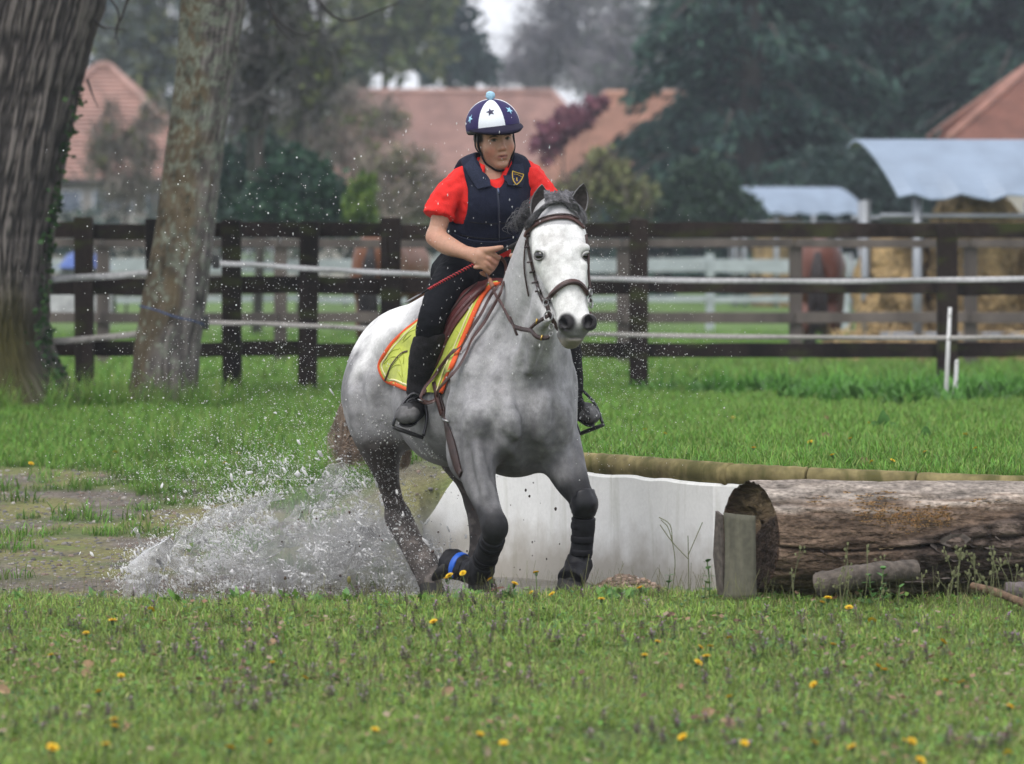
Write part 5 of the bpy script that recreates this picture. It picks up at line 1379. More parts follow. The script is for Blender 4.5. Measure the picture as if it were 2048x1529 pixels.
M_boottoe = mat('scuffed_toe_leather', (.085, .083, .085), .6, noise=(40, 4, .45, 1.4, ONE), bump=(80, .3, .003, ONE))
M_rubber = mat('black_rubber', (.010, .010, .010), .65, bump=(60, .3, .004, ONE))
M_navy_silk = mat('navy_silk', (.024, .016, .085), .65, spec=.3, noise=(300, 2, .85, 1.1, ONE))
M_white_silk = mat('white_silk', (.70, .74, .80), .55, sheen=.2, noise=(300, 2, .92, 1.04, ONE))
M_blue_star = mat('light_blue_star', (.30, .58, .78), .6)
M_black_star = mat('dark_star', (.022, .018, .06), .6)
M_pompom = mat('pale_blue_wool', (.34, .56, .72), .95, bump=(120, .8, .006, ONE))
M_black = mat('black_webbing', (.008, .008, .010), .75, spec=.2)
M_hair = mat('dark_hair', (.022, .016, .013), .5, noise=(60, 2, .5, 1.6, (1, 1, .2)))
M_yellow = mat('yellow_thread', (.62, .42, .05), .7)

KNEE_R, ANK_R, TOE_R = W(862, 645, -.27), W(838, 795, -.13), W(810, 838, -.27)
KNEE_L, ANK_L, TOE_L = W(1118, 640, .02), W(1140, 795, .16), W(1188, 838, .08)
SH_R, EL_R, WR_R = W(902, 384, -.085), W(871, 474, -.12), W(938, 508, -.30)
SH_L, EL_L, WR_L = W(1061, 367, .05), W(1108, 470, .02), W(1052, 520, -.24)
PEL = W(942, 548, .08)

def arms(f, g=0.0, lower=True):
    f.chain([W(930, 366, -.055), SH_R, W(884, 428, -.10), EL_R], [.056 + g, .052 + g, .045 + g, .038 + g], .03)
    f.chain([W(1045, 360, .03), SH_L, W(1090, 420, .045), EL_L], [.066 + g, .062 + g, .050 + g, .041 + g], .03)
def torso(f, g=0.0, k=.05):
    f.chain([PEL, W(958, 495, .06), W(972, 435, .02), W(983, 385, -.01)], [.110 + g, .098 + g, .115 + g, .105 + g], k, side=RR, flat=[1.35, 1.22, 1.22, 1.35])
    f.chain([W(928, 364, -.05), W(985, 352, -.01), W(1050, 358, .05)], [.056 + g, .078 + g, .058 + g], k)
    f.ell(W(958, 410, -.07), (.06 + g, .055 + g, .055 + g), (RR, RF, UPV), .05)
    f.ell(W(1006, 408, -.05), (.06 + g, .055 + g, .055 + g), (RR, RF, UPV), .05)
def legs(f, g=0.0, k=.04):
    f.ell(PEL + UPV * -.01, (.185 + g, .135 + g, .13 + g), (HR, HF, UPV), .03)
    f.chain([W(925, 542, -.03), W(893, 580, -.16), W(870, 622, -.25), KNEE_R, W(860, 676, -.24)], [.096 + g, .078 + g, .060 + g, .057 + g, .055 + g], k)
    f.chain([W(982, 545, .10), W(1040, 580, .05), W(1095, 622, .02), KNEE_L, W(1122, 676, .04)], [.098 + g, .086 + g, .068 + g, .061 + g, .056 + g], k)
def shanks(f, g=0.0, k=.02):
    f.chain([W(862, 672, -.24), W(852, 710, -.20), W(843, 755, -.15), ANK_R], [.058 + g, .060 + g, .050 + g, .044 + g], k)
    f.chain([W(1122, 672, .04), W(1130, 710, .08), W(1138, 755, .14), ANK_L], [.058 + g, .060 + g, .050 + g, .044 + g], k)

def rider_body():
    f = Field(W(830, 880, -.62) - .05, W(1215, 190, .38) + .05, 0.0045 if not DEV else 0.006)
    torso(f, -.012); arms(f, -.004); legs(f, -.012); shanks(f, -.01)
    # neck
    f.chain([W(984, 362, -.01), W(985, 335, -.02), W(986, 305, -.03)], [.058, .051, .052], .03)
    # head
    ax = (FS, FN, FU)
    f.ell(FP(0, .045, .0), (.073, .092, .080), ax, .02)
    f.ell(FP(0, -.010, .018), (.063, .068, .070), ax, .03)
    f.ell(FP(0, -.046, .028), (.049, .056, .048), ax, .03)
    f.ell(FP(0, -.090, .060), (.024, .022, .018), ax, .03)                     # chin
    for sg in (1, -1):
        f.ell(FP(sg * .040, -.018, .056), (.022, .020, .020), ax, .03)         # cheek bone
        f.ell(FP(sg * .030, .034, .074), (.022, .012, .007), ax, .015)         # brow
        f.ell(FP(sg * .0315, .0165, .090), (.0165, .0125, .0095), ax, .010, 's')   # eye socket
        f.ell(FP(sg * .0310, .0165, .0705), (.0135, .0125, .0115), ax, .003)   # eyeball
        f.chain([FP(sg * .0180, .0175, .0770), FP(sg * .031, .0235, .0820), FP(sg * .0445, .0165, .0730)], [.0028, .0034, .0028], .004)   # upper lid
        f.chain([FP(sg * .0190, .0130, .0775), FP(sg * .031, .0095, .0790), FP(sg * .0435, .0135, .0720)], [.0022, .0024, .0022], .005)   # lower lid
        f.ell(FP(sg * .074, .006, -.004), (.008, .018, .031), ax, .008)        # ear
        f.ell(FP(sg * .0105, -.0235, .092), (.0085, .010, .0075), ax, .006)    # nostril wing
    f.chain([FP(0, .022, .078), FP(0, -.002, .092), FP(0, -.0165, .104)], [.0085, .0085, .0098], .012)
    f.ell(FP(0, -.0205, .102), (.010, .010, .0085), ax, .008)
    for sg in (1, -1): f.ell(FP(sg * .0062, -.0305, .0985), (.0042, .006, .0035), ax, .003, 's')
    f.chain([FP(.023, -.0535, .076), FP(.009, -.0475, .089), FP(0, -.0490, .0905), FP(-.009, -.0475, .089), FP(-.023, -.0535, .076)], [.0030, .0042, .0040, .0042, .0030], .007)
    f.chain([FP(.023, -.0560, .075), FP(0, -.0615, .0865), FP(-.023, -.0560, .075)], [.0032, .0052, .0032], .007)
    f.chain([FP(.020, -.0545, .083), FP(0, -.0550, .0945), FP(-.020, -.0545, .083)], [.0015, .0032, .0015], .0025, 's')
    f.ell(FP(0, -.076, .082), (.02, .010, .006), ax, .012, 's')
    # forearms
    f.chain([EL_R, W(893, 490, -.18), W(918, 501, -.25), WR_R], [.040, .041, .033, .027], .02, side=UPV, flat=[1, 1, .95, .9])
    f.chain([EL_L, W(1090, 492, -.06), W(1070, 508, -.16), WR_L], [.041, .043, .035, .028], .02)
    # right hand: fist round the rein and whip, back of the hand to the camera
    f.chain([WR_R, W(952, 512, -.325), W(968, 516, -.34)], [.028, .031, .030], .012)
    f.chain([W(960, 510, -.345), W(976, 507, -.36)], [.024, .017], .012)
    f.chain([W(958, 522, -.34), W(970, 532, -.35)], [.024, .017], .012)
    fing = [((981, 506), (997, 515), (992, 524), .0105), ((977, 516), (992, 527), (986, 535), .0108), ((971, 525), (986, 537), (979, 543), .0104), ((965, 534), (979, 545), (972, 550), .0092)]
    for i, (a, b, c, r) in enumerate(fing):
        f.chain([W(a[0] - 15, a[1] + 1, -.345), W(*a, -.372 + .007 * i), W((a[0] + b[0]) / 2, (a[1] + b[1]) / 2, -.372 + .007 * i), W(*b, -.362 + .007 * i)], [r * .9, r * 1.10, r * .92, r * 1.02], .0025)
        f.chain([W(*b, -.362 + .007 * i), W(*c, -.318 + .007 * i), W(c[0] - 10, c[1] - 4, -.306)], [r * 1.0, r * .9, r * .8], .0025)
    f.chain([W(958, 503, -.335), W(976, 501, -.372), W(990, 498, -.392), W(1004, 495, -.396)], [.017, .014, .0108, .0082], .005)     # thumb
    # left hand (behind the neck of the horse)
    f.chain([WR_L, W(1044, 525, -.28), W(1036, 528, -.32)], [.028, .031, .028], .012)
    for i in range(4):
        a = W(1036 + 2 * i, 520 + 7 * i, -.335); b = W(1024 + 2 * i, 524 + 7 * i, -.345); c = W(1026 + 3 * i, 530 + 7 * i, -.30)
        f.chain([W(1044, 520 + 6 * i, -.30), a, b], [.010, .0108, .0100], .0045); f.chain([b, c], [.010, .009], .0045)
    f.chain([W(1046, 516, -.30), W(1034, 512, -.34), W(1022, 512, -.35)], [.016, .012, .009], .006)
    return f
def rider_colour(V):
    n = vnoise(V, 40, 3); n2 = vnoise(V, 14, 4)
    c = np.array((.44, .245, .170))[None] * (.95 + .1 * n)[:, None]
    def mixc(c, col, w): return c + (np.asarray(col) - c) * np.clip(w, 0, 1)[:, None]
    q = V - FC; s_, u_, n_ = q @ FS, q @ FU, q @ FN
    head = (u_ > -.12) & (u_ < .12) & (np.abs(s_) < .1) & (n_ > -.1)
    def blob(s0, u0, n0, rs, ru, rn): return np.where(head, np.sqrt(((s_ - s0) / rs) ** 2 + ((u_ - u0) / ru) ** 2 + ((n_ - n0) / rn) ** 2), 9)
    for sg in (1, -1):
        c = mixc(c, (.62, .22, .17), sstep(1.2, .1, blob(sg * .040, -.026, .055, .026, .030, .05)) * .75)
    c = mixc(c, (.60, .23, .18), sstep(1.2, .2, blob(0, -.020, .104, .012, .012, .02)) * .5)
    c = mixc(c, (.36, .135, .11), sstep(1.15, .75, blob(0, -.0550, .085, .025, .0090, .02)) * .9)
    c = mixc(c, (.10, .02, .02), sstep(1.2, .7, blob(0, -.0550, .088, .021, .0022, .02)))
    for sg in (1, -1):
        b = np.where(head, np.sqrt(((s_ - sg * .032) / .0185) ** 2 + ((u_ - (.0345 - 18 * (np.abs(s_) - .030) ** 2)) / .0042) ** 2), 9); b = np.where(n_ > .04, b, 9)
        c = mixc(c, (.035, .02, .015), sstep(1.35, .6, b))
        e = blob(sg * .031, .0165, .078, .0125, .0066, .02)
        c = mixc(c, (.30, .265, .25), sstep(1.1, .85, e))
        i = blob(sg * .0290, .0170, .080, .0074, .0074, .02)
        c = mixc(c, (.030, .020, .014), sstep(1.1, .8, np.maximum(i, e * .95)))
        l = np.where(head & (n_ > .04), np.sqrt(((s_ - sg * .0315) / .0165) ** 2 + ((u_ - (.0230 - 30 * (np.abs(s_) - .031) ** 2)) / .0028) ** 2), 9)
        c = mixc(c, (.03, .018, .015), sstep(1.3, .6, l))
        c = mixc(c, (.36, .19, .15), sstep(1.3, .6, blob(sg * .031, .007, .078, .017, .006, .02)) * .4)
    hl_ = np.where(head, sstep(.052, .064, np.abs(s_) + .10 * np.maximum(0, .050 - u_) * -1) * sstep(.000, .018, u_ + .010 * (n2 - .5)) * sstep(.056, .036, n_), 0)
    c = mixc(c, (.020, .014, .011), hl_)
    c = mixc(c, (.34, .185, .13), np.where(head, sstep(.030, .052, np.abs(s_)) * sstep(-.02, -.08, u_) * .5, 0))
    # rosy knuckles and elbow
    c = mixc(c, (.58, .27, .21), sstep(1.2, .2, np.linalg.norm((V - W(985, 522, -.36)) / .04, axis=1)) * .6)
    c = mixc(c, (.57, .27, .20), sstep(1.2, .2, np.linalg.norm((V - W(866, 482, -.15)) / .05, axis=1)) * .5)
    return c
rf_ = rider_body()
rV, rQ = rf_.mesh(); rV = relax(rV, rQ, 1, .4)
rider = empty('person', tuple(map(float, PEL)))
tag(rider, 'rider in red t-shirt, navy body protector and star helmet, sitting on the grey horse', 'person')
obj('body', mesh_np('rider_body', rV, quads=rQ, col=rider_colour(rV)), M_skin, rider)
RBVH = BVHTree.FromPolygons([tuple(v) for v in rV], [tuple(map(int, q)) for q in rQ])

def garment(name, fn, lo, hi, h, material, rel=1, wr=0.0, wf=20, parent=None):
    f = Field(lo, hi, h); fn(f)
    V, Q = f.mesh(); V = relax(V, Q, rel, .5)
    if wr:
        me = mesh_np(name, V, quads=Q); nn = np.zeros(len(V) * 3, np.float32); me.vertices.foreach_get('normal', nn); nn = nn.reshape(-1, 3)
        V = V + nn * (wr * (vnoise(V * np.array((1, 1, .55)), wf, 8) - .32) + wr * .5 * (vnoise(V, wf * 2.3, 9) - .4))[:, None]
    o = obj(name, mesh_np(name, V, quads=Q), material, parent if parent is not None else rider)
    return o, V, Q
LO, HI = W(800, 890, -.62) - .05, W(1230, 180, .45) + .05
hh = .005 if not DEV else .007
def f_shirt(f):
    torso(f, .008); f.chain([W(930, 368, -.055), SH_R, W(882, 415, -.105), W(873, 442, -.115)], [.062, .057, .058, .067], .02)
    f.chain([W(1045, 360, .03), SH_L, W(1090, 410, .05), W(1098, 440, .05)], [.074, .074, .066, .064], .025)
    for a, b in ((W(912, 385, -.155), W(920, 428, -.14)), (W(898, 400, -.165), W(904, 436, -.17)), (W(886, 392, -.175), W(876, 430, -.18)), (W(924, 400, -.14), W(934, 432, -.12))):
        f.cap(a, b, .004, .005, .022, 's')
    f.chain([W(986, 352, -.03), W(987, 310, -.05)], [.062, .066], .006, 's')
    f.ell(W(992, 344, -.13), (.056, .07, .045), (RR, RF, UPV), .006, 's')
    f.plane(W(885, 432, -.11), _nrm(np.array((-.15, -.02, -1))), .004) if False else None
    # sleeve hems
    for (p, q) in ((W(878, 414, -.105), W(868, 458, -.125)), (W(1092, 414, .05), W(1104, 460, .05))):
        n = _nrm(q - p); c = p + n * .036
        f.cap(c + n * .052, c + n * .13, .086, .086, .004, 's', side=n, flat=.6) if False else None
        w = f._win(c - .14, c + .14)
        sl, X, Y, Z = w
        dd = ((X - c[0]) * n[0] + (Y - c[1]) * n[1] + (Z - c[2]) * n[2]).astype(np.float32)
        rad = np.sqrt((X - c[0]) ** 2 + (Y - c[1]) ** 2 + (Z - c[2]) ** 2)
        cut = np.where(rad < .13, dd, -1)
        # only the sleeve, not the trunk
        side = (X - W(925, 420, 0)[0]) if p[0] < 0 and p[0] < W(960, 0, 0)[0] else (W(1062, 420, 0)[0] - X)
        cut = np.where(side + 0 * Y + 0 * Z < 0, cut, -1).astype(np.float32)
        f._mix(sl, cut, .003, 'i')
    f.plane(W(1010, 516, .0), _nrm((.02, 0, -1)), .004)
o_shirt, _, _ = garment('t_shirt', f_shirt, LO, HI, hh, M_red, 1, .017, 24)
def f_vest(f):
    torso(f, .024, .04)
    f.chain([W(940, 352, -.045), W(985, 345, -.01), W(1034, 348, .04)], [.074, .084, .074], .04)
    f.chain([W(987, 365, -.035), W(988, 300, -.06)], [.070, .082], .012, 's')
    f.chain([W(990, 330, -.12), W(993, 352, -.14), W(997, 370, -.15)], [.062, .048, .024], .010, 's')
    f.chain([W(886, 340, -.08), W(896, 372, -.09), W(902, 405, -.10), W(905, 430, -.09)], [.085, .088, .082, .060], .012, 's')
    f.chain([W(1078, 335, .06), W(1073, 365, .06), W(1069, 402, .06), W(1064, 430, .06)], [.078, .080, .074, .055], .012, 's')
    f.chain([W(860, 350, -.08), SH_R], [.09, .07], .012, 's'); f.chain([W(1110, 350, .08), SH_L], [.09, .07], .012, 's')
    f.plane(W(960, 497, .05), _nrm((-.04, 0, -1)), .012)
o_vest, vV, vQ = garment('body_protector', f_vest, LO, HI, hh, M_vest, 1, .006, 22)
VBVH = BVHTree.FromPolygons([tuple(v) for v in vV], [tuple(map(int, q)) for q in vQ])
def f_breech(f):
    legs(f, 0); f.chain([PEL, W(956, 500, .06)], [.112, .100], .04, side=RR, flat=[1.35, 1.25])
    f.plane(W(955, 500, .06), (0, 0, 1), .004)
garment('breeches', f_breech, LO, HI, hh, M_breech, 1, .008, 24)
def f_chaps(f):
    shanks(f, .008); f.plane(W(860, 670, -.24), _nrm((.0, .25, 1)), .006)
def cut_side(sgn):
    def fn(f):
        shanks(f, .009)
        f.plane(W(860, 672, -.24), _nrm((-.05, .12, 1)), .004)
        f.plane(W(990, 700, 0), (sgn, 0, 0), .002)
        f.plane(W(860, 790, -.1), (0, 0, -1), .01)
    return fn
garment('half_chap', cut_side(1), LO, HI, hh, M_chap, 1, .005, 26)
garment('half_chap', cut_side(-1), LO, HI, hh, M_chap, 1, .005, 26)

# ankle boots
def boot(ank, toe, sgn):
    d = _nrm(toe - ank); sd = _nrm(np.cross(d, UPV)); up = np.cross(sd, d)
    heel = ank - UPV * .045 - d * .035
    lo = np.minimum(ank, toe) - .14; hi = np.maximum(ank, toe) + .14
    def fb(f):
        f.chain([ank + UPV * .05, ank, ank - UPV * .03 + d * .01], [.050, .050, .050], .02)
        f.chain([heel, ank - UPV * .035 + d * .05, toe - d * .045, toe - d * .022], [.040, .045, .042, .034], .02, side=sd, flat=[.9, 1.0, 1.22, 1.40])
        f.plane(toe - up * .038, -up, .006); f.plane(toe - d * .02 + up * .030, _nrm(up + d * .35), .012)
    o, V, Q = garment('boot', fb, lo, hi, .005, M_boot, 1, .004, 30)
    def ft(f):
        f.chain([toe - d * .060, toe - d * .045, toe - d * .022], [.0435, .0435, .0355], .01, side=sd, flat=[1.16, 1.22, 1.40]); f.plane(toe - d * .045, -d, .006); f.plane(toe - up * .024, -up, .004); f.plane(toe - d * .02 + up * .032, _nrm(up + d * .35), .012)
    garment('toe_cap', ft, lo, hi, .004, M_boottoe, 1, .003, 40, o)
    def fs(f):
        f.chain([heel - up * .006, toe - d * .045 - up * .004, toe - d * .018 - up * .004], [.044, .046, .043], .01, side=sd, flat=[.95, 1.15, 1.28])
        f.plane(toe - up * .052, -up, .004); f.plane(toe - up * .030, up, .004)
    garment('sole', fs, lo, hi, .005, M_rubber, 1, 0, 1, o)
    for i in range(5):
        c = ank + d * (.036 + .013 * i) + up * (.034 - .0065 * i) + np.array((0, -.012, .0))
        MB().tube([c - sd * .024 + up * -.004, c + up * .008, c + sd * .024 - up * .004], .0026, 5).build('lace', M_black, o, smooth=True)
boot(ANK_R, TOE_R, 1)
boot(ANK_L, TOE_L, -1)

# patches that lie on a garment or on the horse: ruled between two rows of photograph points
def patch(name, A, B, bvh, off, thick, material, parent, n=14, m=8, bulge=0.0, fn=None, seg=4):
    A = smooth_path(A, seg) if len(A) > 2 else np.asarray(A, float); B = smooth_path(B, seg) if len(B) > 2 else np.asarray(B, float)
    def rs(P, n):
        L = np.concatenate(([0], np.cumsum(np.linalg.norm(np.diff(P, axis=0), axis=1)))); t = np.linspace(0, L[-1], n)
        return np.stack([np.interp(t, L, P[:, k]) for k in range(P.shape[1])], 1)
    A, B = rs(A, n), rs(B, n); V, N_ = [], []
    for i in range(n):
        for j in range(m):
            t = j / (m - 1); p = A[i] * (1 - t) + B[i] * t
            e = min(1, 4 * min(t, 1 - t, i / (n - 1), 1 - i / (n - 1)))
            w, nn = hit(p[0], p[1], 0, bvh)
            N_.append(nn); V.append(w + nn * (off + thick + bulge * e + (fn(i / (n - 1), t) if fn else 0)))
    V, N_ = np.array(V), np.array(N_)
    G = V.reshape(n, m, 3).copy()
    for _ in range(3):
        G[1:-1, 1:-1] = .5 * G[1:-1, 1:-1] + .125 * (G[:-2, 1:-1] + G[2:, 1:-1] + G[1:-1, :-2] + G[1:-1, 2:])
    V = G.reshape(-1, 3)
    Fq = [(i * m + j, (i + 1) * m + j, (i + 1) * m + j + 1, i * m + j + 1) for i in range(n - 1) for j in range(m - 1)]
    # solid: back layer pushed in
    k = len(V); V2 = np.vstack((V, V - N_ * thick))
    F2 = [tuple(reversed(f)) for f in Fq] if False else list(Fq)
    F2 += [tuple(reversed([q + k for q in f])) for f in Fq]
    ring = [j for j in range(m)] + [i * m + m - 1 for i in range(1, n)] + [(n - 1) * m + j for j in range(m - 2, -1, -1)] + [i * m for i in range(n - 2, 0, -1)]
    for a, b in zip(ring, ring[1:] + ring[:1]): F2.append((a, b, b + k, a + k))
    me = bpy.data.meshes.new(name); me.from_pydata([tuple(v) for v in V2], [], F2)
    import bmesh
    bm = bmesh.new(); bm.from_mesh(me); bmesh.ops.recalc_face_normals(bm, faces=bm.faces); bm.to_mesh(me); bm.free()
    me.polygons.foreach_set('use_smooth', np.ones(len(me.polygons), bool))
    o = obj(name, me, material, parent)
    e = o.modifiers.new('edge', 'EDGE_SPLIT'); e.split_angle = math.radians(50)
    return o
def line_on(name, pts, r, bvh, material, parent, off=0.0, flat=None, n=5, seg=6):
    """thin seam or strap lying on a surface; normals keep flat straps flat"""
    P = smooth_path(pts, seg) if len(pts) > 2 else np.asarray(pts, float)
    Q, N_ = zip(*[hit(p[0], p[1], off, bvh) for p in P])
    N_ = np.array(N_)
    for _ in range(4): N_[1:-1] = (N_[:-2] + N_[1:-1] + N_[2:]) / 3
    Q = np.array(Q)
    for _ in range(3): Q[1:-1] = .25 * Q[:-2] + .5 * Q[1:-1] + .25 * Q[2:]
    return MB().tube(Q, r, n, flat=flat, up=N_).build(name, material, parent, smooth=True)

patch('shoulder_flap', [(930, 336), (938, 352), (949, 370), (956, 380)], [(946, 318), (960, 342), (974, 362), (979, 374)], VBVH, .002, .012, M_vest2, o_vest, bulge=.006)
patch('shoulder_flap', [(1017, 334), (1012, 348), (1011, 362), (1014, 372)], [(1043, 330), (1045, 348), (1044, 362), (1040, 376)], VBVH, .002, .012, M_vest2, o_vest, bulge=.006)
line_on('zip', [(994, 375), (997, 405), (998, 440), (997, 492)], .0045, VBVH, mat('zip_tape', (.022, .026, .05), .5), o_vest, .001, (1, .6))
line_on('zip_puller', [(996, 378), (997, 388)], .004, VBVH, mat('zip_metal', (.12, .15, .25), .35, .6), o_vest, .006)
for yy in (440, 470): line_on('quilt_seam', [(920, yy), (950, yy + 6), (990, yy + 8), (1030, yy + 4)], .0028, VBVH, M_black, o_vest, .0005)
patch('waist_strap', [(908, 466), (930, 476), (960, 482), (1000, 482), (1045, 470)], [(908, 478), (930, 488), (960, 494), (1000, 494), (1045, 484)], VBVH, .002, .006, M_vest2, o_vest, n=22, m=4)
# badge: a shield with a yellow edge and a small figure
bd = patch('badge', [(1021, 347), (1020, 358), (1027, 371)], [(1040, 353), (1038, 364), (1030, 371)], VBVH, .017, .002, mat('badge_cloth', (.02, .022, .10), .7), o_vest, n=8, m=6)
line_on('badge_edge', [(1021, 346.5), (1020, 354), (1021, 362), (1027, 371.5), (1029, 371.5), (1036, 364), (1040, 354), (1040, 352), (1030, 350), (1021, 346.5)], .0022, VBVH, M_yellow, bd, .023, seg=3)
line_on('badge_figure', [(1029, 359), (1028.5, 362), (1029, 366)], .0026, VBVH, M_yellow, bd, .023)
line_on('badge_lettering', [(1023, 352), (1030, 354), (1037, 357)], .0012, VBVH, M_yellow, bd, .023)

# ---- helmet with a two-tone silk cover
HC = FP(0, .074, -.006)
HUP = _nrm(FU + FN * .10); HFN = _nrm(FN - HUP * (FN @ HUP)); HRS = np.cross(HFN, HUP); HRS = HRS if HRS @ FS > 0 else -HRS
HRAD = (.1130, .1340, .1120)
def hpt(phi, th, sc=1.0):
    """phi from the face towards the rider's left (image right); th from the crown"""
    return HC + (-HRS * math.sin(phi) * HRAD[0] + HFN * math.cos(phi) * HRAD[1]) * math.sin(th) * sc + HUP * math.cos(th) * HRAD[2] * sc
def th_end(phi):
    return math.radians(93 + 27 * (0.5 - .5 * math.cos(phi)) + 3 * math.sin(phi))
helmet_shell = MB()
n = 72; V = []; F = []
for j in range(19):
    for k in range(n):
        ph = 2 * math.pi * k / n; V.append(hpt(ph, th_end(ph) * j / 18, .985 if j < 18 else .99))
for j in range(18):
    for k in range(n):
        F.append((j * n + k, (j + 1) * n + k, (j + 1) * n + (k + 1) % n, j * n + (k + 1) % n))
helmet = MB().add(V, F).build('helmet', M_black, rider, smooth=True)
sm = helmet.modifiers.new('thick', 'SOLIDIFY'); sm.thickness = .012; sm.offset = -1
W0 = math.radians(-37 - 18 + 2)          # start of the white front panel
for p in range(6):
    a0 = W0 + p * math.pi / 3; V = []; F = []
    nk, nj = 13, 19
    for j in range(nj):
        for k in range(nk):
            ph = a0 + (math.pi / 3) * k / (nk - 1); th = th_end(ph) * (j / (nj - 1)) * .985
            seam = min(k, nk - 1 - k) / (nk - 1)
            V.append(hpt(ph, th, 1.004 + .010 * min(1, seam * 6) * min(1, j / 4)))
    for j in range(nj - 1):
        for k in range(nk - 1):
            F.append((j * nk + k, (j + 1) * nk + k, (j + 1) * nk + k + 1, j * nk + k + 1))
    MB().add(V, F).build('cover_panel', M_white_silk if p % 2 == 0 else M_navy_silk, helmet, smooth=True)
def star(phi, th, r, material, rot=0.0):
    c = hpt(phi, th, 1.026); e = 1e-3
    ex = _nrm(hpt(phi + e, th) - hpt(phi - e, th)); ey = _nrm(hpt(phi, th - e) - hpt(phi, th + e)); nn = np.cross(ex, ey); nn = nn if nn @ (c - HC) > 0 else -nn
    V = [c + nn * .003]
    for i in range(10):
        rr = r if i % 2 == 0 else r * .40; a = rot + math.pi / 2 + i * math.pi / 5
        p = ex * rr * math.cos(a) + ey * rr * math.sin(a)
        V.append(c + p - nn * (rr * rr / .24) + nn * .001)
    MB().add(V, [(0, 1 + i, 1 + (i + 1) % 10) for i in range(10)]).build('star', material, helmet)
wc = W0 + math.pi / 6
star(wc - .02, math.radians(50), .021, M_black_star, .25)
star(wc + math.radians(56), math.radians(52), .021, M_blue_star, .5)
star(wc - math.radians(56), math.radians(68), .021, M_blue_star, -.2)
for k_ in (2, 3, 4): star(wc + k_ * math.pi / 3 if k_ != 4 else wc - 2 * math.pi / 3, math.radians(60), .020, M_black_star if k_ % 2 == 0 else M_blue_star)
# pompom
pf = Field(hpt(0, 0) - .04, hpt(0, 0) + .06, .003); pc = hpt(0, 0, 1) + HUP * .016
pf.ell(pc, .0185, None, .002)
for i in range(60):
    v_ = RNG.normal(size=3); v_ /= np.linalg.norm(v_); pf.ell(pc + v_ * .0175, .0032, None, .003)
pv, pq = pf.mesh(); obj('pompom', mesh_np('pompom', pv, quads=pq), M_pompom, helmet)
# visor
V, F = [], []; nk, nj = 25, 6
for j in range(nj):
    for k in range(nk):
        a = math.radians(-78) + math.radians(156) * k / (nk - 1); t = j / (nj - 1)
        base = hpt(a, math.radians(85) + math.radians(10) * (1 - math.cos(a)), 1.0)
        reach = .074 * max(0, math.cos(a * 1.12)) ** .8
        V.append(base + HFN * reach * t - HUP * (.013 * t * t + .004 * t) * max(0, math.cos(a)) )
for j in range(nj - 1):
    for k in range(nk - 1): F.append((j * nk + k, (j + 1) * nk + k, (j + 1) * nk + k + 1, j * nk + k + 1))
vz = MB().add(V, F).build('visor', mat('visor_cloth', (.009, .007, .024), .8, spec=.2), helmet, smooth=True)
sm = vz.modifiers.new('thick', 'SOLIDIFY'); sm.thickness = .013; sm.offset = 0
# rim band below the visor
V, F = [], []
for j in range(2):
    for k in range(nk):
        a = math.radians(-100) + math.radians(200) * k / (nk - 1)
        V.append(hpt(a, math.radians(89) + math.radians(9) * (1 - math.cos(a)) * .8 + math.radians(6) * j, .985))
for k in range(nk - 1): F.append((k, k + 1, nk + k + 1, nk + k))
rb = MB().add(V, F).build('rim_band', mat('rim_grey', (.035, .038, .042), .8), helmet, smooth=True)
sm = rb.modifiers.new('thick', 'SOLIDIFY'); sm.thickness = .008; sm.offset = 0
# harness
def strap(pts, r=.0075, nm='chin_strap', fl=(1, .5)):
    P = smooth_path(pts, 6)
    P = np.array([onskin(p, .006, RBVH)[0] if np.linalg.norm(p - onskin(p, 0, RBVH)[0]) < .03 else p for p in P])
    for _ in range(2): P[1:-1] = .25 * P[:-2] + .5 * P[1:-1] + .25 * P[2:]
    up = np.array([p - FC for p in P])
    return MB().tube(P, r, 6, flat=fl, up=up).build(nm, M_black, helmet, smooth=True)
strap([FP(.084, .058, .030), FP(.086, .020, .022), FP(.082, -.030, .020), FP(.066, -.070, .028), FP(.040, -.098, .044), FP(.016, -.112, .060), FP(-.004, -.114, .064)])
strap([FP(-.086, .058, .040), FP(-.086, .020, .040), FP(-.080, -.030, .040), FP(-.064, -.068, .044), FP(-.040, -.096, .052), FP(-.018, -.110, .060), FP(.004, -.114, .064)])
strap([FP(.082, .045, -.035), FP(.080, .0, -.020), FP(.070, -.045, .008)], .006)
strap([FP(-.082, .045, -.035), FP(-.080, .0, -.020), FP(-.070, -.045, .008)], .006)
# hair showing at the temples and nape
def f_hair(f):
    ax = (FS, FN, FU)
    f.ell(FP(0, .020, -.045), (.076, .060, .070), ax, .02)
    f.ell(FP(0, -.03, -.075), (.035, .026, .04), ax, .03)
garment('hair', f_hair, FC - .16, FC + .16, .005, M_hair, 1, .004, 60)

# ============================================================ whip
M_whip_red = mat('whip_red_braid', (.42, .020, .025), .5)
wp = [W(1066, 470, -.50), W(1040, 484, -.46), W(1000, 505, -.372), W(945, 531, -.33), W(880, 566, -.40), W(838, 590, -.46)]
WPt = smooth_path(wp, 24); LW = len(WPt)
whip = empty('riding_whip', tuple(map(float, WPt[40])))
tag(whip, 'red and black braided riding whip held in the rider\'s right hand', 'whip')
i0 = int(LW * .56)
MB().tube(WPt[:i0], .0085, 8).build('grip', M_rubber, whip, smooth=True)
MB().tube(WPt[i0 - 1:], [.0062 - .0028 * i / (LW - i0) for i in range(LW - i0 + 1)], 7).build('shaft', M_black, whip, smooth=True)
V, F = [], []
P = WPt[i0:]; fine = np.stack([np.interp(np.linspace(0, len(P) - 1, 420), np.arange(len(P)), P[:, k]) for k in range(3)], 1)
fine = fine[:330]
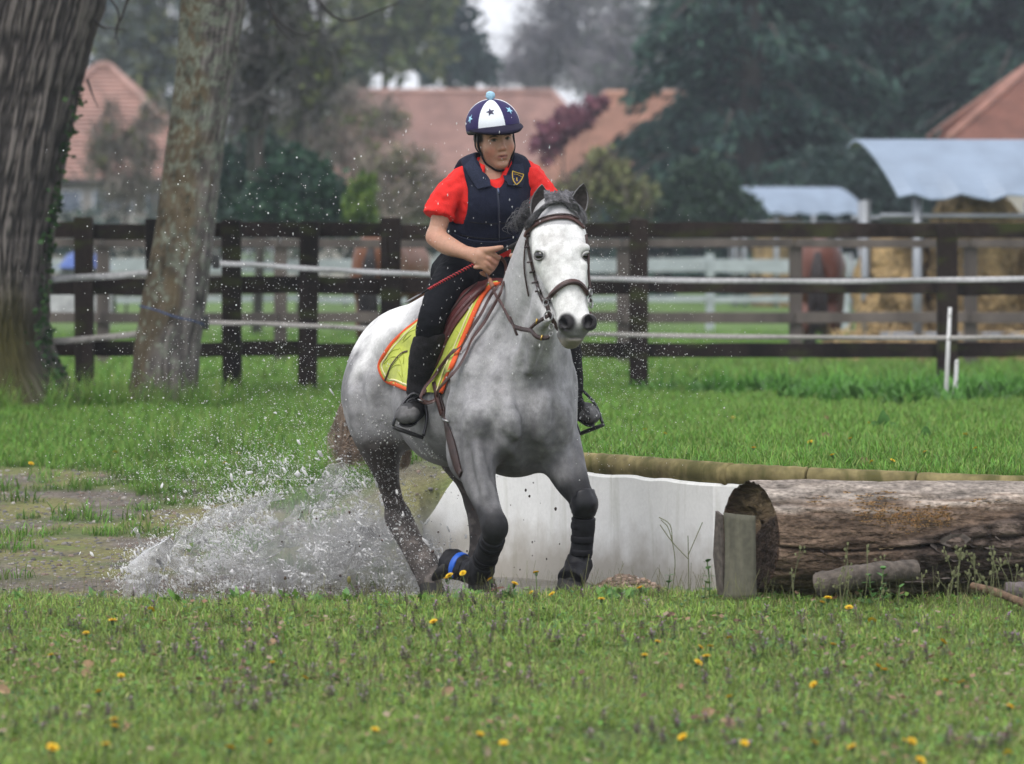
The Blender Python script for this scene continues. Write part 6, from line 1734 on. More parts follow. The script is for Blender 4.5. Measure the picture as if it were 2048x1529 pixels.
tdir = _nrm(fine[-1] - fine[0]); e1 = _nrm(np.cross(tdir, UPV)); e2 = np.cross(tdir, e1)
sp = [fine[i] + (e1 * math.cos(i * .42) + e2 * math.sin(i * .42)) * (.0050 - .0018 * i / 330) for i in range(330)]
MB().tube(sp, .0034, 4).build('braid', M_whip_red, whip, smooth=True)
tip = WPt[-1]; td = _nrm(WPt[-1] - WPt[-6])
MB().tube([tip - td * .01, tip + td * .025, tip + td * .055, tip + td * .078], [.006, .0085, .0095, .006], 6, flat=(1, .3)).build('flap', mat('whip_flap', (.16, .16, .17), .6), whip, smooth=True)

# ============================================================ tack
M_leather = mat('brown_leather', (.060, .024, .020), .42, spec=.5, noise=[(20, 4, .65, 1.35, ONE), (150, 2, .8, 1.2, ONE)], bump=(200, .15, .001, ONE))
M_leather_d = mat('dark_brown_leather', (.030, .014, .012), .42, spec=.5, noise=(40, 4, .6, 1.5, ONE))
M_saddle = mat('saddle_leather', (.085, .022, .022), .40, spec=.5, noise=[(12, 4, .65, 1.3, ONE), (150, 2, .85, 1.15, ONE)], bump=(180, .15, .001, ONE))
M_lime = mat('lime_quilted_cotton', (.48, .54, .075), .85, sheen=.2, noise=[(30, 3, .85, 1.1, ONE), (300, 2, .9, 1.08, ONE)], bump=(300, .15, .001, ONE))
M_lime_d = mat('lime_stitching', (.36, .41, .055), .9)
M_orange = mat('orange_binding', (.70, .095, .018), .8, noise=(200, 2, .85, 1.1, ONE))
M_cream = mat('cream_piping', (.70, .66, .40), .8)
M_steel = mat('steel_bit', (.30, .30, .30), .35, .95)
M_iron = mat('dark_stirrup_metal', (.040, .040, .044), .35, .7)
M_brass = mat('brass_buckle', (.45, .30, .08), .3, .9)
M_tboot = mat('black_neoprene', (.007, .007, .009), .6, spec=.25, noise=(60, 3, .6, 1.6, ONE), bump=[(30, .35, .006, ONE), (200, .2, .002, ONE)])
M_blue = mat('blue_strap', (.012, .10, .50), .5)

def mirror(P):
    """mirror through the horse's upright middle plane"""
    c = W(925, 765, .10); P = np.asarray(P, float)
    return P - 2 * ((P - c) @ HR)[..., None] * HR
def cpy(o, parent, off):
    """mirrored twin of a patch on the far flank"""
    me = o.data.copy(); n = len(me.vertices); v = np.zeros(n * 3, np.float32); me.vertices.foreach_get('co', v)
    V = mirror(v.reshape(-1, 3)); V = np.array([onskin(p, off)[0] for p in V]) if off is not None else V
    me.vertices.foreach_set('co', V.astype(np.float32).ravel()); me.flip_normals()
    return obj(o.name.split('.')[0], me, None, parent)

pad = empty('saddle_pad', tuple(map(float, W(880, 650, -.05))))
tag(pad, 'lime green quilted saddle pad with orange binding under the brown saddle', 'saddle pad')
def quilt(u, t):
    """puffed scallop rows"""
    return .0
# front strip between saddle flap and shoulder, then the back corner
fr_out = [(1000, 572), (984, 574), (966, 596), (952, 624), (938, 657), (924, 690), (910, 724), (896, 756), (884, 786)]
fr_in = [(985, 560), (962, 580), (935, 610), (915, 640), (895, 672), (878, 705), (862, 735), (852, 765), (846, 785)]
p1 = patch('quilted_panel', fr_out, fr_in, HBVH, .004, .008, M_lime, pad, n=40, m=10, bulge=.003)
bk_out = [(860, 625), (836, 646), (812, 664), (788, 686), (772, 708), (762, 728), (763, 742), (774, 760), (795, 769), (815, 778), (846, 786)]
bk_in = [(905, 600), (890, 640), (880, 670), (870, 700), (862, 715), (858, 728), (855, 740), (852, 750), (850, 760), (848, 772), (847, 784)]
p2 = patch('quilted_panel', bk_out, bk_in, HBVH, .004, .008, M_lime, pad, n=40, m=14, bulge=.003)
line_on('binding', fr_out, .0135, HBVH, M_orange, pad, .008, (1.0, .6), 8)
line_on('piping', [(x - 7, y - 2) for x, y in fr_out[1:]], .0035, HBVH, M_cream, pad, .016, (1, .7), 6)
line_on('binding', bk_out, .011, HBVH, M_orange, pad, .008, (1.0, .6), 8)
def inset(P, d):
    P = np.array(P, float); c = np.array((830, 710.0)); v = c - P; return [tuple(p + d * q / np.linalg.norm(q)) for p, q in zip(P, v)]
line_on('piping', inset(bk_out, 7.5), .0045, HBVH, M_cream, pad, .014, (1, .7), 6)
for arc in ([(800, 690), (806, 702), (812, 716), (812, 730)], [(780, 708), (790, 702), (802, 703)], [(803, 702), (812, 684), (828, 672)], [(774, 727), (786, 716), (800, 716), (808, 730), (811, 755)],
            [(784, 752), (788, 738), (800, 731), (808, 732)], [(836, 662), (822, 668), (812, 680)], [(802, 745), (810, 760), (812, 772)],
            [(884, 738), (894, 726), (906, 716)], [(874, 762), (884, 752), (894, 748)], [(912, 690), (902, 704), (898, 722)], [(918, 664), (924, 672), (926, 682)]):
    line_on('stitch_line', arc, .0021, HBVH, M_lime_d, pad, .0152, (1, .6), 5)
for pp_ in (p1, p2): cpy(pp_, pad, .012)

saddle = empty('saddle', tuple(map(float, W(940, 590, .05))))
tag(saddle, 'dark red brown leather saddle under the rider on the grey horse', 'saddle')
fl_front = [(980, 572), (968, 590), (950, 612), (934, 634), (916, 658), (898, 690), (890, 712), (878, 736)]
fl_back = [(960, 574), (925, 594), (898, 604), (884, 622), (878, 645), (868, 690), (862, 715), (858, 738)]
fl = patch('flap', fl_front, fl_back, HBVH, .016, .008, M_saddle, saddle, n=30, m=10, bulge=.014)
cpy(fl, saddle, .026)
line_on('knee_roll', [(972, 585), (948, 606), (928, 628), (908, 654), (894, 684)], .016, HBVH, M_saddle, saddle, .028, (1, .7), 10)
line_on('welt', [(962, 582), (938, 604), (918, 628), (902, 652), (892, 680)], .004, HBVH, M_leather_d, saddle, .040, None, 5)
sx = (HF, HR, UPV)
top = W(938, 600, .08)
def fseat(f):
    f.ell(top + UPV * .02 + HF * .22, (.075, .12, .075), sx, .04)
    f.ell(top - UPV * .0 - HF * .13, (.09, .13, .055), sx, .04)
    f.ell(top - UPV * .01, (.24, .13, .050), sx, .05)
f = Field(top - .5, top + .5, .01); fseat(f); v, q = f.mesh(); obj('seat', mesh_np('saddle_seat', relax(v, q, 2), quads=q), M_saddle, saddle)
# girth
line_on('girth', [(876, 790), (884, 815), (893, 845), (902, 880), (910, 912), (917, 938), (924, 950)], .019, HBVH, M_leather_d, saddle, .006, (1, .3), 8)
line_on('girth_strap', [(872, 765), (880, 800), (888, 830)], .011, HBVH, M_leather, saddle, .016, (1, .25), 6)
line_on('girth_buckle', [(893, 838), (902, 842)], .006, HBVH, M_steel, saddle, .018, None, 6)
# stirrup leathers and irons
def ribbon(name, pts, r, material, parent, fl=(1, .28), up=None, n=6, seg=8):
    P = smooth_path(pts, seg)
    for _ in range(6): P[1:-1] = .25 * P[:-2] + .5 * P[1:-1] + .25 * P[2:]
    if up is None: up = np.array((-.75, -.6, .15))
    return MB().tube(P, r, n, flat=fl, up=np.tile(np.asarray(up, float), (len(P), 1))).build(name, material, parent, smooth=True)
ribbon('stirrup_leather', [W(884, 650, -.20), W(880, 700, -.19), W(866, 745, -.19), W(846, 790, -.20)], .013, M_leather, saddle)
ribbon('stirrup_leather', [W(887, 650, -.17), W(880, 705, -.17), W(864, 748, -.17), W(846, 790, -.19)], .012, M_leather, saddle)
ribbon('stirrup_leather', [W(1090, 640, .10), W(1130, 700, .13), W(1148, 745, .16), W(1158, 782, .17)], .013, M_leather, saddle)
def stirrup(pts, bar_a, bar_b, name='stirrup_iron'):
    o = MB().tube(smooth_path(pts, 8), .0085, 8, flat=(1, .8)).build(name, M_iron, saddle, smooth=True)
    a, b = np.asarray(bar_a), np.asarray(bar_b); d = _nrm(b - a)
    MB().tube([a, a * .7 + b * .3, a * .3 + b * .7, b], [.018, .021, .021, .018], 8, flat=(1.0, .42), up=UPV).build('tread', M_rubber, o, smooth=True)
    return o
sd_ = np.array((0, .0, 0))
stirrup([W(786, 852, -.25), W(790, 838, -.25), W(803, 812, -.22), W(818, 793, -.20), W(830, 788, -.20), W(842, 796, -.20), W(851, 815, -.20), W(853, 840, -.21), W(847, 872, -.23)], W(786, 855, -.24), W(846, 876, -.22))
stirrup([W(1158, 866, .13), W(1150, 840, .15), W(1146, 805, .17), W(1153, 784, .17), W(1163, 781, .16), W(1180, 796, .14), W(1194, 816, .12), W(1202, 838, .10), W(1205, 846, .09)], W(1160, 868, .12), W(1207, 850, .08))
# loose strap end on the pad
line_on('strap_end', [(822, 706), (808, 712), (796, 724), (784, 742), (775, 758)], .0045, HBVH, M_leather, saddle, .020, (1, .4), 6)

# ---- reins (held in the hand)
reins = empty('reins', tuple(map(float, W(1005, 570, -.35))))
tag(reins, 'brown leather reins looping from the bit to the rider\'s hand and down the saddle pad', 'reins')
def lifted(pts, off):
    return [hit(x, y, off)[0] for x, y in pts]
L1 = [W(990, 520, -.345), W(1000, 516, -.36), W(1009, 524, -.36), W(1012, 540, -.36), W(1009, 557, -.38)] + lifted([(1004, 578), (988, 602), (971, 632), (949, 666), (931, 700)], .025) + lifted([(912, 715), (893, 733)], .030) + [W(869, 752, -.245), W(849, 776, -.245), W(840, 797, -.24)]
L2 = [W(1012, 545, -.36)] + lifted([(1013, 580), (1002, 604), (988, 628), (975, 650), (951, 684), (936, 712), (920, 739)], .022) + [hit(907, 757, .03)[0], hit(890, 782, .04)[0], W(871, 800, -.24), W(853, 806, -.25), W(840, 800, -.245)]
ribbon('rein', L1, .0098, M_leather, reins, (1, .18), n=8)
ribbon('rein', L2, .0098, M_leather, reins, (1, .18), n=8)
MB().tube([W(836, 799, -.245), W(846, 803, -.25)], .007, 6, flat=(1, .5)).build('rein_buckle', M_steel, reins, smooth=True)
L3 = [W(972, 546, -.32), W(982, 566, -.37), W(990, 588, -.44), W(1003, 608, -.50), W(1018, 638, -.57), W(1029, 654, -.62)]
ribbon('rein', L3, .0075, M_leather, reins, (1, .3))
ribbon('rein_stop', [W(979, 560, -.36), W(986, 575, -.40)], .0125, mat('tan_leather', (.24, .10, .06), .6), reins, (1, .5))
MB().tube([W(1020, 634, -.60), W(1034, 671, -.66)], .0065, 6, flat=(1, .5)).build('rein_stop', M_leather_d, reins, smooth=True)
L4 = [W(1029, 654, -.63), W(1044, 659, -.70), W(1062, 662, -.78), W(1070, 672, -.81), W(1083, 677, -.83), W(1098, 675, -.86)]
ribbon('rein', L4, .0095, M_leather_d, reins, (1, .5))
L5 = [W(1058, 661, -.76), W(1070, 648, -.79), W(1086, 638, -.84), W(1096, 632, -.86)]
ribbon('rein', L5, .0095, M_leather_d, reins, (1, .5))
for p in (W(1073, 643, -.81), W(1083, 676, -.84)):
    MB().tube([p + np.array((-.003, 0, -.011)), p + np.array((.003, 0, .011))], .004, 6).build('rein_buckle', M_brass, reins, smooth=True)
for i, (x, y) in enumerate(((1041, 657), (1049, 660), (1056, 661))):
    MB().tube([W(x, y - 4, -.69 - .03 * i), W(x + 3, y + 4, -.69 - .03 * i)], .0065, 6, flat=(1, .6)).build('rein_keeper', M_leather_d, reins, smooth=True)
# far rein, behind the neck
ribbon('rein', [W(1040, 530, -.32), W(1100, 575, -.50), W(1150, 620, -.72), W(1182, 628, -.86)], .008, M_leather, reins, (1, .3))

# ---- bridle
bridle = empty('bridle', tuple(map(float, W(1115, 430, -.70))))
tag(bridle, 'brown leather bridle with padded noseband and steel bit rings on the horse\'s head', 'bridle')
line_on('browband', [(1053, 474), (1058, 463), (1072, 452), (1092, 442), (1115, 437), (1138, 438), (1153, 446), (1165, 457)], .0105, HBVH, M_leather, bridle, .008, (1, .55), 8)
line_on('browband_piping', [(1058, 460), (1072, 449), (1092, 439), (1115, 434), (1138, 435), (1153, 443)], .0035, HBVH, M_leather_d, bridle, .016, None, 5)
line_on('cheekpiece', [(1056, 472), (1057, 490), (1062, 516), (1068, 542), (1075, 568), (1082, 592), (1090, 608)], .0085, HBVH, M_leather_d, bridle, .005, (1, .30), 8)
for (x, y) in ((1058, 494), (1064, 524), (1068, 543), (1074, 566), (1079, 584)):
    line_on('keeper', [(x - 4.5, y + 1), (x + 4.5, y - 1)], .0045, HBVH, M_leather_d, bridle, .011, None, 6)
line_on('cheekpiece_buckle', [(1079, 578), (1082, 588)], .0038, HBVH, M_steel, bridle, .014, None, 6)
line_on('noseband', [(1092, 608), (1099, 598), (1108, 587), (1120, 575), (1134, 567), (1147, 565), (1158, 569), (1168, 580), (1174, 594)], .0125, HBVH, M_leather, bridle, .008, (1, .6), 8)
line_on('noseband_piping', [(1097, 604), (1110, 589), (1122, 578), (1135, 570), (1147, 568), (1157, 572), (1166, 583)], .0045, HBVH, M_leather_d, bridle, .020, None, 5)
line_on('throatlash', [(1055, 480), (1052, 505), (1051, 530), (1053, 555), (1057, 578), (1060, 592)], .0045, HBVH, M_leather_d, bridle, .008, (1, .6), 6)
ribbon('cheekpiece', [W(1172, 470, -.80), W(1177, 510, -.83), W(1177, 545, -.845), W(1180, 575, -.86), W(1180, 605, -.87)], .0085, M_leather_d, bridle, (1, .5))
ribbon('headpiece', [W(1056, 474, -.66), W(1066, 440, -.62), W(1090, 414, -.60), W(1118, 408, -.62), W(1150, 425, -.66), W(1168, 460, -.72)], .011, M_leather_d, bridle, (1, .4))
ribbon('curb_strap', [W(1094, 612, -.83), W(1101, 632, -.84), W(1112, 652, -.84), W(1122, 664, -.85)], .012, M_leather_d, bridle, (1, .6))
def ring(c, r, t, nrm, name, material=None):
    nrm = _nrm(nrm); a = _nrm(np.cross(nrm, (0, 0, 1))); b = np.cross(nrm, a)
    P = [np.asarray(c) + r * (a * math.cos(x) + b * math.sin(x)) for x in np.linspace(0, 2 * math.pi, 25)]
    return MB().tube(P, t, 6, cap=False).build(name, material or M_steel, bridle, smooth=True)
rn = HS * .75 + HN * .65
ring(hit(1092, 606)[0] + np.array((0, -.02, 0)), .013, .0036, rn, 'noseband_ring')
ring(W(1097, 633, -.865), .021, .0036, rn, 'bit_ring')
ring(W(1103, 654, -.87), .012, .0022, rn, 'curb_hook')
ring(W(1102, 669, -.87), .009, .0022, rn, 'curb_hook')
ring(W(1181, 585, -.885), .012, .004, -HS * .8 + HN * .6, 'noseband_ring')
ring(W(1181, 606, -.885), .020, .0042, -HS * .8 + HN * .6, 'bit_ring')

# ---- boots on the fore legs
def shell(name, parent, pts, rad, material, lo_pad=.12, h=.005, wr=.004, extra=None, side=None, flat=None):
    P = np.array(pts); f = Field(P.min(0) - lo_pad, P.max(0) + lo_pad, h)
    f.chain(P, rad, .01, side=side, flat=flat)
    d0 = _nrm(P[0] - P[1]); d1 = _nrm(P[-1] - P[-2])
    f.plane(P[0], d0, .004); f.plane(P[-1], d1, .004)
    if extra: extra(f)
    V, Q = f.mesh(); V = relax(V, Q, 1, .5)
    me = mesh_np(name, V, quads=Q); nn = np.zeros(len(V) * 3, np.float32); me.vertices.foreach_get('normal', nn); V = V + nn.reshape(-1, 3) * (wr * (vnoise(V, 40, 3) - .5))[:, None]
    return obj(name, mesh_np(name, V, quads=Q), material, parent)
def band(name, parent, c, axis, r, w, t, material):
    a = _nrm(axis); e1 = _nrm(np.cross(a, (.3, .9, .2))); e2 = np.cross(a, e1)
    P = [np.asarray(c) + r * (e1 * math.cos(x) + e2 * math.sin(x)) for x in np.linspace(0, 2 * math.pi, 29)]
    return MB().tube(P, 1, 6, flat=(w, t), up=np.array([p - np.asarray(c) for p in P]), cap=False).build(name, material, parent, smooth=True)
tb = empty('tendon_boot', tuple(map(float, W(1166, 1075, -.44))))
tag(tb, 'black tendon boot and fetlock boot on the straight left foreleg of the grey horse', 'leg boot', 'black boots on the horse\'s forelegs')
ax_ = W(1166, 1036, -.45) - W(1163, 1112, -.43)
shell('shell', tb, [W(1167, 1036, -.45), W(1167, 1060, -.445), W(1164, 1090, -.435), W(1161, 1116, -.43)], [.049, .047, .044, .047], M_tboot)
shell('fetlock_cover', tb, [W(1161, 1114, -.43), W(1157, 1132, -.435), W(1149, 1150, -.48), W(1140, 1164, -.52)], [.048, .056, .054, .060], M_tboot, wr=.008)
for yy, r in ((1052, .052), (1078, .049), (1104, .048)):
    band('strap', tb, W(1166 - (yy - 1052) * .06, yy, -.444), ax_, r - .0035, .015, .0030, M_black)
band('rolled_top', tb, W(1167, 1039, -.45), ax_, .0465, .008, .0045, M_tboot)
shell('knee_cover', tb, [W(1162, 985, -.46), W(1168, 1008, -.472), W(1167, 1030, -.46)], [.055, .0585, .047], mat('wet_black_neoprene', (.007, .007, .009), .38, spec=.35, noise=(25, 4, .5, 2.2, ONE)), wr=.008)
tb2 = empty('tendon_boot', tuple(map(float, W(970, 1115, -.52))))
tag(tb2, 'black tendon boot with a bright blue pastern band on the raised folded foreleg', 'leg boot', 'black boots on the horse\'s forelegs')
ax2 = W(986, 1075, -.64) - W(960, 1140, -.46)
shell('shell', tb2, [W(987, 1074, -.645), W(977, 1100, -.565), W(966, 1128, -.49)], [.052, .050, .049], M_tboot)
shell('fetlock_cover', tb2, [W(968, 1124, -.50), W(957, 1143, -.455), W(938, 1142, -.385)], [.051, .058, .050], M_tboot, wr=.008)
shell('pastern_boot', tb2, [W(936, 1142, -.385), W(918, 1134, -.325), W(900, 1126, -.27)], [.050, .056, .064], M_tboot, wr=.010)
for k_ in (.25, .75):
    c = W(987, 1074, -.645) * (1 - k_) + W(966, 1128, -.49) * k_; band('strap', tb2, c, ax2, .0510, .015, .0025, M_black)
band('pastern_band', tb2, W(919, 1133, -.335), np.array((-.75, .55, .25)), .0562, .015, .004, M_blue)

# ============================================================ felled log on the right
LC0, LC1 = Wd(1500, 1076, 15.50), Wd(2260, 1074, 15.66)
LR = .226
lax = _nrm(LC1 - LC0); lfr = _nrm(np.cross(lax, UPV)); lfr = lfr if lfr[1] < 0 else -lfr; lup = np.cross(lfr, lax); lup = lup if lup[2] > 0 else -lup
log = empty('felled_log', tuple(map(float, LC0 - UPV * LR))); tag(log, 'big weathered felled log with golden fungus lying on the grass at the right', 'log')
nu, nv = 300, 200; Lg = np.linalg.norm(LC1 - LC0)
Uu, Aa = np.meshgrid(np.linspace(0, 1, nu), np.linspace(0, 2 * math.pi, nv, endpoint=False), indexing='ij')
sx_ = Uu * Lg
q = np.stack((sx_, np.cos(Aa) * .3, np.sin(Aa) * .3), -1).reshape(-1, 3)
st = np.array((1.2, 9, 9)); grain = np.abs(vnoise(q * st, 2.2, 31) - .5) * 2; fine_ = vnoise(q * np.array((3, 22, 22)), 2.2, 32); big = vnoise(q, 3.2, 33)
angd = np.degrees(Aa).ravel() % 360                       # 0 = towards camera, 90 = up
sx_f = sx_.ravel()
low_bark = sstep(-.02, .05, -(np.where(angd > 180, angd - 360, angd) - (4 + 22 * sstep(.45, .95, sx_f) * sstep(1.5, 1.0, sx_f) + 30 * sstep(.9, 1.3, sx_f))) / 90 + .10 * (big - .5) - .02) * sstep(.40, .55, sx_f + .25 * (big - .5))
chunk = np.abs(vnoise(q * np.array((5, 8, 8)), 2.0, 34) - .5) * 2
rad_ = LR * (1 + .09 * (big - .5)) + .016 * (grain - .5) + .010 * (fine_ - .5) + low_bark * (.020 + .030 * (chunk - .4))
crack = np.exp(-((np.where(angd > 180, angd - 360, angd) + 6 + 5 * np.sin(sx_f * 5)) / 1.6) ** 2) * sstep(.9, .7, sx_f)
rad_ = rad_ - .022 * crack
cutshift = .36 * LR * np.cos(Aa).ravel() * np.exp(-sx_f / .35)
cx = LC0[None] + lax[None] * (sx_f + cutshift)[:, None]
V = cx + (lfr[None] * np.cos(Aa).ravel()[:, None] + lup[None] * np.sin(Aa).ravel()[:, None]) * rad_[:, None]
i, j = np.meshgrid(np.arange(nu - 1), np.arange(nv), indexing='ij')
Q = np.stack((i * nv + j, i * nv + (j + 1) % nv, (i + 1) * nv + (j + 1) % nv, (i + 1) * nv + j), -1).reshape(-1, 4)
wood = np.array((.215, .150, .108)); bare = np.array((.36, .32, .285)); bk = np.array((.105, .080, .066))
up_a = np.sin(Aa).ravel()
c = wood[None] * (.25 + .75 * grain + .45 * fine_)[:, None]
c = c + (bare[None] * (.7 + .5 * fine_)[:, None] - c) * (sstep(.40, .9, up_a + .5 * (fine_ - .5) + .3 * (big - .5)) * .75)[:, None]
c = c + (bk[None] * (.35 + 1.2 * chunk)[:, None] - c) * low_bark[:, None]
c = c * (1 - .75 * crack)[:, None]
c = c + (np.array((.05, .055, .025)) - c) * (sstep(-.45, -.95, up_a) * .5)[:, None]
M_log = mat('weathered_log', attr=True, rough=.9, spec=.15, noise=[(9, 7, .55, 1.45, (.8, 2.6, 2.6)), (70, 5, .55, 1.4, (.6, 1, 1))], bump=[(16, 1.0, .035, (.8, 2.6, 2.6)), (90, .9, .012, (.6, 1, 1))])
obj('bark', mesh_np('log', V, quads=Q, col=c), M_log, log)
# sawn end with a rotted top
rings, na = 26, 120; V, Cc, F = [], [], []
for r_ in range(rings + 1):
    for k in range(na):
        a = 2 * math.pi * k / na; rr = r_ / rings; j = int(round(k * nv / na)) % nv
        p = LC0 + (lfr * math.cos(a) + lup * math.sin(a)) * (rad_[j] * rr) + lax * (.36 * LR * math.cos(a) * rr)
        V.append(p)
V = np.array(V); lo = (V - LC0) @ lup / LR; ff_ = (V - LC0) @ lfr / LR
nz1 = vnoise(V, 22, 51); nz2 = vnoise(V, 55, 52); rr = np.hypot(lo, ff_)
rot = sstep(.10, .35, lo - .25 * ff_ + .35 * (nz1 - .5)) * sstep(1.0, .85, rr)
V = V + lax[None] * (rot * (.02 + .075 * nz1 + .03 * nz2))[:, None] + lax[None] * (.006 * (vnoise(V * np.array((1, 1, .2)), 60, 53) - .5) * sstep(1, .9, rr))[:, None]
c = np.array((.048, .034, .026))[None] * (.55 + .8 * vnoise(V * np.array((1, 1, .25)), 40, 54))[:, None]
c = c + (np.array((.150, .110, .065))[None] * (.15 + 1.4 * nz2)[:, None] - c) * rot[:, None]
c = c + (np.array((.085, .05, .032)) - c) * (sstep(.90, .98, rr) * .6)[:, None]
F = [(r_ * na + k, r_ * na + (k + 1) % na, (r_ + 1) * na + (k + 1) % na, (r_ + 1) * na + k) for r_ in range(rings) for k in range(na)]
obj('sawn_end', mesh_np('sawn_end', V, F, col=c), M_log, log)
# fungus
M_fungus = mat('golden_fungus', (.60, .37, .17), .75, noise=(60, 3, .6, 1.4, ONE), vary=.25)
M_fungus2 = mat('pale_shelf_fungus', (.30, .22, .12), .8, noise=(60, 3, .6, 1.4, ONE))
LBVH = BVHTree.FromPolygons([tuple(v) for v in np.array(bpy.data.meshes['log'].vertices.foreach_get and [v.co[:] for v in bpy.data.meshes['log'].vertices])], [tuple(p.vertices) for p in bpy.data.meshes['log'].polygons])
def shelf(c, n, w, t, out, drop=.25):
    """little half-round bracket"""
    sd = _nrm(np.cross(UPV, n)); V = [c - n * .004]; F = []; m = 9
    for lay, (dz, k) in enumerate(((t, .92), (0, 1.0), (-t, .7))):
        for i in range(m):
            a = math.pi * i / (m - 1); V.append(c + sd * (w * k * math.cos(a)) + n * (out * k * math.sin(a) * (1 + .15 * math.sin(i * 2.1))) + UPV * (dz - drop * out * k * math.sin(a)))
    for i in range(m - 1):
        F += [(1 + i, 1 + m + i, 2 + m + i, 2 + i), (1 + m + i, 1 + 2 * m + i, 2 + 2 * m + i, 2 + m + i), (0, 1 + i, 2 + i), (0, 2 + 2 * m + i, 1 + 2 * m + i)]
    return V, F
rg = random.Random(4); fm = []
for i in range(330):
    if rg.random() < .75: t = rg.random(); px, py = 1712 + 190 * t + rg.gauss(0, 6), 1022 + 10 * t + rg.gauss(0, 11) + (16 if .35 < t < .7 and rg.random() < .5 else 0)
    else: px, py = rg.choice([(1700, 990), (1760, 992), (1735, 1006), (1790, 1060), (1830, 1040), (1880, 1030), (1630, 998), (1960, 1005)]); px += rg.gauss(0, 16); py += rg.gauss(0, 5)
    p, n = hit(px, py, 0, LBVH)
    if p[1] > 16.4: continue
    fm.append((p, n, rg.uniform(.007, .017)))
bigf = MB(); cnt = 0
for p, n, w in fm:
    V, F = shelf(p, n, w, .002, w * .9, 1.1)
    bigf.add(V, F)
o = bigf.build('fungus_cluster', M_fungus, log, smooth=True); o['kind'] = 'stuff'
for (px, py, w) in ((1624, 1069, .028), (1745, 1083, .045), (1795, 1068, .040), (1772, 1096, .034), (1865, 1052, .028), (1620, 998, .020), (1730, 996, .024)):
    p, n = hit(px, py, 0, LBVH); V, F = shelf(p, n, w, .006, w * .75); MB().add(V, F).build('shelf_fungus', M_fungus2, log, smooth=True)
# loose flakes of bark along the log
M_flake = mat('bark_flake', (.10, .082, .072), .9, noise=(40, 4, .5, 1.5, ONE), vary=.3)
for i in range(34):
    px, py = rg.uniform(1610, 2046), rg.uniform(1050, 1160)
    if py < 1090 - .13 * (px - 1780) and px < 2000: continue
    p, n = hit(px, py, .004, LBVH); e1 = _nrm(lax + UPV * rg.uniform(-.6, .3)); e2 = _nrm(np.cross(n, e1)); L_, w_ = rg.uniform(.03, .075), rg.uniform(.012, .03)
    V = [p + e1 * (L_ * a) + e2 * (w_ * b * (1 + .3 * rg.uniform(-1, 1))) + n * h for a, b, h in ((-1, -.5, 0), (-.4, -1, .012), (.5, -.9, .016), (1, -.2, .004), (.6, .8, 0), (-.5, 1, 0), (-1, .4, 0), (0, 0, .018))]
    MB().add(V, [(k, (k + 1) % 7, 7) for k in range(7)]).build('bark_flake', M_flake, log)

# grey plank leaning on the sawn end
M_plank = mat('grey_plank', (.105, .100, .072), .85, noise=[(5, 5, .7, 1.25, (6, 6, .25)), (40, 3, .8, 1.2, ONE)], bump=(30, .4, .006, (6, 6, .2)))
V, F = [], []; nz_, nx_ = 14, 7
for i in range(nz_ + 1):
    for j in range(nx_ + 1):
        t, u = i / nz_, j / nx_
        px = (1447 + 3 * math.sin(t * 3)) * (1 - u) + (1515 - 9 * t + 6 * t * t) * u - 4 * (t - .5) ** 2; py = 1200 - 174 * t + 6 * u * t
        V.append(Wd(px, py, 15.27 + .03 * t - .02 * math.sin(math.pi * u)))
for i in range(nz_):
    for j in range(nx_): F.append((i * (nx_ + 1) + j, i * (nx_ + 1) + j + 1, (i + 1) * (nx_ + 1) + j + 1, (i + 1) * (nx_ + 1) + j))
pl = MB().add(V, F).build('plank', M_plank, None, smooth=True); sm = pl.modifiers.new('t', 'SOLIDIFY'); sm.thickness = .022; sm.offset = -1
tag(pl, 'short grey plank leaning upright against the sawn end of the log', 'plank')
V = [Wd(1436, 1022, 15.33), Wd(1446, 1030, 15.30), Wd(1452, 1190, 15.30), Wd(1440, 1190, 15.34), Wd(1431, 1110, 15.36)]
pb = MB().add(V, [(0, 1, 2, 3, 4)]).build('bark_strip', M_flake, None); sm = pb.modifiers.new('t', 'SOLIDIFY'); sm.thickness = .012
tag(pb, 'thin dark strip of bark standing beside the grey plank', 'bark')

# short cut branch and a long stick in the grass
def stick(name, label, pts, rad, cat, colr):
    o = empty(name, tuple(map(float, pts[0]))); tag(o, label, cat)
    P = smooth_path(pts, 10); n = len(P); R = [(rad[0] + (rad[1] - rad[0]) * k / (n - 1)) * (1 + .05 * math.sin(k * .7) + random.uniform(-.04, .04)) for k in range(n)]
    MB().tube(P, R, 12, cap=False).build('bark', mat('branch_bark', colr, .9, noise=[(30, 4, .5, 1.5, ONE)], bump=(60, .8, .01, ONE)), o, smooth=True)
    d = _nrm(P[0] - P[1]); e1 = _nrm(np.cross(d, UPV)); e2 = np.cross(d, e1)
    MB().add([P[0] + R[0] * 1.0 * (e1 * math.cos(a) + e2 * math.sin(a)) for a in np.linspace(0, 6.2832, 13)[:-1]], [tuple(range(12))]).build('cut_end', mat('cut_wood', (.13, .105, .085), .9, noise=(60, 3, .6, 1.3, ONE)), o)
stick('cut_branch', 'short thick cut branch lying in front of the log', [Wd(1636, 1172, 15.16), Wd(1690, 1158, 15.12), Wd(1760, 1146, 15.15), Wd(1830, 1140, 15.22)], (.050, .040), 'branch', (.085, .070, .058))
stick('fallen_stick', 'long pale brown stick in the grass at the right edge', [Wd(1945, 1172, 15.1), Wd(1990, 1184, 15.0), Wd(2040, 1204, 14.9), Wd(2090, 1222, 14.8)], (.014, .018), 'stick', (.15, .095, .06))
stick('bark_lump', 'grey lump of bark wood behind the long stick', [Wd(2010, 1180, 15.2), Wd(2040, 1182, 15.2), Wd(2090, 1188, 15.2)], (.03, .04), 'wood', (.12, .10, .10))

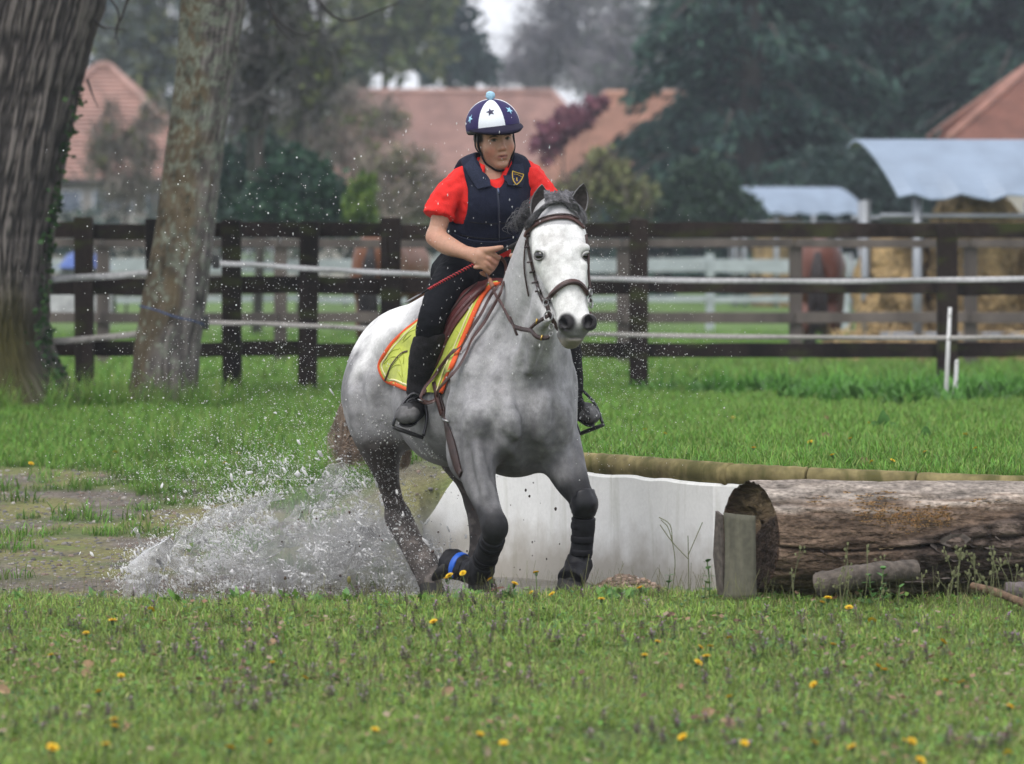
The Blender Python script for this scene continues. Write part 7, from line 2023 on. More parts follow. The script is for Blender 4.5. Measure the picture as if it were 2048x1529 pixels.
# ============================================================ small plants
def ground_at(px, py, h=0.0, d0=10.4, d1=34):
    """where the sight line of a photograph point meets the ground (plus h)"""
    for D in np.arange(d0, d1, .02):
        p = Wd(px, py, D)
        if p[2] <= gz(p[0], D) + h: return p, D
    return Wd(px, py, 15), 15
M_petal = mat('dandelion_yellow', (.70, .46, .008), .7, vary=.12)
M_stem = mat('plant_stem', (.10, .16, .05), .7)
M_bud = mat('dandelion_bud', (.06, .11, .03), .7)
def flower_mesh(seed, kind='open'):
    rg = random.Random(seed); b = MB(); R = .0155
    if kind == 'open':
        for ring, (r, el, n) in enumerate(((1, .15, 16), (.75, .45, 13), (.45, .8, 9), (.2, 1.2, 5))):
            for k in range(n):
                a = 6.283 * (k + rg.random() * .5) / n; d = np.array((math.cos(a) * math.cos(el), math.sin(a) * math.cos(el), math.sin(el))); s_ = np.array((-math.sin(a), math.cos(a), 0)) * .0030
                L_ = R * (r if ring == 0 else .9 * r + .2); b.add([d * .001 - s_ * .5, d * .001 + s_ * .5, d * L_ + s_, d * L_ * 1.06, d * L_ - s_], [(0, 1, 2, 3, 4)])
    me = bpy.data.meshes.new('flower_head'); me.from_pydata(b.V, [], b.F); me.materials.append(M_petal); return me
FM = [flower_mesh(i) for i in range(3)]
cm = MB().tube([(0, 0, -.016), (0, 0, -.010), (0, 0, -.003), (0, 0, .001)], [.003, .007, .0075, .004], 8); cal = bpy.data.meshes.new('calyx'); cal.from_pydata(cm.V, [], cm.F); cal.materials.append(M_bud)
ORD = 'first second third fourth fifth sixth seventh eighth ninth tenth eleventh twelfth thirteenth fourteenth fifteenth sixteenth seventeenth eighteenth nineteenth twentieth'.split()
def ordinal(i):
    if i < 20: return ORD[i]
    t, u = divmod(i + 1, 10); return {2: 'twenty', 3: 'thirty', 4: 'forty', 5: 'fifty'}[t] + '-' + ORD[u - 1] if u else {2: 'twentieth', 3: 'thirtieth', 4: 'fortieth', 5: 'fiftieth'}[t]
def dandelion(px, py, h, label, group, sz=1.0, D=None):
    if D is None: p, D = ground_at(px, py, h)
    else: p = Wd(px, py, D)
    g = gz(p[0], p[1]); root = empty('dandelion', (float(p[0]), float(p[1]), g)); tag(root, label, 'dandelion', group)
    st = MB().tube(smooth_path([(p[0] + random.uniform(-.012, .012), p[1] + .005, g - .01), (p[0] + random.uniform(-.01, .01), p[1], (g + p[2]) / 2), (p[0], p[1], p[2] - .012 * sz)], 3), .0022, 5).build('stem', M_stem, root, smooth=True)
    f = bpy.data.objects.new('flower_head', random.choice(FM)); link(f, root); f.matrix_parent_inverse = Matrix(); f.location = (0, 0, p[2] - g); f.scale = (sz,) * 3
    f.rotation_euler = (random.uniform(-.1, .75), random.uniform(-.4, .4), random.uniform(0, 6.28))
    k = bpy.data.objects.new('calyx', cal); link(k, root); k.matrix_parent_inverse = Matrix(); k.location = (0, 0, p[2] - g); k.scale = (sz,) * 3; k.rotation_euler = f.rotation_euler
FG = [(225, 1242), (172, 1267), (102, 1311), (242, 1352), (197, 1385), (228, 1440), (230, 1454), (212, 1490), (105, 1496), (460, 1497), (540, 1485), (545, 1326), (867, 1244), (960, 1469), (1007, 1487), (610, 1357), (750, 1460), (302, 1220), (1203, 1199), (1656, 1197), (1644, 1206), (1698, 1216), (1744, 1242), (1459, 1277), (1401, 1296), (1421, 1294), (1413, 1314), (1396, 1326), (1289, 1311), (1315, 1284), (1666, 1290), (1886, 1285), (1756, 1334), (1769, 1341), (1627, 1370), (1891, 1362), (1923, 1366), (1459, 1395), (2020, 1414), (1629, 1487), (1704, 1495), (1489, 1487), (1809, 1482), (1824, 1483), (2016, 1507), (1365, 1475), (1841, 1522)]
for i, (x, y) in enumerate(sorted(FG)): dandelion(x, y, random.uniform(.06, .09), 'yellow dandelion in the foreground grass, ' + ordinal(i) + ' counted from the left edge', 'dandelions in the foreground grass', random.uniform(.75, 1.1))
for i, (x, y) in enumerate(sorted(((1072, 1146), (1029, 1168), (1280, 1177), (893, 1158), (899, 1152), (926, 1147), (980, 1160), (750, 1207), (850, 1197), (1064, 1186), (1509, 1175), (1104, 1190)))):
    dandelion(x, y, .08, 'yellow dandelion on the grassy lip before the hooves, ' + ordinal(i) + ' from the left', 'dandelions on the lip before the hooves', random.uniform(.85, 1.1), 15.5)
for i, (x, y) in enumerate(sorted(((1508, 897), (1665, 911), (1740, 848), (1785, 922), (1743, 925), (1950, 898), (1466, 836), (1700, 878), (1330, 868), (1290, 860), (1620, 885), (1850, 905), (1930, 870), (475, 908), (450, 927), (540, 893), (62, 928), (520, 880), (230, 905)))):
    dandelion(x, y, .05, 'small yellow dandelion in the grass beyond the hollow, ' + ordinal(i) + ' from the left', 'dandelions in the grass beyond the hollow', random.uniform(.8, 1.15))
# closed dandelion on a long stem
p = Wd(698, 1162, 15.5); g = gz(p[0], 15.5); r_ = empty('dandelion', (float(p[0]), 15.5, g)); tag(r_, 'closed dandelion bud on a tall bent stem before the splash', 'dandelion')
MB().tube(smooth_path([(p[0] + .05, 15.5, g), (p[0] + .02, 15.5, g + .05), (p[0], 15.5, p[2])], 4), .0025, 6).build('stem', M_stem, r_, smooth=True)
MB().tube([p - UPV * .012, p - UPV * .004, p + UPV * .010, p + UPV * .018], [.003, .008, .0075, .004], 8).build('bud', mat('bud_green_yellow', (.14, .13, .03), .7), r_, smooth=True)

def leaf_blade(base, tip, w, normal, lob=0.0, n=10, fold=.15):
    base, tip = np.asarray(base, float), np.asarray(tip, float); a = tip - base; L_ = np.linalg.norm(a); a /= L_; s_ = _nrm(np.cross(a, normal)); nn = np.cross(s_, a); V, F = [], []
    for i in range(n + 1):
        t = i / n; ww = w * (math.sin(math.pi * min(1, t * .92 + .06)) ** .8) * (1 - lob * (i % 2)); p = base + a * L_ * t + nn * (.12 * L_ * math.sin(t * 2.2))
        V += [p - s_ * ww + nn * fold * ww, p, p + s_ * ww + nn * fold * ww]
    for i in range(n): F += [(3 * i, 3 * i + 1, 3 * i + 4, 3 * i + 3), (3 * i + 1, 3 * i + 2, 3 * i + 5, 3 * i + 4)]
    return V, F
M_leafb = leaf_mat('broad_leaf', .5, .3) if False else mat('broad_leaf', (.10, .22, .028), .5, spec=.4, noise=(40, 3, .75, 1.2, ONE))
M_leafd = mat('weed_leaf', (.065, .165, .035), .55, spec=.4, noise=(40, 3, .7, 1.25, ONE))
lw = empty('dandelion_leaf_rosette', tuple(map(float, Wd(580, 1222, 15.45)))); tag(lw, 'upright bright green dandelion leaf rosette at the edge of the splash', 'plant')
for (b0, t0, w) in (((592, 1222), (590, 1176), .020), ((575, 1222), (541, 1200), .016), ((584, 1224), (560, 1196), .014), ((596, 1224), (622, 1206), .012)):
    V, F = leaf_blade(Wd(*b0, 15.45), Wd(*t0, 15.43), w, np.array((0, -1, .2)), .25); MB().add(V, F).build('leaf', M_leafb, lw, smooth=True)
M_purple = mat('purple_dead_leaf', (.060, .030, .034), .7, noise=(30, 3, .6, 1.4, ONE))
V, F = leaf_blade(Wd(618, 1212, 15.5), Wd(662, 1196, 15.48), .026, np.array((0, -1, .3)), .45, 12)
tag(MB().add(V, F).build('dead_leaf', M_purple, None, True), 'dark purple lobed leaf standing beside the green rosette', 'leaf')
V, F = leaf_blade(Wd(975, 1186, 15.55), Wd(1012, 1180, 15.5), .016, np.array((0, -.5, 1)), .3, 10)
tag(MB().add(V, F).build('dead_leaf', mat('red_dead_leaf', (.10, .030, .022), .6), None, True), 'curled red brown dead leaf on the ground below the raised foreleg', 'leaf')
def nettle(px, py, D, H, label, seed, lean=0.0, leaf=.030, mt=None):
    rg = random.Random(seed); p = Wd(px, py, D); p[2] = gz(p[0], D); r = empty('weed', tuple(map(float, p))); tag(r, label, 'plant', 'green weeds round the log')
    top = p + np.array((lean, 0, H)); MB().tube(smooth_path([p - UPV * .02, (p + top) / 2 + np.array((rg.uniform(-.01, .01), 0, 0)), top], 4), .0028, 5).build('stem', M_stem, r, smooth=True)
    n = int(H / .028)
    for i in range(n):
        t = (i + 1) / n; c = p + (top - p) * t; a = rg.uniform(0, 3.14) + (i % 2) * 1.57
        for sg in (0, 3.1416):
            d = np.array((math.cos(a + sg), math.sin(a + sg) , rg.uniform(-.2, .5))); V, F = leaf_blade(c, c + _nrm(d) * leaf * rg.uniform(.8, 1.5) * (1.2 - .5 * t), leaf * .42, UPV, .15, 5); MB().add(V, F).build('leaf', mt or M_leafd, r, smooth=True)
for i, x_ in enumerate(sorted(random.uniform(20, 1420) for _ in range(26))):
    D_ = random.uniform(15.35, 15.7)
    p = Wd(x_, 1200, D_); p[2] = gz(p[0], D_); r = empty('rosette', tuple(map(float, p))); tag(r, 'low leafy rosette on the grassy lip before the hollow, ' + ordinal(i) + ' from the left', 'plant', 'leafy rosettes along the grassy lip')
    for k in range(random.randint(4, 7)):
        a = random.uniform(0, 6.28); d = np.array((math.cos(a), math.sin(a), random.uniform(.4, 1.6))); V, F = leaf_blade(p, p + _nrm(d) * random.uniform(.04, .085), random.uniform(.008, .014), np.array((0, -1, .3)), .2, 6); MB().add(V, F).build('leaf', M_leafb if random.random() < .5 else M_leafd, r, smooth=True)
nl = [(1418, 1195, 15.35, .17, 'leafy weed at the left foot of the grey plank'), (1405, 1200, 15.3, .10, 'low weed in front of the white wall left of the plank'), (1333, 1175, 15.8, .09, 'small dark weed standing before the white wall'), (1692, 1185, 15.1, .14, 'leafy weed left in front of the cut branch'), (1745, 1190, 15.05, .14, 'leafy weed growing over the middle of the cut branch'), (1768, 1195, 15.0, .17, 'tallest leafy weed before the log'), (1790, 1200, 15.0, .10, 'low weed right of the tallest one by the log'), (1730, 1200, 15.0, .08, 'very low weed before the cut branch')]
for i, (x, y, D, H, lb) in enumerate(nl): nettle(x, y, D, H, lb, 500 + i, random.uniform(-.02, .02))
# big dock leaves in the far grass
for (px, py, D, L_, lb) in ((1765, 850, 22.5, .13, 'upright broad dock leaf in the grass beyond the log'), (1850, 870, 21.5, .09, 'smaller dock leaf right of the upright one')):
    p, D = ground_at(px, py + 18, 0); r = empty('dock_plant', tuple(map(float, p))); tag(r, lb, 'plant')
    for k, (dx, dz) in enumerate(((0, 1), (-.8, .5), (.8, .45), (.3, .8))):
        V, F = leaf_blade(p, p + np.array((dx * L_ * .7, -.02, dz * L_ * 1.1)), .032, np.array((0, -1, .4)), 0, 8); MB().add(V, F).build('leaf', M_leafd, r, smooth=True)
# dry stalks with seed heads before the log
M_dry = mat('dry_stalk', (.14, .15, .07), .85); M_seed = mat('seed_head', (.15, .16, .075), .9)
V = MB(); V2_ = MB(); rg = random.Random(12)
for i in range(30):
    px = rg.choice([rg.uniform(1800, 2046), rg.uniform(1840, 2000), rg.uniform(1560, 1800)]); D = rg.uniform(14.7, 15.2); x = (px - CX) / S(D); g = gz(x, D); H = rg.uniform(.10, .26)
    P = smooth_path([(x, D, g), (x + rg.uniform(-.02, .02), D, g + H * .5), (x + rg.uniform(-.04, .04), D + rg.uniform(-.03, .03), g + H)], 3); V.tube(P, .0013, 4)
    for k in range(rg.randint(3, 8)):
        c = P[-1] + np.array((rg.uniform(-.02, .02), rg.uniform(-.02, .02), rg.uniform(-.04, .012))); V.tube([P[-2], c], .0008, 3); V2_.box(c, (.006, .006, .009), jit=.002)
o = V.build('dry_stalks', M_dry); tag(o, 'thin dry seed stalks standing in front of the log', kind='stuff'); o2 = V2_.build('seed_heads', M_seed, o); o2['kind'] = 'stuff'
# tall bare twigs by the wall
tw = MB()
for pts in (((1378, 1205, 15.6), (1377, 1130, 15.6), (1376, 1072, 15.6)), ((1376, 1118, 15.6), (1345, 1085, 15.6), (1320, 1050, 15.6)), ((1376, 1112, 15.6), (1392, 1075, 15.6), (1405, 1045, 15.6)), ((1345, 1085, 15.6), (1340, 1050, 15.6), (1318, 1035, 15.6)), ((1345, 1180, 15.7), (1350, 1120, 15.7), (1338, 1060, 15.7), (1322, 1040, 15.7))):
    tw.tube(smooth_path([Wd(*p) for p in pts], 4), .0018, 4)
tag(tw.build('dry_twig', M_dry), 'thin dry twig rising in front of the white wall', 'twig')
# grass sprigs against the foot of the wall
# ---- purple dead-nettles: nobody would count them
V, Cc, F = [], [], []; rg = random.Random(21); cl = [(rg.uniform(0, 1), rg.uniform(0, 1)) for _ in range(30)]
def dn(p, H):
    o = len(V); top = p + np.array((rg.uniform(-.02, .02), rg.uniform(-.02, .02), H))
    for k, s_ in enumerate((-.0012, .0012)): V.extend([p + np.array((s_, 0, 0)), top + np.array((s_, 0, 0))]); Cc.extend([np.array((.09, .06, .05))] * 2)
    F.append((o, o + 2, o + 3, o + 1))
    for i, t in enumerate((.35, .55, .7, .8, .9, .97)):
        c = p + (top - p) * t; purple = t > .6; R = (.020, .019, .017, .014, .011, .008)[i]
        for q in range(4):
            a = q * 1.5708 + i * .78 + rg.uniform(-.3, .3); d = np.array((math.cos(a), math.sin(a), -.35 if purple else .1)); s_ = np.array((-math.sin(a), math.cos(a), 0)) * R * .45; o = len(V)
            V.extend([c, c + d * R * .5 - s_, c + d * R, c + d * R * .5 + s_]); k = rg.uniform(.7, 1.3)
            Cc.extend([np.array((.095, .075, .065) if purple else (.06, .12, .035)) * k] * 4); F.append((o, o + 1, o + 2, o + 3))
        if purple:
            for q in range(rg.choice((0, 1, 2))):
                a = rg.uniform(0, 6.28); d = np.array((math.cos(a), math.sin(a), .6)); c2 = c + d * R * .6; s_ = np.array((-math.sin(a), math.cos(a), 0)) * .0028; o = len(V)
                V.extend([c2 - s_, c2 + s_, c2 + d * .008 + s_, c2 + d * .008 - s_]); Cc.extend([np.array((.30, .20, .29)) * rg.uniform(.7, 1.2)] * 4); F.append((o, o + 1, o + 2, o + 3))
n_ = 0
while n_ < 380:
    D = rg.uniform(10.9, 15.5) ** 1.0; x = rg.uniform(-.135, .135) * D; w = vnoise(np.array([[x, D, 0]]), 1.7, 61)[0]
    px = x * FPX / D + CX
    if w + (.12 if px < 1100 else -.03) < rg.uniform(.42, .75): continue
    dn(np.array((x, D, gz(x, D) - .005)), rg.uniform(.045, .085)); n_ += 1
me = mesh_np('dead_nettles', np.array(V), F, smooth=False, col=np.array(Cc)); tag(obj('dead_nettles', me, M_leaf), 'small purple flowering dead nettles scattered through the foreground grass', kind='stuff')
# low leafy ground cover and dry leaf litter between the blades
V, Cc, F = [], [], []
for i in range(15000):
    D = rg.uniform(10.6, 15.7); x = rg.uniform(-.138, .138) * D; w = vnoise(np.array([[x, D, 0]]), 1.3, 64)[0]
    g = gz(x, D); litter = rg.random() < (.05 + .30 * (w > .66)); o = len(V)
    if not litter and rg.random() > .35 + .9 * w: continue
    a = rg.uniform(0, 6.28); el = rg.uniform(-.1, .6); d = np.array((math.cos(a) * math.cos(el), math.sin(a) * math.cos(el), math.sin(el))); s_ = np.array((-math.sin(a), math.cos(a), rg.uniform(-.3, .3)))
    L_ = rg.uniform(.012, .028) if not litter else rg.uniform(.012, .035); c = np.array((x, D, g + rg.uniform(.005, .045)))
    V.extend([c, c + d * L_ * .5 - s_ * L_ * .38, c + d * L_, c + d * L_ * .5 + s_ * L_ * .38])
    col_ = np.array(rg.choice([(.23, .13, .08), (.30, .19, .12), (.12, .065, .045), (.34, .26, .19)])) if litter else np.array(rg.choice([(.075, .19, .035), (.12, .26, .045), (.055, .14, .04), (.16, .27, .06)]))
    Cc.extend([col_ * rg.uniform(.75, 1.2)] * 4); F.append((o, o + 1, o + 2, o + 3))
me = mesh_np('ground_cover', np.array(V), F, smooth=False, col=np.array(Cc)); tag(obj('ground_cover', me, M_leaf), 'tiny clover leaves and dry leaf litter in the foreground grass', kind='stuff')
# larger dead leaves that can be told apart
M_dead = mat('brown_dead_leaf', (.26, .165, .095), .8, noise=(30, 3, .6, 1.4, ONE), vary=.3)
for i, (px, py, sz, lb) in enumerate(((535, 1290, .035, 'reddish dead leaf in the grass below the rosette'), (190, 1335, .04, 'crumpled brown dead leaf among the nettles at the left'), (160, 1350, .035, 'second crumpled dead leaf at the left, below the first'), (20, 1385, .045, 'pale dead leaf at the left edge of the grass'), (885, 1395, .04, 'pale curled dead leaf in the middle of the grass'), (1470, 1462, .05, 'brown dead leaf with raised stalk at the lower right'), (1400, 1440, .05, 'grey lump of dead leaf at the lower right'), (680, 1330, .025, 'small pale dead leaf right of the reddish one'), (245, 1460, .03, 'small brown dead leaf at the lower left'), (1655, 850, .06, 'pale dead leaf in the grass beyond the log'), (1640, 880, .05, 'second pale dead leaf beyond the log'), (1715, 930, .05, 'dark dead leaf lying on the log coping'))):
    p, D = ground_at(px, py, .02); d = np.array((random.uniform(-1, 1), random.uniform(-.4, .4), random.uniform(.1, .5)))
    sz *= .75; V, F = leaf_blade(p, p + _nrm(d) * sz * 1.6, sz * .6, np.array((random.uniform(-.4, .4), -.8, .6)), .25, 8, .5); tag(MB().add(V, F).build('dead_leaf', M_dead, None, True), lb, 'leaf')

# ============================================================ loose stones on the gravel
rng_ = np.random.default_rng(15); ico = [(-.53, 0, .85), (.53, 0, .85), (-.53, 0, -.85), (.53, 0, -.85), (0, .85, .53), (0, .85, -.53), (0, -.85, .53), (0, -.85, -.53), (.85, .53, 0), (-.85, .53, 0), (.85, -.53, 0), (-.85, -.53, 0)]
icf = [(0, 4, 1), (0, 9, 4), (9, 5, 4), (4, 5, 8), (4, 8, 1), (8, 10, 1), (8, 3, 10), (5, 3, 8), (5, 2, 3), (2, 7, 3), (7, 10, 3), (7, 6, 10), (7, 11, 6), (11, 0, 6), (0, 1, 6), (6, 1, 10), (9, 0, 11), (9, 11, 2), (9, 2, 5), (7, 2, 11)]
ICO = np.array(ico); ICF = np.array(icf)[:, ::-1]
def pebbles(name, label, P, r, pal, material, seed, squash=.6, kind='stuff'):
    rng = np.random.default_rng(seed); n = len(P)
    T_ = ICO[None] * (1 + .35 * (rng.random((n, 12, 1)) - .5)) * r[:, None, None] * np.stack((np.ones(n), rng.uniform(.6, 1, n), rng.uniform(.4, .8, n) * squash / .6), 1)[:, None]
    a = rng.uniform(0, 6.28, n); c, s = np.cos(a)[:, None], np.sin(a)[:, None]
    V = np.stack((T_[..., 0] * c - T_[..., 1] * s, T_[..., 0] * s + T_[..., 1] * c, T_[..., 2]), -1) + P[:, None]
    F = (ICF[None] + 12 * np.arange(n)[:, None, None]).reshape(-1, 3); col_ = np.array(pal)[rng.integers(0, len(pal), n)] * rng.uniform(.6, 1.35, n)[:, None]
    o = obj(name, mesh_np(name, V.reshape(-1, 3), tris=F, smooth=False, col=np.repeat(col_, 12, 0)), material); return tag(o, label, kind=kind)
M_stone = mat('gravel_stone', attr=True, rough=.8, noise=(200, 3, .8, 1.2, ONE))
P = np.stack((rng_.uniform(-3.2, .6, 16000), 15.9 + 5.8 * rng_.random(16000) ** 1.6, np.zeros(16000)), 1); P[:, 2] = terrain(P[:, 0], P[:, 1]); P = P[(rng_.random(len(P)) < wet_gravel(P) ** 1.5) & (np.abs(P[:, 0]) < .14 * P[:, 1] + .1)]
pebbles('gravel', 'wet grey gravel stones on the bare track', P, .005 + .012 * rng_.random(len(P)) ** 2.5, [(.14, .13, .125), (.20, .185, .17), (.10, .095, .095), (.17, .125, .10), (.26, .24, .22)], M_stone, 1)
P = np.stack((rng_.normal(.36, .20, 2200), rng_.normal(16.05, .16, 2200), np.zeros(2200)), 1); P = P[(P[:, 1] < wall_d(P[:, 0]) - .08)]; P[:, 2] = terrain(P[:, 0], P[:, 1]) + .004
pebbles('gravel', 'pinkish brown gravel heaped beside the straight foreleg', P, .005 + .014 * rng_.random(len(P)) ** 2, [(.26, .18, .13), (.20, .14, .10), (.30, .22, .17), (.16, .12, .09)], M_stone, 2)
aV, aQ = area(-.1, 1.3, 15.8, 17.3, .05)
dd_ = (wall_d(aV[:, 0]) - aV[:, 1]); scatter('grass_tufts', aV, aQ, 40 * sstep(.48, .20, dd_) * (dd_ > .17), C_fore, .9, 1.7, 9, label='thin grass sprigs along the foot of the white wall')

# ============================================================ splashing water
def water_mat(name, white, mixf, rough=.05):
    m = bpy.data.materials.new(name); m.use_nodes = True; N, L = m.node_tree.nodes, m.node_tree.links
    b = N['Principled BSDF']; b.inputs['Base Color'].default_value = (1, 1, 1, 1); b.inputs['Roughness'].default_value = rough; b.inputs['Transmission Weight'].default_value = 1.0; b.inputs['IOR'].default_value = 1.33
    d = N.new('ShaderNodeBsdfDiffuse'); d.inputs[0].default_value = (*white, 1); t = N.new('ShaderNodeBsdfTranslucent'); t.inputs[0].default_value = (*white, 1)
    m1 = N.new('ShaderNodeMixShader'); m1.inputs[0].default_value = .45; m2 = N.new('ShaderNodeMixShader'); m2.inputs[0].default_value = mixf
    L.new(d.outputs[0], m1.inputs[1]); L.new(t.outputs[0], m1.inputs[2]); L.new(b.outputs[0], m2.inputs[1]); L.new(m1.outputs[0], m2.inputs[2]); L.new(m2.outputs[0], N['Material Output'].inputs[0])
    return m
M_drop = water_mat('aerated_drops', (.96, .96, .96), .80)
M_sheet = water_mat('water_sheet', (.90, .90, .90), .24)
OCT = np.array(((1, 0, 0), (-1, 0, 0), (0, 1, 0), (0, -1, 0), (0, 0, 1), (0, 0, -1.0)))
OCF = np.array(((0, 2, 4), (2, 1, 4), (1, 3, 4), (3, 0, 4), (2, 0, 5), (1, 2, 5), (3, 1, 5), (0, 3, 5)))
def drops(name, label, P, r, seed, stretch=None, fine=False):
    rng = np.random.default_rng(seed); n = len(P); B, Fc = (ICO, ICF) if fine else (OCT, OCF); k = len(B)
    T_ = B[None] * r[:, None, None] * (1 + .3 * (rng.random((n, k, 1)) - .5))
    if stretch is not None:      # pull along the direction of flight
        dvec, amt = stretch; pr = (T_ * dvec[:, None]).sum(-1, keepdims=True); T_ = T_ + pr * dvec[:, None] * (amt[:, None, None] - 1)
    V = (T_ + P[:, None]).reshape(-1, 3); F = (Fc[None] + k * np.arange(n)[:, None, None]).reshape(-1, 3)
    return tag(obj(name, mesh_np(name, V, tris=F, smooth=True), M_drop), label, kind='stuff')
rng_ = np.random.default_rng(99)
TOPX = [240, 270, 330, 400, 500, 600, 690, 720, 800, 860, 920]; TOPY = [1160, 1100, 1062, 1000, 950, 935, 905, 935, 1010, 1075, 1120]
def to_world(px, py, D):
    return np.stack(((px - CX) * D / FPX, D, CAMZ - (py - HY) * D / FPX), 1)
def plume(n, bias, seed):
    rng = np.random.default_rng(seed); out = []
    while sum(len(o) for o in out) < n:
        px = rng.uniform(245, 900, n); top = np.interp(px, TOPX, TOPY); t = rng.random(n) ** bias; py = 1212 - t * (1212 - top) * np.clip(1 + .26 * rng.normal(size=n), .4, 1.8); px = px + rng.normal(size=n) * 30 * t
        nz = vnoise(np.stack((px / 60, py / 45, 0 * px), 1), 1, 5) * .6 + vnoise(np.stack((px / 20, py / 16, 0 * px), 1), 1, 6) * .4
        edge_ = (1212 - py) / np.maximum(1212 - top, 30); keep = rng.random(n) < np.clip(.12 + 2.4 * (nz - .34), .02, 1) * (1 - .55 * sstep(.55, 1.1, edge_)) * np.interp(px, (245, 300, 420, 760, 830, 900), (.45, .75, 1, 1, .8, .45))
        out.append(np.stack((px, py), 1)[keep])
    q = np.concatenate(out)[:n]; D = np.clip(rng.normal(17.15, .28, n), 16.55, 17.9)
    D = np.where((q[:, 0] > 690), np.maximum(D, 16.7), D)
    return to_world(q[:, 0], q[:, 1], D), rng
P, rg_ = plume(13000, 1.1, 1); drops('splash_drops', 'dense spray of white water thrown up behind the hind hooves', P, .0018 * np.exp(rg_.normal(size=len(P)) * .55), 1)
P, rg_ = plume(4600, .75, 2); dv = rg_.normal(size=(len(P), 3)) * .5 + np.array((-.5, 0, .7)); dv /= np.linalg.norm(dv, axis=1)[:, None]
drops('splash_drops', 'larger stretched drops in the splash behind the horse', P, .0024 * np.exp(rg_.normal(size=len(P)) * .5), 2, (dv, rg_.uniform(1.2, 4.5, len(P))), True)
P, rg_ = plume(80000, 1.5, 3); drops('splash_mist', 'fine water mist low over the hollow', P, .00105 * np.exp(rg_.normal(size=len(P)) * .38), 3)
# flying drops over the left half, thinning upwards
n = 16000; px = rng_.normal(540, 190, n); py = 960 - 640 * rng_.random(n) ** 2.1 + 60 * np.abs(rng_.normal(size=n)) * (rng_.random(n) < .5); keep = (px < 1000) & (rng_.random(n) < np.interp(py, (320, 600, 800, 960, 1100), (.10, .35, .9, .9, .1)))
D = rng_.normal(17.1, .35, n); P = to_world(px, py, D)[keep]; ok = np.abs(P[:, 1] - 17.1) < .8; P = P[ok]
drops('flying_drops', 'small flying drops scattered over the meadow behind the horse', P, .0012 * np.exp(rng_.normal(size=len(P)) * .45), 4)
n = 420; px = rng_.uniform(90, 860, n); py = rng_.uniform(300, 960, n); P = to_world(px, py, rng_.normal(17.0, .3, n)); drops('flying_drops', 'bigger single drops flying left of the horse', P, .0022 * np.exp(rng_.normal(size=n) * .35), 5, None, True)
n = 2600; px = 1150 + np.abs(rng_.normal(0, 120, n)); py = rng_.normal(690, 110, n); P = to_world(px, py, rng_.normal(16.4, .4, n)); drops('flying_drops', 'fine drops flying right of the horse head and shoulder', P, .0012 * np.exp(rng_.normal(size=n) * .4), 6)
n = 260; px = rng_.uniform(760, 1130, n); py = rng_.uniform(230, 760, n); D = 16.0 - .9 * rng_.random(n); P = to_world(px, py, D); drops('flying_drops', 'little drops in the air before the rider', P, .0013 * np.exp(rng_.normal(size=n) * .35), 7, (np.tile(np.array((.1, 0, 1.0)), (n, 1)) / 1.005, rng_.uniform(1, 4, n)))
# mud flecks
n = 90; px = rng_.uniform(560, 1120, n); py = rng_.uniform(960, 1200, n); P = to_world(px, py, rng_.normal(16.6, .25, n)); o = pebbles('mud_flecks', 'dark flecks of mud flying among the water', P, .0022 + .006 * rng_.random(n) ** 3, [(.05, .035, .03), (.08, .05, .04)], M_stone, 5, 1.0)
# wet spots thrown onto the hind leg
rr = np.random.default_rng(8); C_, R_ = [], []
for i in range(560):
    px, py = rr.normal(800, 26), rr.uniform(830, 1120); px += (py - 900) * .22 - 30
    if py > 990 and rr.random() < .3: py = rr.normal(1045, 22)
    p, n_ = hit(px, py, .001)
    if p[1] > 17.8: continue
    C_.append(p); R_.append(.0014 + .0045 * rr.random() ** 3)
drops('wet_drops', 'water drops and foam clinging to the dark hind leg', np.array(C_), np.array(R_), 9)
# torn water sheets
def sheet(label, outline_fn, nu, nv, thr, seed, D, bulge):
    V, keep = [], []
    U_, Vv = np.meshgrid(np.linspace(0, 1, nu), np.linspace(0, 1, nv), indexing='ij')
    pts = np.array([outline_fn(u, v) for u, v in zip(U_.ravel(), Vv.ravel())])
    nz = vnoise(np.stack((pts[:, 0] / 26, pts[:, 1] / 26, 0 * pts[:, 0]), 1), 1, seed) * .6 + vnoise(np.stack((pts[:, 0] / 9, pts[:, 1] / 9, 0 * pts[:, 0]), 1), 1, seed + 1) * .4
    dd = D + bulge * np.sin(np.pi * U_.ravel()) + .05 * (nz - .5); W_ = to_world(pts[:, 0], pts[:, 1], dd)
    edge = np.minimum(np.minimum(U_, 1 - U_), np.minimum(Vv * 1.0, 1 - Vv)).ravel()
    solid = nz + .35 * sstep(0, .25, edge) > thr
    F = []
    for i in range(nu - 1):
        for j in range(nv - 1):
            q = (i * nv + j, (i + 1) * nv + j, (i + 1) * nv + j + 1, i * nv + j + 1)
            if solid[list(q)].sum() >= 3: F.append(q)
    if not F: return
    used = sorted({a for f in F for a in f}); mp = {a: k for k, a in enumerate(used)}
    o = MB().add(W_[used], [tuple(mp[a] for a in f) for f in F]).build('water_sheet', M_sheet, None, smooth=True)
    sm = o.modifiers.new('t', 'SOLIDIFY'); sm.thickness = .003
    tag(o, label, 'water splash', 'torn sheets of water in the splash')
def fan(u, v):           # the glassy curl at the left end
    l = np.interp(v, (0, .3, .6, .85, 1), (246, 246, 256, 290, 335)); r = np.interp(v, (0, .3, .6, .85, 1), (302, 318, 330, 340, 352)); y = np.interp(v, (0, .3, .6, .85, 1), (1214, 1165, 1130, 1100, 1078))
    return (l + (r - l) * u, y - 10 * math.sin(math.pi * u) * v + 6 * u)
sheet('glassy curling sheet of water at the left end of the splash', fan, 44, 56, .40, 3, 16.70, -.10)
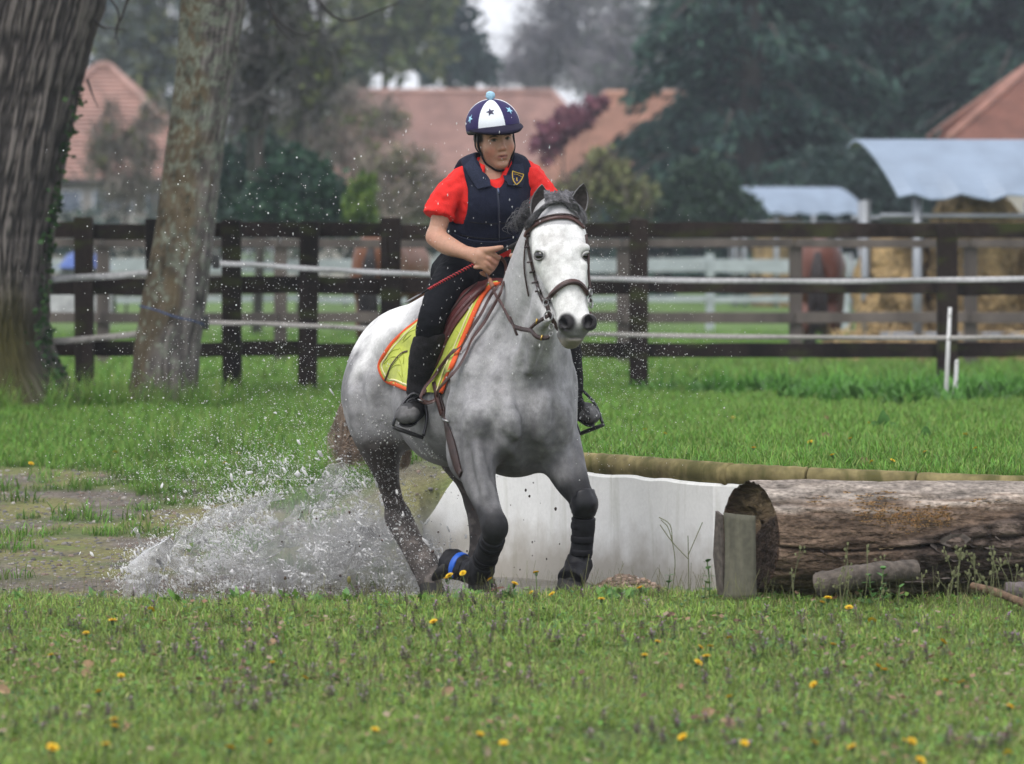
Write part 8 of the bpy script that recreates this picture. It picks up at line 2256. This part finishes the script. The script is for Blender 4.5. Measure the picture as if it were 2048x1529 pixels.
def strip(x0, y0, x1, y1, w, wob=6):
    def f(u, v):
        x = x0 + (x1 - x0) * u; y = y0 + (y1 - y0) * u; dx, dy = x1 - x0, y1 - y0; L_ = math.hypot(dx, dy)
        k = w * (v - .5) * (1 - .5 * abs(2 * u - 1)); return (x - dy / L_ * k, y + dx / L_ * k + wob * math.sin(u * 7))
    return f
for (a, lb, th, sd) in (((615, 985, 700, 925, 40), 'white torn tongue of water at the top right of the splash', .56, 11), ((355, 1085, 480, 1005, 34), 'ragged rim of water along the upper left of the splash', .60, 12), ((340, 1150, 372, 1050, 30), 'upright ragged water strand right of the glassy curl', .60, 13), ((640, 1130, 745, 1060, 44), 'torn sheet of water left of the hind fetlock', .64, 14), ((480, 1120, 600, 1080, 40), 'ragged water patch in the middle of the splash', .66, 15), ((440, 1040, 560, 990, 26), 'thin broken water strand high in the splash', .62, 16), ((560, 1180, 720, 1140, 40), 'low torn water patch before the hind hoof', .66, 17), ((700, 1010, 770, 1090, 30), 'thin water film beside the hock of the dark hind leg', .66, 18)):
    sheet(lb, strip(*a), 46, 22, th - .02, sd, 16.90, -.05)
for i_, (a, lb) in enumerate((((690, 940, 640, 1010, 26), 'thin rope of water falling from the bright tongue'), ((420, 1040, 380, 1130, 22), 'thin rope of water at the left side of the splash'), ((540, 980, 470, 1060, 24), 'slanting rope of water across the upper splash'), ((760, 1080, 690, 1150, 24), 'short rope of water near the hind hoof'), ((290, 1085, 262, 1062, 10), 'little finger of water above the glassy curl'), ((600, 1000, 560, 1090, 22), 'slanting rope of water in the middle of the splash'))):
    sheet(lb, strip(*a, 10), 40, 16, .50, 40 + i_, 16.85, -.04)

# soft veil of spray hanging low behind the hind legs
sm_ = bpy.data.materials.new('spray_veil'); sm_.use_nodes = True; N, L = sm_.node_tree.nodes, sm_.node_tree.links; N.clear()
o_ = N.new('ShaderNodeOutputMaterial'); v_ = N.new('ShaderNodeVolumePrincipled'); tc = N.new('ShaderNodeTexCoord')
ln = N.new('ShaderNodeVectorMath'); ln.operation = 'LENGTH'; nz = N.new('ShaderNodeTexNoise'); nz.inputs['Scale'].default_value = 2.6; nz.inputs['Detail'].default_value = 3
mr = N.new('ShaderNodeMapRange'); mr.inputs['From Min'].default_value = 1.0; mr.inputs['From Max'].default_value = .25; mr.inputs['To Max'].default_value = 1.0; mr.interpolation_type = 'SMOOTHSTEP'
m2 = N.new('ShaderNodeMapRange'); m2.inputs['From Min'].default_value = .34; m2.inputs['From Max'].default_value = .66; m2.inputs['To Max'].default_value = 4.2
mu = N.new('ShaderNodeMath'); mu.operation = 'MULTIPLY'
L.new(tc.outputs['Object'], ln.inputs[0]); L.new(ln.outputs['Value'], mr.inputs['Value']); L.new(tc.outputs['Object'], nz.inputs['Vector']); L.new(nz.outputs['Fac'], m2.inputs['Value'])
L.new(mr.outputs[0], mu.inputs[0]); L.new(m2.outputs[0], mu.inputs[1]); L.new(mu.outputs[0], v_.inputs['Density']); v_.inputs['Color'].default_value = (.97, .97, .97, 1); v_.inputs['Anisotropy'].default_value = .3
L.new(v_.outputs[0], o_.inputs['Volume'])
U_, Vv = [], []
for j in range(13):
    for k in range(24):
        a, b = math.pi * j / 12, 2 * math.pi * k / 24; U_.append((math.sin(a) * math.cos(b), math.sin(a) * math.sin(b), math.cos(a)))
Fq = [(j * 24 + k, (j + 1) * 24 + k, (j + 1) * 24 + (k + 1) % 24, j * 24 + (k + 1) % 24) for j in range(12) for k in range(24)]
ve = MB().add(U_, Fq).build('spray_mist', sm_, None, True); ve.location = tuple(W(660, 1130, .75)); ve.scale = (.80, .55, .42); ve.rotation_euler = (0, math.radians(-12), 0)
tag(ve, 'soft veil of fine spray hanging behind the hind legs', kind='stuff')
